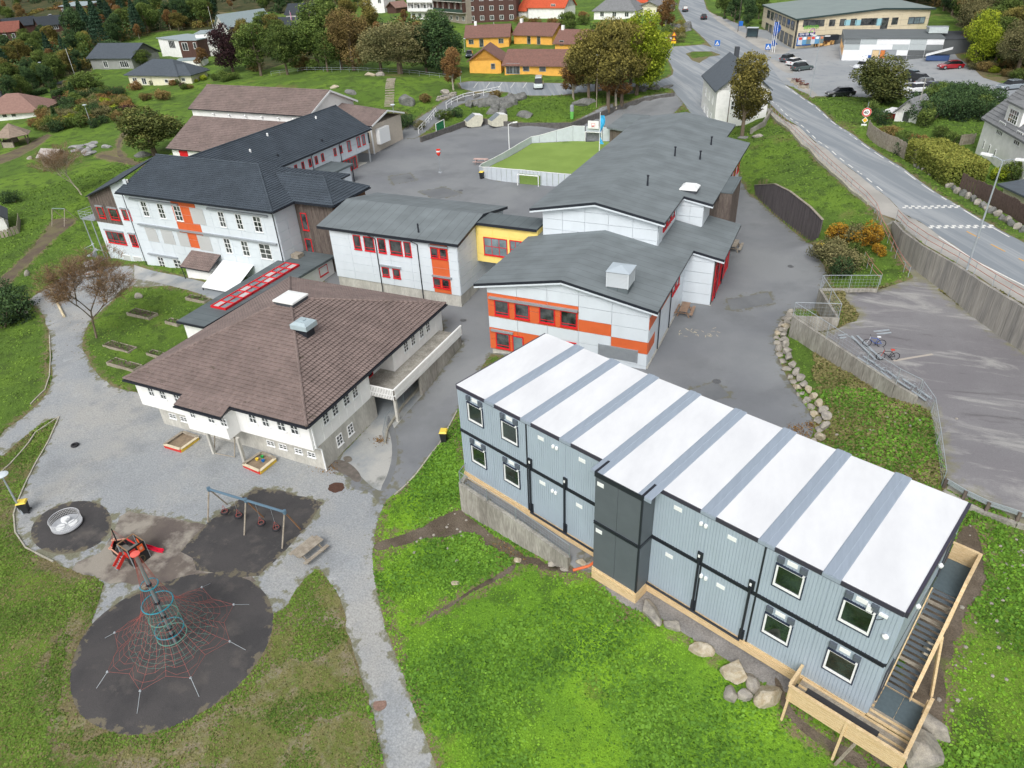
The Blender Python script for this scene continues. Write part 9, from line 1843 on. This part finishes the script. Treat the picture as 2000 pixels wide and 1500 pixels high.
fill(['bush_g','bush_d','bush_o','bush_r','bush_b','bush_w','bush_l','bush_p'],[(100,225),(125,195),(175,195),(240,195),(262,215),(235,240),(150,250),(95,262)],60,'shrub in the planted border beside the left lawn lamp','shrubs in the left gardens','bush','bush',.8,1.4,3,1.3)
fill(['bush_g','bush_d','bush_g'],[(50,205),(105,205),(135,190),(215,180),(215,186),(140,200),(60,215)],16,'hedge shrub along the garden path at upper left','hedge shrubs at upper left','bush','bush',.8,1.1,4,1.4)
fill(['bush_r','bush_g','bush_l','bush_b'],[(345,165),(385,155),(450,150),(455,160),(400,172),(350,180)],12,'shrub in the flower bed beside the gymnasium roof','flower bed shrubs','bush','bush',.5,.9,5,1.2)
fill(['oak2','darkt','olive','rustt','darkt','oak2','spruce'],[(0,215),(0,120),(60,100),(180,95),(175,140),(110,175),(40,205)],55,'tree in the wood below the far left houses','trees in the wood at upper left',smin=.45,smax=.8,seed=6,mind=3.4)
fill(['spruce','darkt','oak2','spruce','rustt'],[(140,98),(150,45),(300,20),(420,8),(420,55),(320,60),(250,90),(200,95)],72,'tree in the wood behind the modern white house','trees in the conifer wood',smin=.6,smax=1.05,seed=7,mind=3.8)
fill(['oak2','darkt','rustt','spruce','oak2'],[(420,20),(520,5),(700,0),(700,40),(640,50),(600,30),(500,30)],20,'tree in the wood along the top edge','trees along the top edge',smin=.6,smax=.9,seed=8,mind=6)
fill(['oak2','rustt','brownt','bush_r','bush_b'],[(0,60),(0,5),(80,0),(90,22),(20,48)],12,'scrubby tree on the hillside above the far left road','scrub on the far left hillside',smin=.4,smax=.7,seed=9,mind=5)
fill(['bush_r','bush_b','rustt','bush_r'],[(175,25),(190,0),(300,0),(300,18),(230,35)],26,'heath shrub on the far slope beside the dark house','rusty scrub on the far slope',smin=.9,smax=1.6,seed=10,mind=4,cat='bush',name='bush')
fill(['oak2','olive','rustt','bush_g'],[(460,100),(515,80),(600,60),(700,40),(820,45),(860,70),(880,130),(760,120),(640,115),(560,125),(470,120)],28,'tree in the belt of trees behind the mound ridge','belt of trees behind the mound',smin=.6,smax=.95,seed=11,mind=4.5)
fill(['bush_g','bush_o','bush_w','bush_l','rustt'],[(1250,100),(1295,60),(1330,50),(1345,70),(1330,88),(1290,92),(1240,140),(1225,160)],22,'shrub on the rocky bank above the side road','shrubs on the rocky bank',cat='bush',name='bush',smin=.8,smax=1.4,seed=12,mind=2)
fill(['oak2','darkt','bush_g','bush_d'],[(1400,22),(1480,10),(1490,55),(1455,55),(1410,35)],18,'small tree between road and shop','greenery left of the shop',smin=.4,smax=.65,seed=13,mind=3)
fill(['bush_g','bush_r','bush_o'],[(1100,40),(1160,20),(1160,55),(1100,60),(1005,35),(1020,60)],14,'garden shrub between the white houses at the top','garden shrubs at the top',cat='bush',name='bush',smin=1,smax=1.8,seed=14,mind=3)
fill(['darkt','oak2','darkt','brownt'],[(1640,-8),(1840,20),(1880,60),(2010,60),(2010,-15),(1700,-20)],40,'dense tree on the wooded hill behind the shop','trees on the hill behind the shop',smin=.7,smax=1.0,seed=15,mind=4.5)
fill(['brownt','oak2','olive','willowt'],[(1905,110),(1900,60),(1960,50),(2040,60),(2040,150),(1985,148),(1940,130)],22,'tree on the steep bank right of the parking','trees on the right bank',smin=.6,smax=.85,seed=16,mind=3.6)
fill(['bush_g','bush_l','bush_b','bush_w'],[(1880,125),(1920,118),(1990,140),(1990,160),(1930,148)],12,'low shrub on the stony edge of the parking','shrubs at the parking edge',cat='bush',name='bush',smin=.7,smax=1.1,seed=17,mind=2)
fill(['bush_d','bush_g','bush_d'],[(1790,240),(1800,205),(1850,185),(1900,200),(1940,205),(1920,232),(1860,228)],34,'hedge bush between the shed and the right white house','hedge right of the shed',cat='bush',name='bush',smin=1.1,smax=1.5,seed=18,mind=1.6)
fill(['bush_g','bush_b','bush_w','bush_o','bush_r'],[(70,250),(82,215),(110,222),(118,245),(95,270)],16,'bush beside the cream bungalow and the gazebo','bushes by the gazebo','bush','bush',.8,1.3,41,1.5)
fill(['bush_g','bush_d','bush_o','bush_p','bush_r','bush_w'],[(120,195),(135,176),(200,176),(250,185),(245,198),(180,196)],26,'bush in the garden below the flagpole','bushes below the flagpole','bush','bush',.7,1.2,42,1.5)
for key,px,s_,l in[('oak2',(176,182),(176,138,64),'olive green garden tree beside the tall flagpole'),('olive',(150,178),(150,148,34),'small olive garden tree left of the flagpole'),('oak2',(285,128),(285,96,36),'tree between grey house and modern house'),('rustt',(395,130),(395,92,26),'small yellowish tree in front of the modern house'),('darkt',(225,112),(225,76,40),'dark tree behind the grey house'),('oak2',(640,140),(640,60,60),'green tree beside the weeping brown tree'),('willowt',(745,140),(745,52,80),'grey-brown tree between the two wide ones'),('darkt',(833,142),(838,50,60),'dark tree behind the spreading one'),('bush_b',(500,140),1.4,'brown bush by the tree trunks on the ridge')]:plant(key,px,l,s_)
def hedge(label,px,w,h,lf,n):
 P=[G(*p)for p in px];t=thing('hedge',label,'hedge',P[0]);pts_=[];T=[]
 segs=list(zip(P[:-1],P[1:]));tot=sum(np.linalg.norm(c_-a_)for a_,c_ in segs)
 for a_,c_ in segs:
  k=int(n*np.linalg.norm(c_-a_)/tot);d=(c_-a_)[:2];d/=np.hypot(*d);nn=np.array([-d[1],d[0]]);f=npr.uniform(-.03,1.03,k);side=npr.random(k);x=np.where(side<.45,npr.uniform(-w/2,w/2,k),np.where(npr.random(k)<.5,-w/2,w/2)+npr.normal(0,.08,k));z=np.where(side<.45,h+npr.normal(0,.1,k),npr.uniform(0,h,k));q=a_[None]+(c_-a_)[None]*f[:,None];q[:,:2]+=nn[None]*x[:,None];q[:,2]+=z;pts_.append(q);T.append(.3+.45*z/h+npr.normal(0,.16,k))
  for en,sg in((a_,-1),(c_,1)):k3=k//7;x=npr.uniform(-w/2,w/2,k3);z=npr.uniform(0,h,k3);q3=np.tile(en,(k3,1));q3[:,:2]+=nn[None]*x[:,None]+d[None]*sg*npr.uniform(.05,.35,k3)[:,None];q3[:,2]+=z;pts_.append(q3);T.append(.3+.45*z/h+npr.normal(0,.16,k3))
  b=MB();b.beam(a_*.88+c_*.12+(0,0,h*.4),c_*.88+a_*.12+(0,0,h*.4),w*.6,h*.75);b.build('hedge_core',mat('hedge_core',(40,48,24),.95),t)
 quadcloud(np.concatenate(pts_)-np.array(origin(t)),npr.uniform(.07,.15,sum(map(len,pts_))),np.concatenate(T),'leaves',LEAF[lf],t)
hedge('large clipped golden-green hedge beside the road verge',[(1800,312),(1835,332),(1880,362)],4.0,2.4,'hedge',22000)
hedge('dark clipped hedge in the far left garden',[(58,190),(90,182)],1.5,1.3,'dark',2500);hedge('dark clipped hedge beside the garden path',[(108,192),(138,182)],1.8,1.6,'dark',3000);hedge('low green hedge at the back of the little shed',[(1800,248),(1810,240)],1.5,1.8,'green',1500)
def bare(label,base,top,wpx,seed,leafn,m=None,lf='rust',tw=5,lean=0):
 q=G(*base);h=hat(q,*top)-q[2];R_=wpx/FPX*np.linalg.norm(q-C0)/2;t=thing('bare_tree',label,'tree',q);r=random.Random(seed);segs=[];tips=[]
 def grow(p,d,L,rad,lv):
  pts_=[p];dd=d
  for _ in range(2):dd=(dd+Vector((r.gauss(0,.14),r.gauss(0,.14),r.gauss(.03,.07)))).normalized();pts_.append(pts_[-1]+dd*L/2)
  segs.append((pts_,rad,lv))
  if lv>=5:tips.append((pts_[-1],dd));return
  if lv>=3:tips.append((pts_[1],dd))
  for k in range(4 if lv in(0,1,2)else 3):
   a=r.uniform(0,6.28);sp=r.uniform(.3,.85)if lv else r.uniform(.35,.75);side=Vector((math.cos(a),math.sin(a),0));nd=(dd*math.cos(sp)+side*math.sin(sp)).normalized();grow(pts_[-1]if k>1 else pts_[1]*.5+pts_[2]*.5,nd,L*r.uniform(.66,.86),rad*.56,lv+1)
 grow(Vector((0,0,-.2)),Vector((lean,0,1)).normalized(),2.4,.13,0)
 T_=np.array([tuple(p)for p,_ in tips]);kx=R_/np.percentile(np.hypot(T_[:,0],T_[:,1]),97);kz=h/T_[:,2].max();sc=lambda v:(v[0]*kx,v[1]*kx,v[2]*kz);b=MB();b2=MB()
 for pts_,rad,lv in segs:b.tube([sc(x)for x in pts_],[rad,rad*.8,rad*.6],6 if lv<2 else 3,cap=False)
 b.build('branches',m or BARK,t,local=True)
 for p,d in tips:
  for k in range(tw):e=(d+Vector((r.gauss(0,.6),r.gauss(0,.6),r.gauss(.1,.5)))).normalized()*r.uniform(.35,.8);p0=Vector(sc(p));b2.tube([tuple(p0),tuple(p0+e)],[.012,.005],3,cap=False)
 b2.build('twigs',mat('twig_brown',(138,116,92),.95,noise=.2),t,local=True,kind='stuff')
 idx=npr.integers(0,len(T_),leafn);Q=T_[idx]*np.array([kx,kx,kz])+npr.normal(0,.3,(leafn,3));quadcloud(Q,npr.uniform(.025,.055,leafn),npr.uniform(.1,.9,leafn),'leaves',LEAF[lf],t)
bare('large bare tree with brown twigs beside the gravel path',(188,660),(175,490),150,3,10000,lf='rustd',tw=9);bare('bare brownish birch with white trunk on the left lawn',(160,381),(138,280),95,5,5200,BIRCH,lf='rustd',lean=.06)
bare('leafless light tree left of the bank group',(1121,195),(1110,108),60,9,600,mat('grey_bark',(150,138,126),.9),tw=2)
gm_=np.isin(zname,('grass_ground','worn_grass','lush_slope'));Fg=TF[gm_];tri=TV3[Fg];ar=np.abs(np.cross(tri[:,1]-tri[:,0],tri[:,2]-tri[:,0]))[:,2]/2;cn=tri.mean(1);dist=np.linalg.norm(cn-C0,axis=1)
v=(cn-C0)@AX.T;px_,py_=1000+FPX*v[:,0]/v[:,2],750+FPX*v[:,1]/v[:,2];vis=(v[:,2]>1)&(px_>-120)&(px_<2120)&(py_>-60)&(py_<1620)
def scatter(n,mask,size,lf,name,label,tint,up=.5,lift=.5,clump=0):
 w=ar*mask;
 if w.sum()<=0:return
 k=npr.choice(len(w),n,p=w/w.sum());u=npr.random((n,2));u=np.where(u.sum(1,keepdims=True)>1,1-u,u);T3=tri[k];P=T3[:,0]+(T3[:,1]-T3[:,0])*u[:,:1]+(T3[:,2]-T3[:,0])*u[:,1:]
 S=npr.uniform(size*.6,size*1.4,n)*(1+dist[k]/90)
 big=np.sin(P[:,0]*.9+np.sin(P[:,1]*.7)*1.5)*np.cos(P[:,1]*.8+np.sin(P[:,0]*.5));P[:,2]+=S*lift*npr.uniform(.2,1,n)*(1+.5*np.clip(big,-1,1))
 nr=np.tile([0,0,1.],(n,1));quadcloud(P,S,tint+.2*big+npr.normal(0,.12,n),name,LEAF[lf],None,nrm=nr,tiltk=up,kind='stuff',label=label,cat='grass')
right=(px_>720)&(py_>760);left=(px_<=720)&(py_>760)
near=vis&(dist<75)
def patch(c,f,lo,hi,s_=0):n_=np.sin(c[:,0]*f+2.1*np.sin(c[:,1]*f*.7+s_)+s_)+np.cos(c[:,1]*f*1.1+1.7*np.sin(c[:,0]*f*.6+1+s_));return np.clip((n_/4+.5-lo)/(hi-lo),.04,1)
scatter(62000,(near&right)*patch(cn,.55,.3,.62),.06,'weed','meadow_weeds','leafy green weeds in patches on the slope below the modular classrooms',.5,.4,.9)
scatter(60000,near&right,.042,'lime2','slope_grass','bright short grass on the slope beside the path',.5,.3,.5)
scatter(46000,(near&left)*patch(cn,.8,.3,.6,2),.042,'lawn','lawn_grass','short worn grass on the lawn round the playground',.45,.35,.5);scatter(30000,near&left,.036,'dry','dry_grass','dry yellowish grass on the lawn round the playground',.4,.35,.4)
scatter(80000,vis&~near&(dist<150)|(vis&(dist<80)&(py_<=760)),.05,'grass','bank_grass','green grass on the banks and lawns round the school',.45,.3,.5)
scatter(16000,vis&(px_>1590)&(py_<960)&(dist<90)&(py_>560),.06,'dry','rough_grass','dry rough grass on the bank behind the modular classrooms',.4,.45,.6)
wl_m=zname=='worn_lawn';tri=TV3[TF[wl_m]];cn2=tri.mean(1);ar=np.abs(np.cross(tri[:,1]-tri[:,0],tri[:,2]-tri[:,0]))[:,2]/2;dist=np.linalg.norm(cn2-C0,axis=1)
scatter(9000,patch(cn2,1.1,.45,.7,3),.042,'lawn','thin_grass','thin green tufts on the worn ground beside the path',.45,.5,.5);scatter(6000,np.ones(len(ar)),.035,'dry','thin_dry_grass','thin dry tufts on the worn ground beside the path',.4,.5,.5)
def litter(name,label,spots,n,lf,s_):
 Q=np.array([G(x+npr.normal(0,w_),y+npr.normal(0,w_*.5))for x,y,w_ in spots for _ in range(n)]);Q[:,2]+=.03;quadcloud(Q,npr.uniform(s_*.5,s_,len(Q)),npr.uniform(0,1,len(Q)),name,LEAF[lf],kind='stuff',nrm=np.tile([0,0,1.],(len(Q),1)),tiltk=.3,label=label,cat='leaves')
litter('fallen_leaves','brown fallen leaves blown against the walls and under the trees',[(1568,850,14),(1555,838,10),(1585,830,8),(180,640,40),(160,560,50),(1150,215,40),(1200,215,30),(745,860,8),(300,300,30),(1450,262,18),(640,915,12),(1000,1075,30)],160,'rust',.07)
def wood(label,polypx,n,lf,seed,hmin=2,hmax=7,per=150):
 r=np.random.default_rng(seed);P=np.array(polypx,float);C_=[];k=0
 while len(C_)<n and k<n*20:
  k+=1;x,y=r.uniform(P[:,0].min(),P[:,0].max()),r.uniform(P[:,1].min(),P[:,1].max())
  if inside(np.array([[x,y]]),P)[0]:C_.append(G(x,y))
 C_=np.array(C_);m=len(C_);R_=r.uniform(1.6,3.4,m);H_=r.uniform(hmin,hmax,m);i=np.repeat(np.arange(m),per);d=r.normal(size=(m*per,3));d/=np.linalg.norm(d,axis=1)[:,None];d[:,2]=np.abs(d[:,2]);rr=(.6+.4*r.random(m*per))[:,None]
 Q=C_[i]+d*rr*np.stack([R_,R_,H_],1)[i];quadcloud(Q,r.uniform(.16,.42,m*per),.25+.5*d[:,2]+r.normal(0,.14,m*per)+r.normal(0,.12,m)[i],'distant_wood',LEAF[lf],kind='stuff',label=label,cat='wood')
WA=[(-60,200),(0,190),(60,170),(110,145),(175,135),(180,92),(250,80),(315,58),(420,55),(425,22),(420,5),(140,40),(130,90),(60,95),(-60,110)]
wood('dark green undergrowth of the wood at upper left',WA,130,'dark',1);wood('olive undergrowth of the wood at upper left',WA,90,'olive',2);wood('rusty autumn undergrowth of the wood at upper left',WA,45,'rust',3)
WB=[(440,22),(520,18),(640,40),(720,45),(840,50),(866,80),(868,118),(760,112),(640,108),(545,120),(500,100),(560,80),(600,45),(500,25)]
wood('dark undergrowth of the tree belt behind the mound',WB,50,'dark',4,2,5);wood('olive undergrowth of the tree belt behind the mound',WB,30,'olive',5,2,5)
WC=[(1650,-12),(1850,18),(1885,55),(1905,110),(1950,132),(2010,150),(2090,150),(2090,-30)]
wood('dark undergrowth of the wooded hill behind the shop',WC,90,'green',6);wood('brown undergrowth of the wooded hill behind the shop',WC,60,'brown',7,2,5)
WD=[(-60,70),(0,50),(80,18),(170,0),(300,-5),(320,20),(230,40),(180,20),(90,20),(0,60)]
wood('rusty heath on the far left hillside',WD,60,'rust',8,.6,1.6);wood('olive scrub on the far left hillside',WD,50,'olive',9,.8,2.5)
wood('dark trees beyond the top edge',[(-100,-6),(1100,-14),(1100,3),(-100,8)],120,'dark',10,4,9)
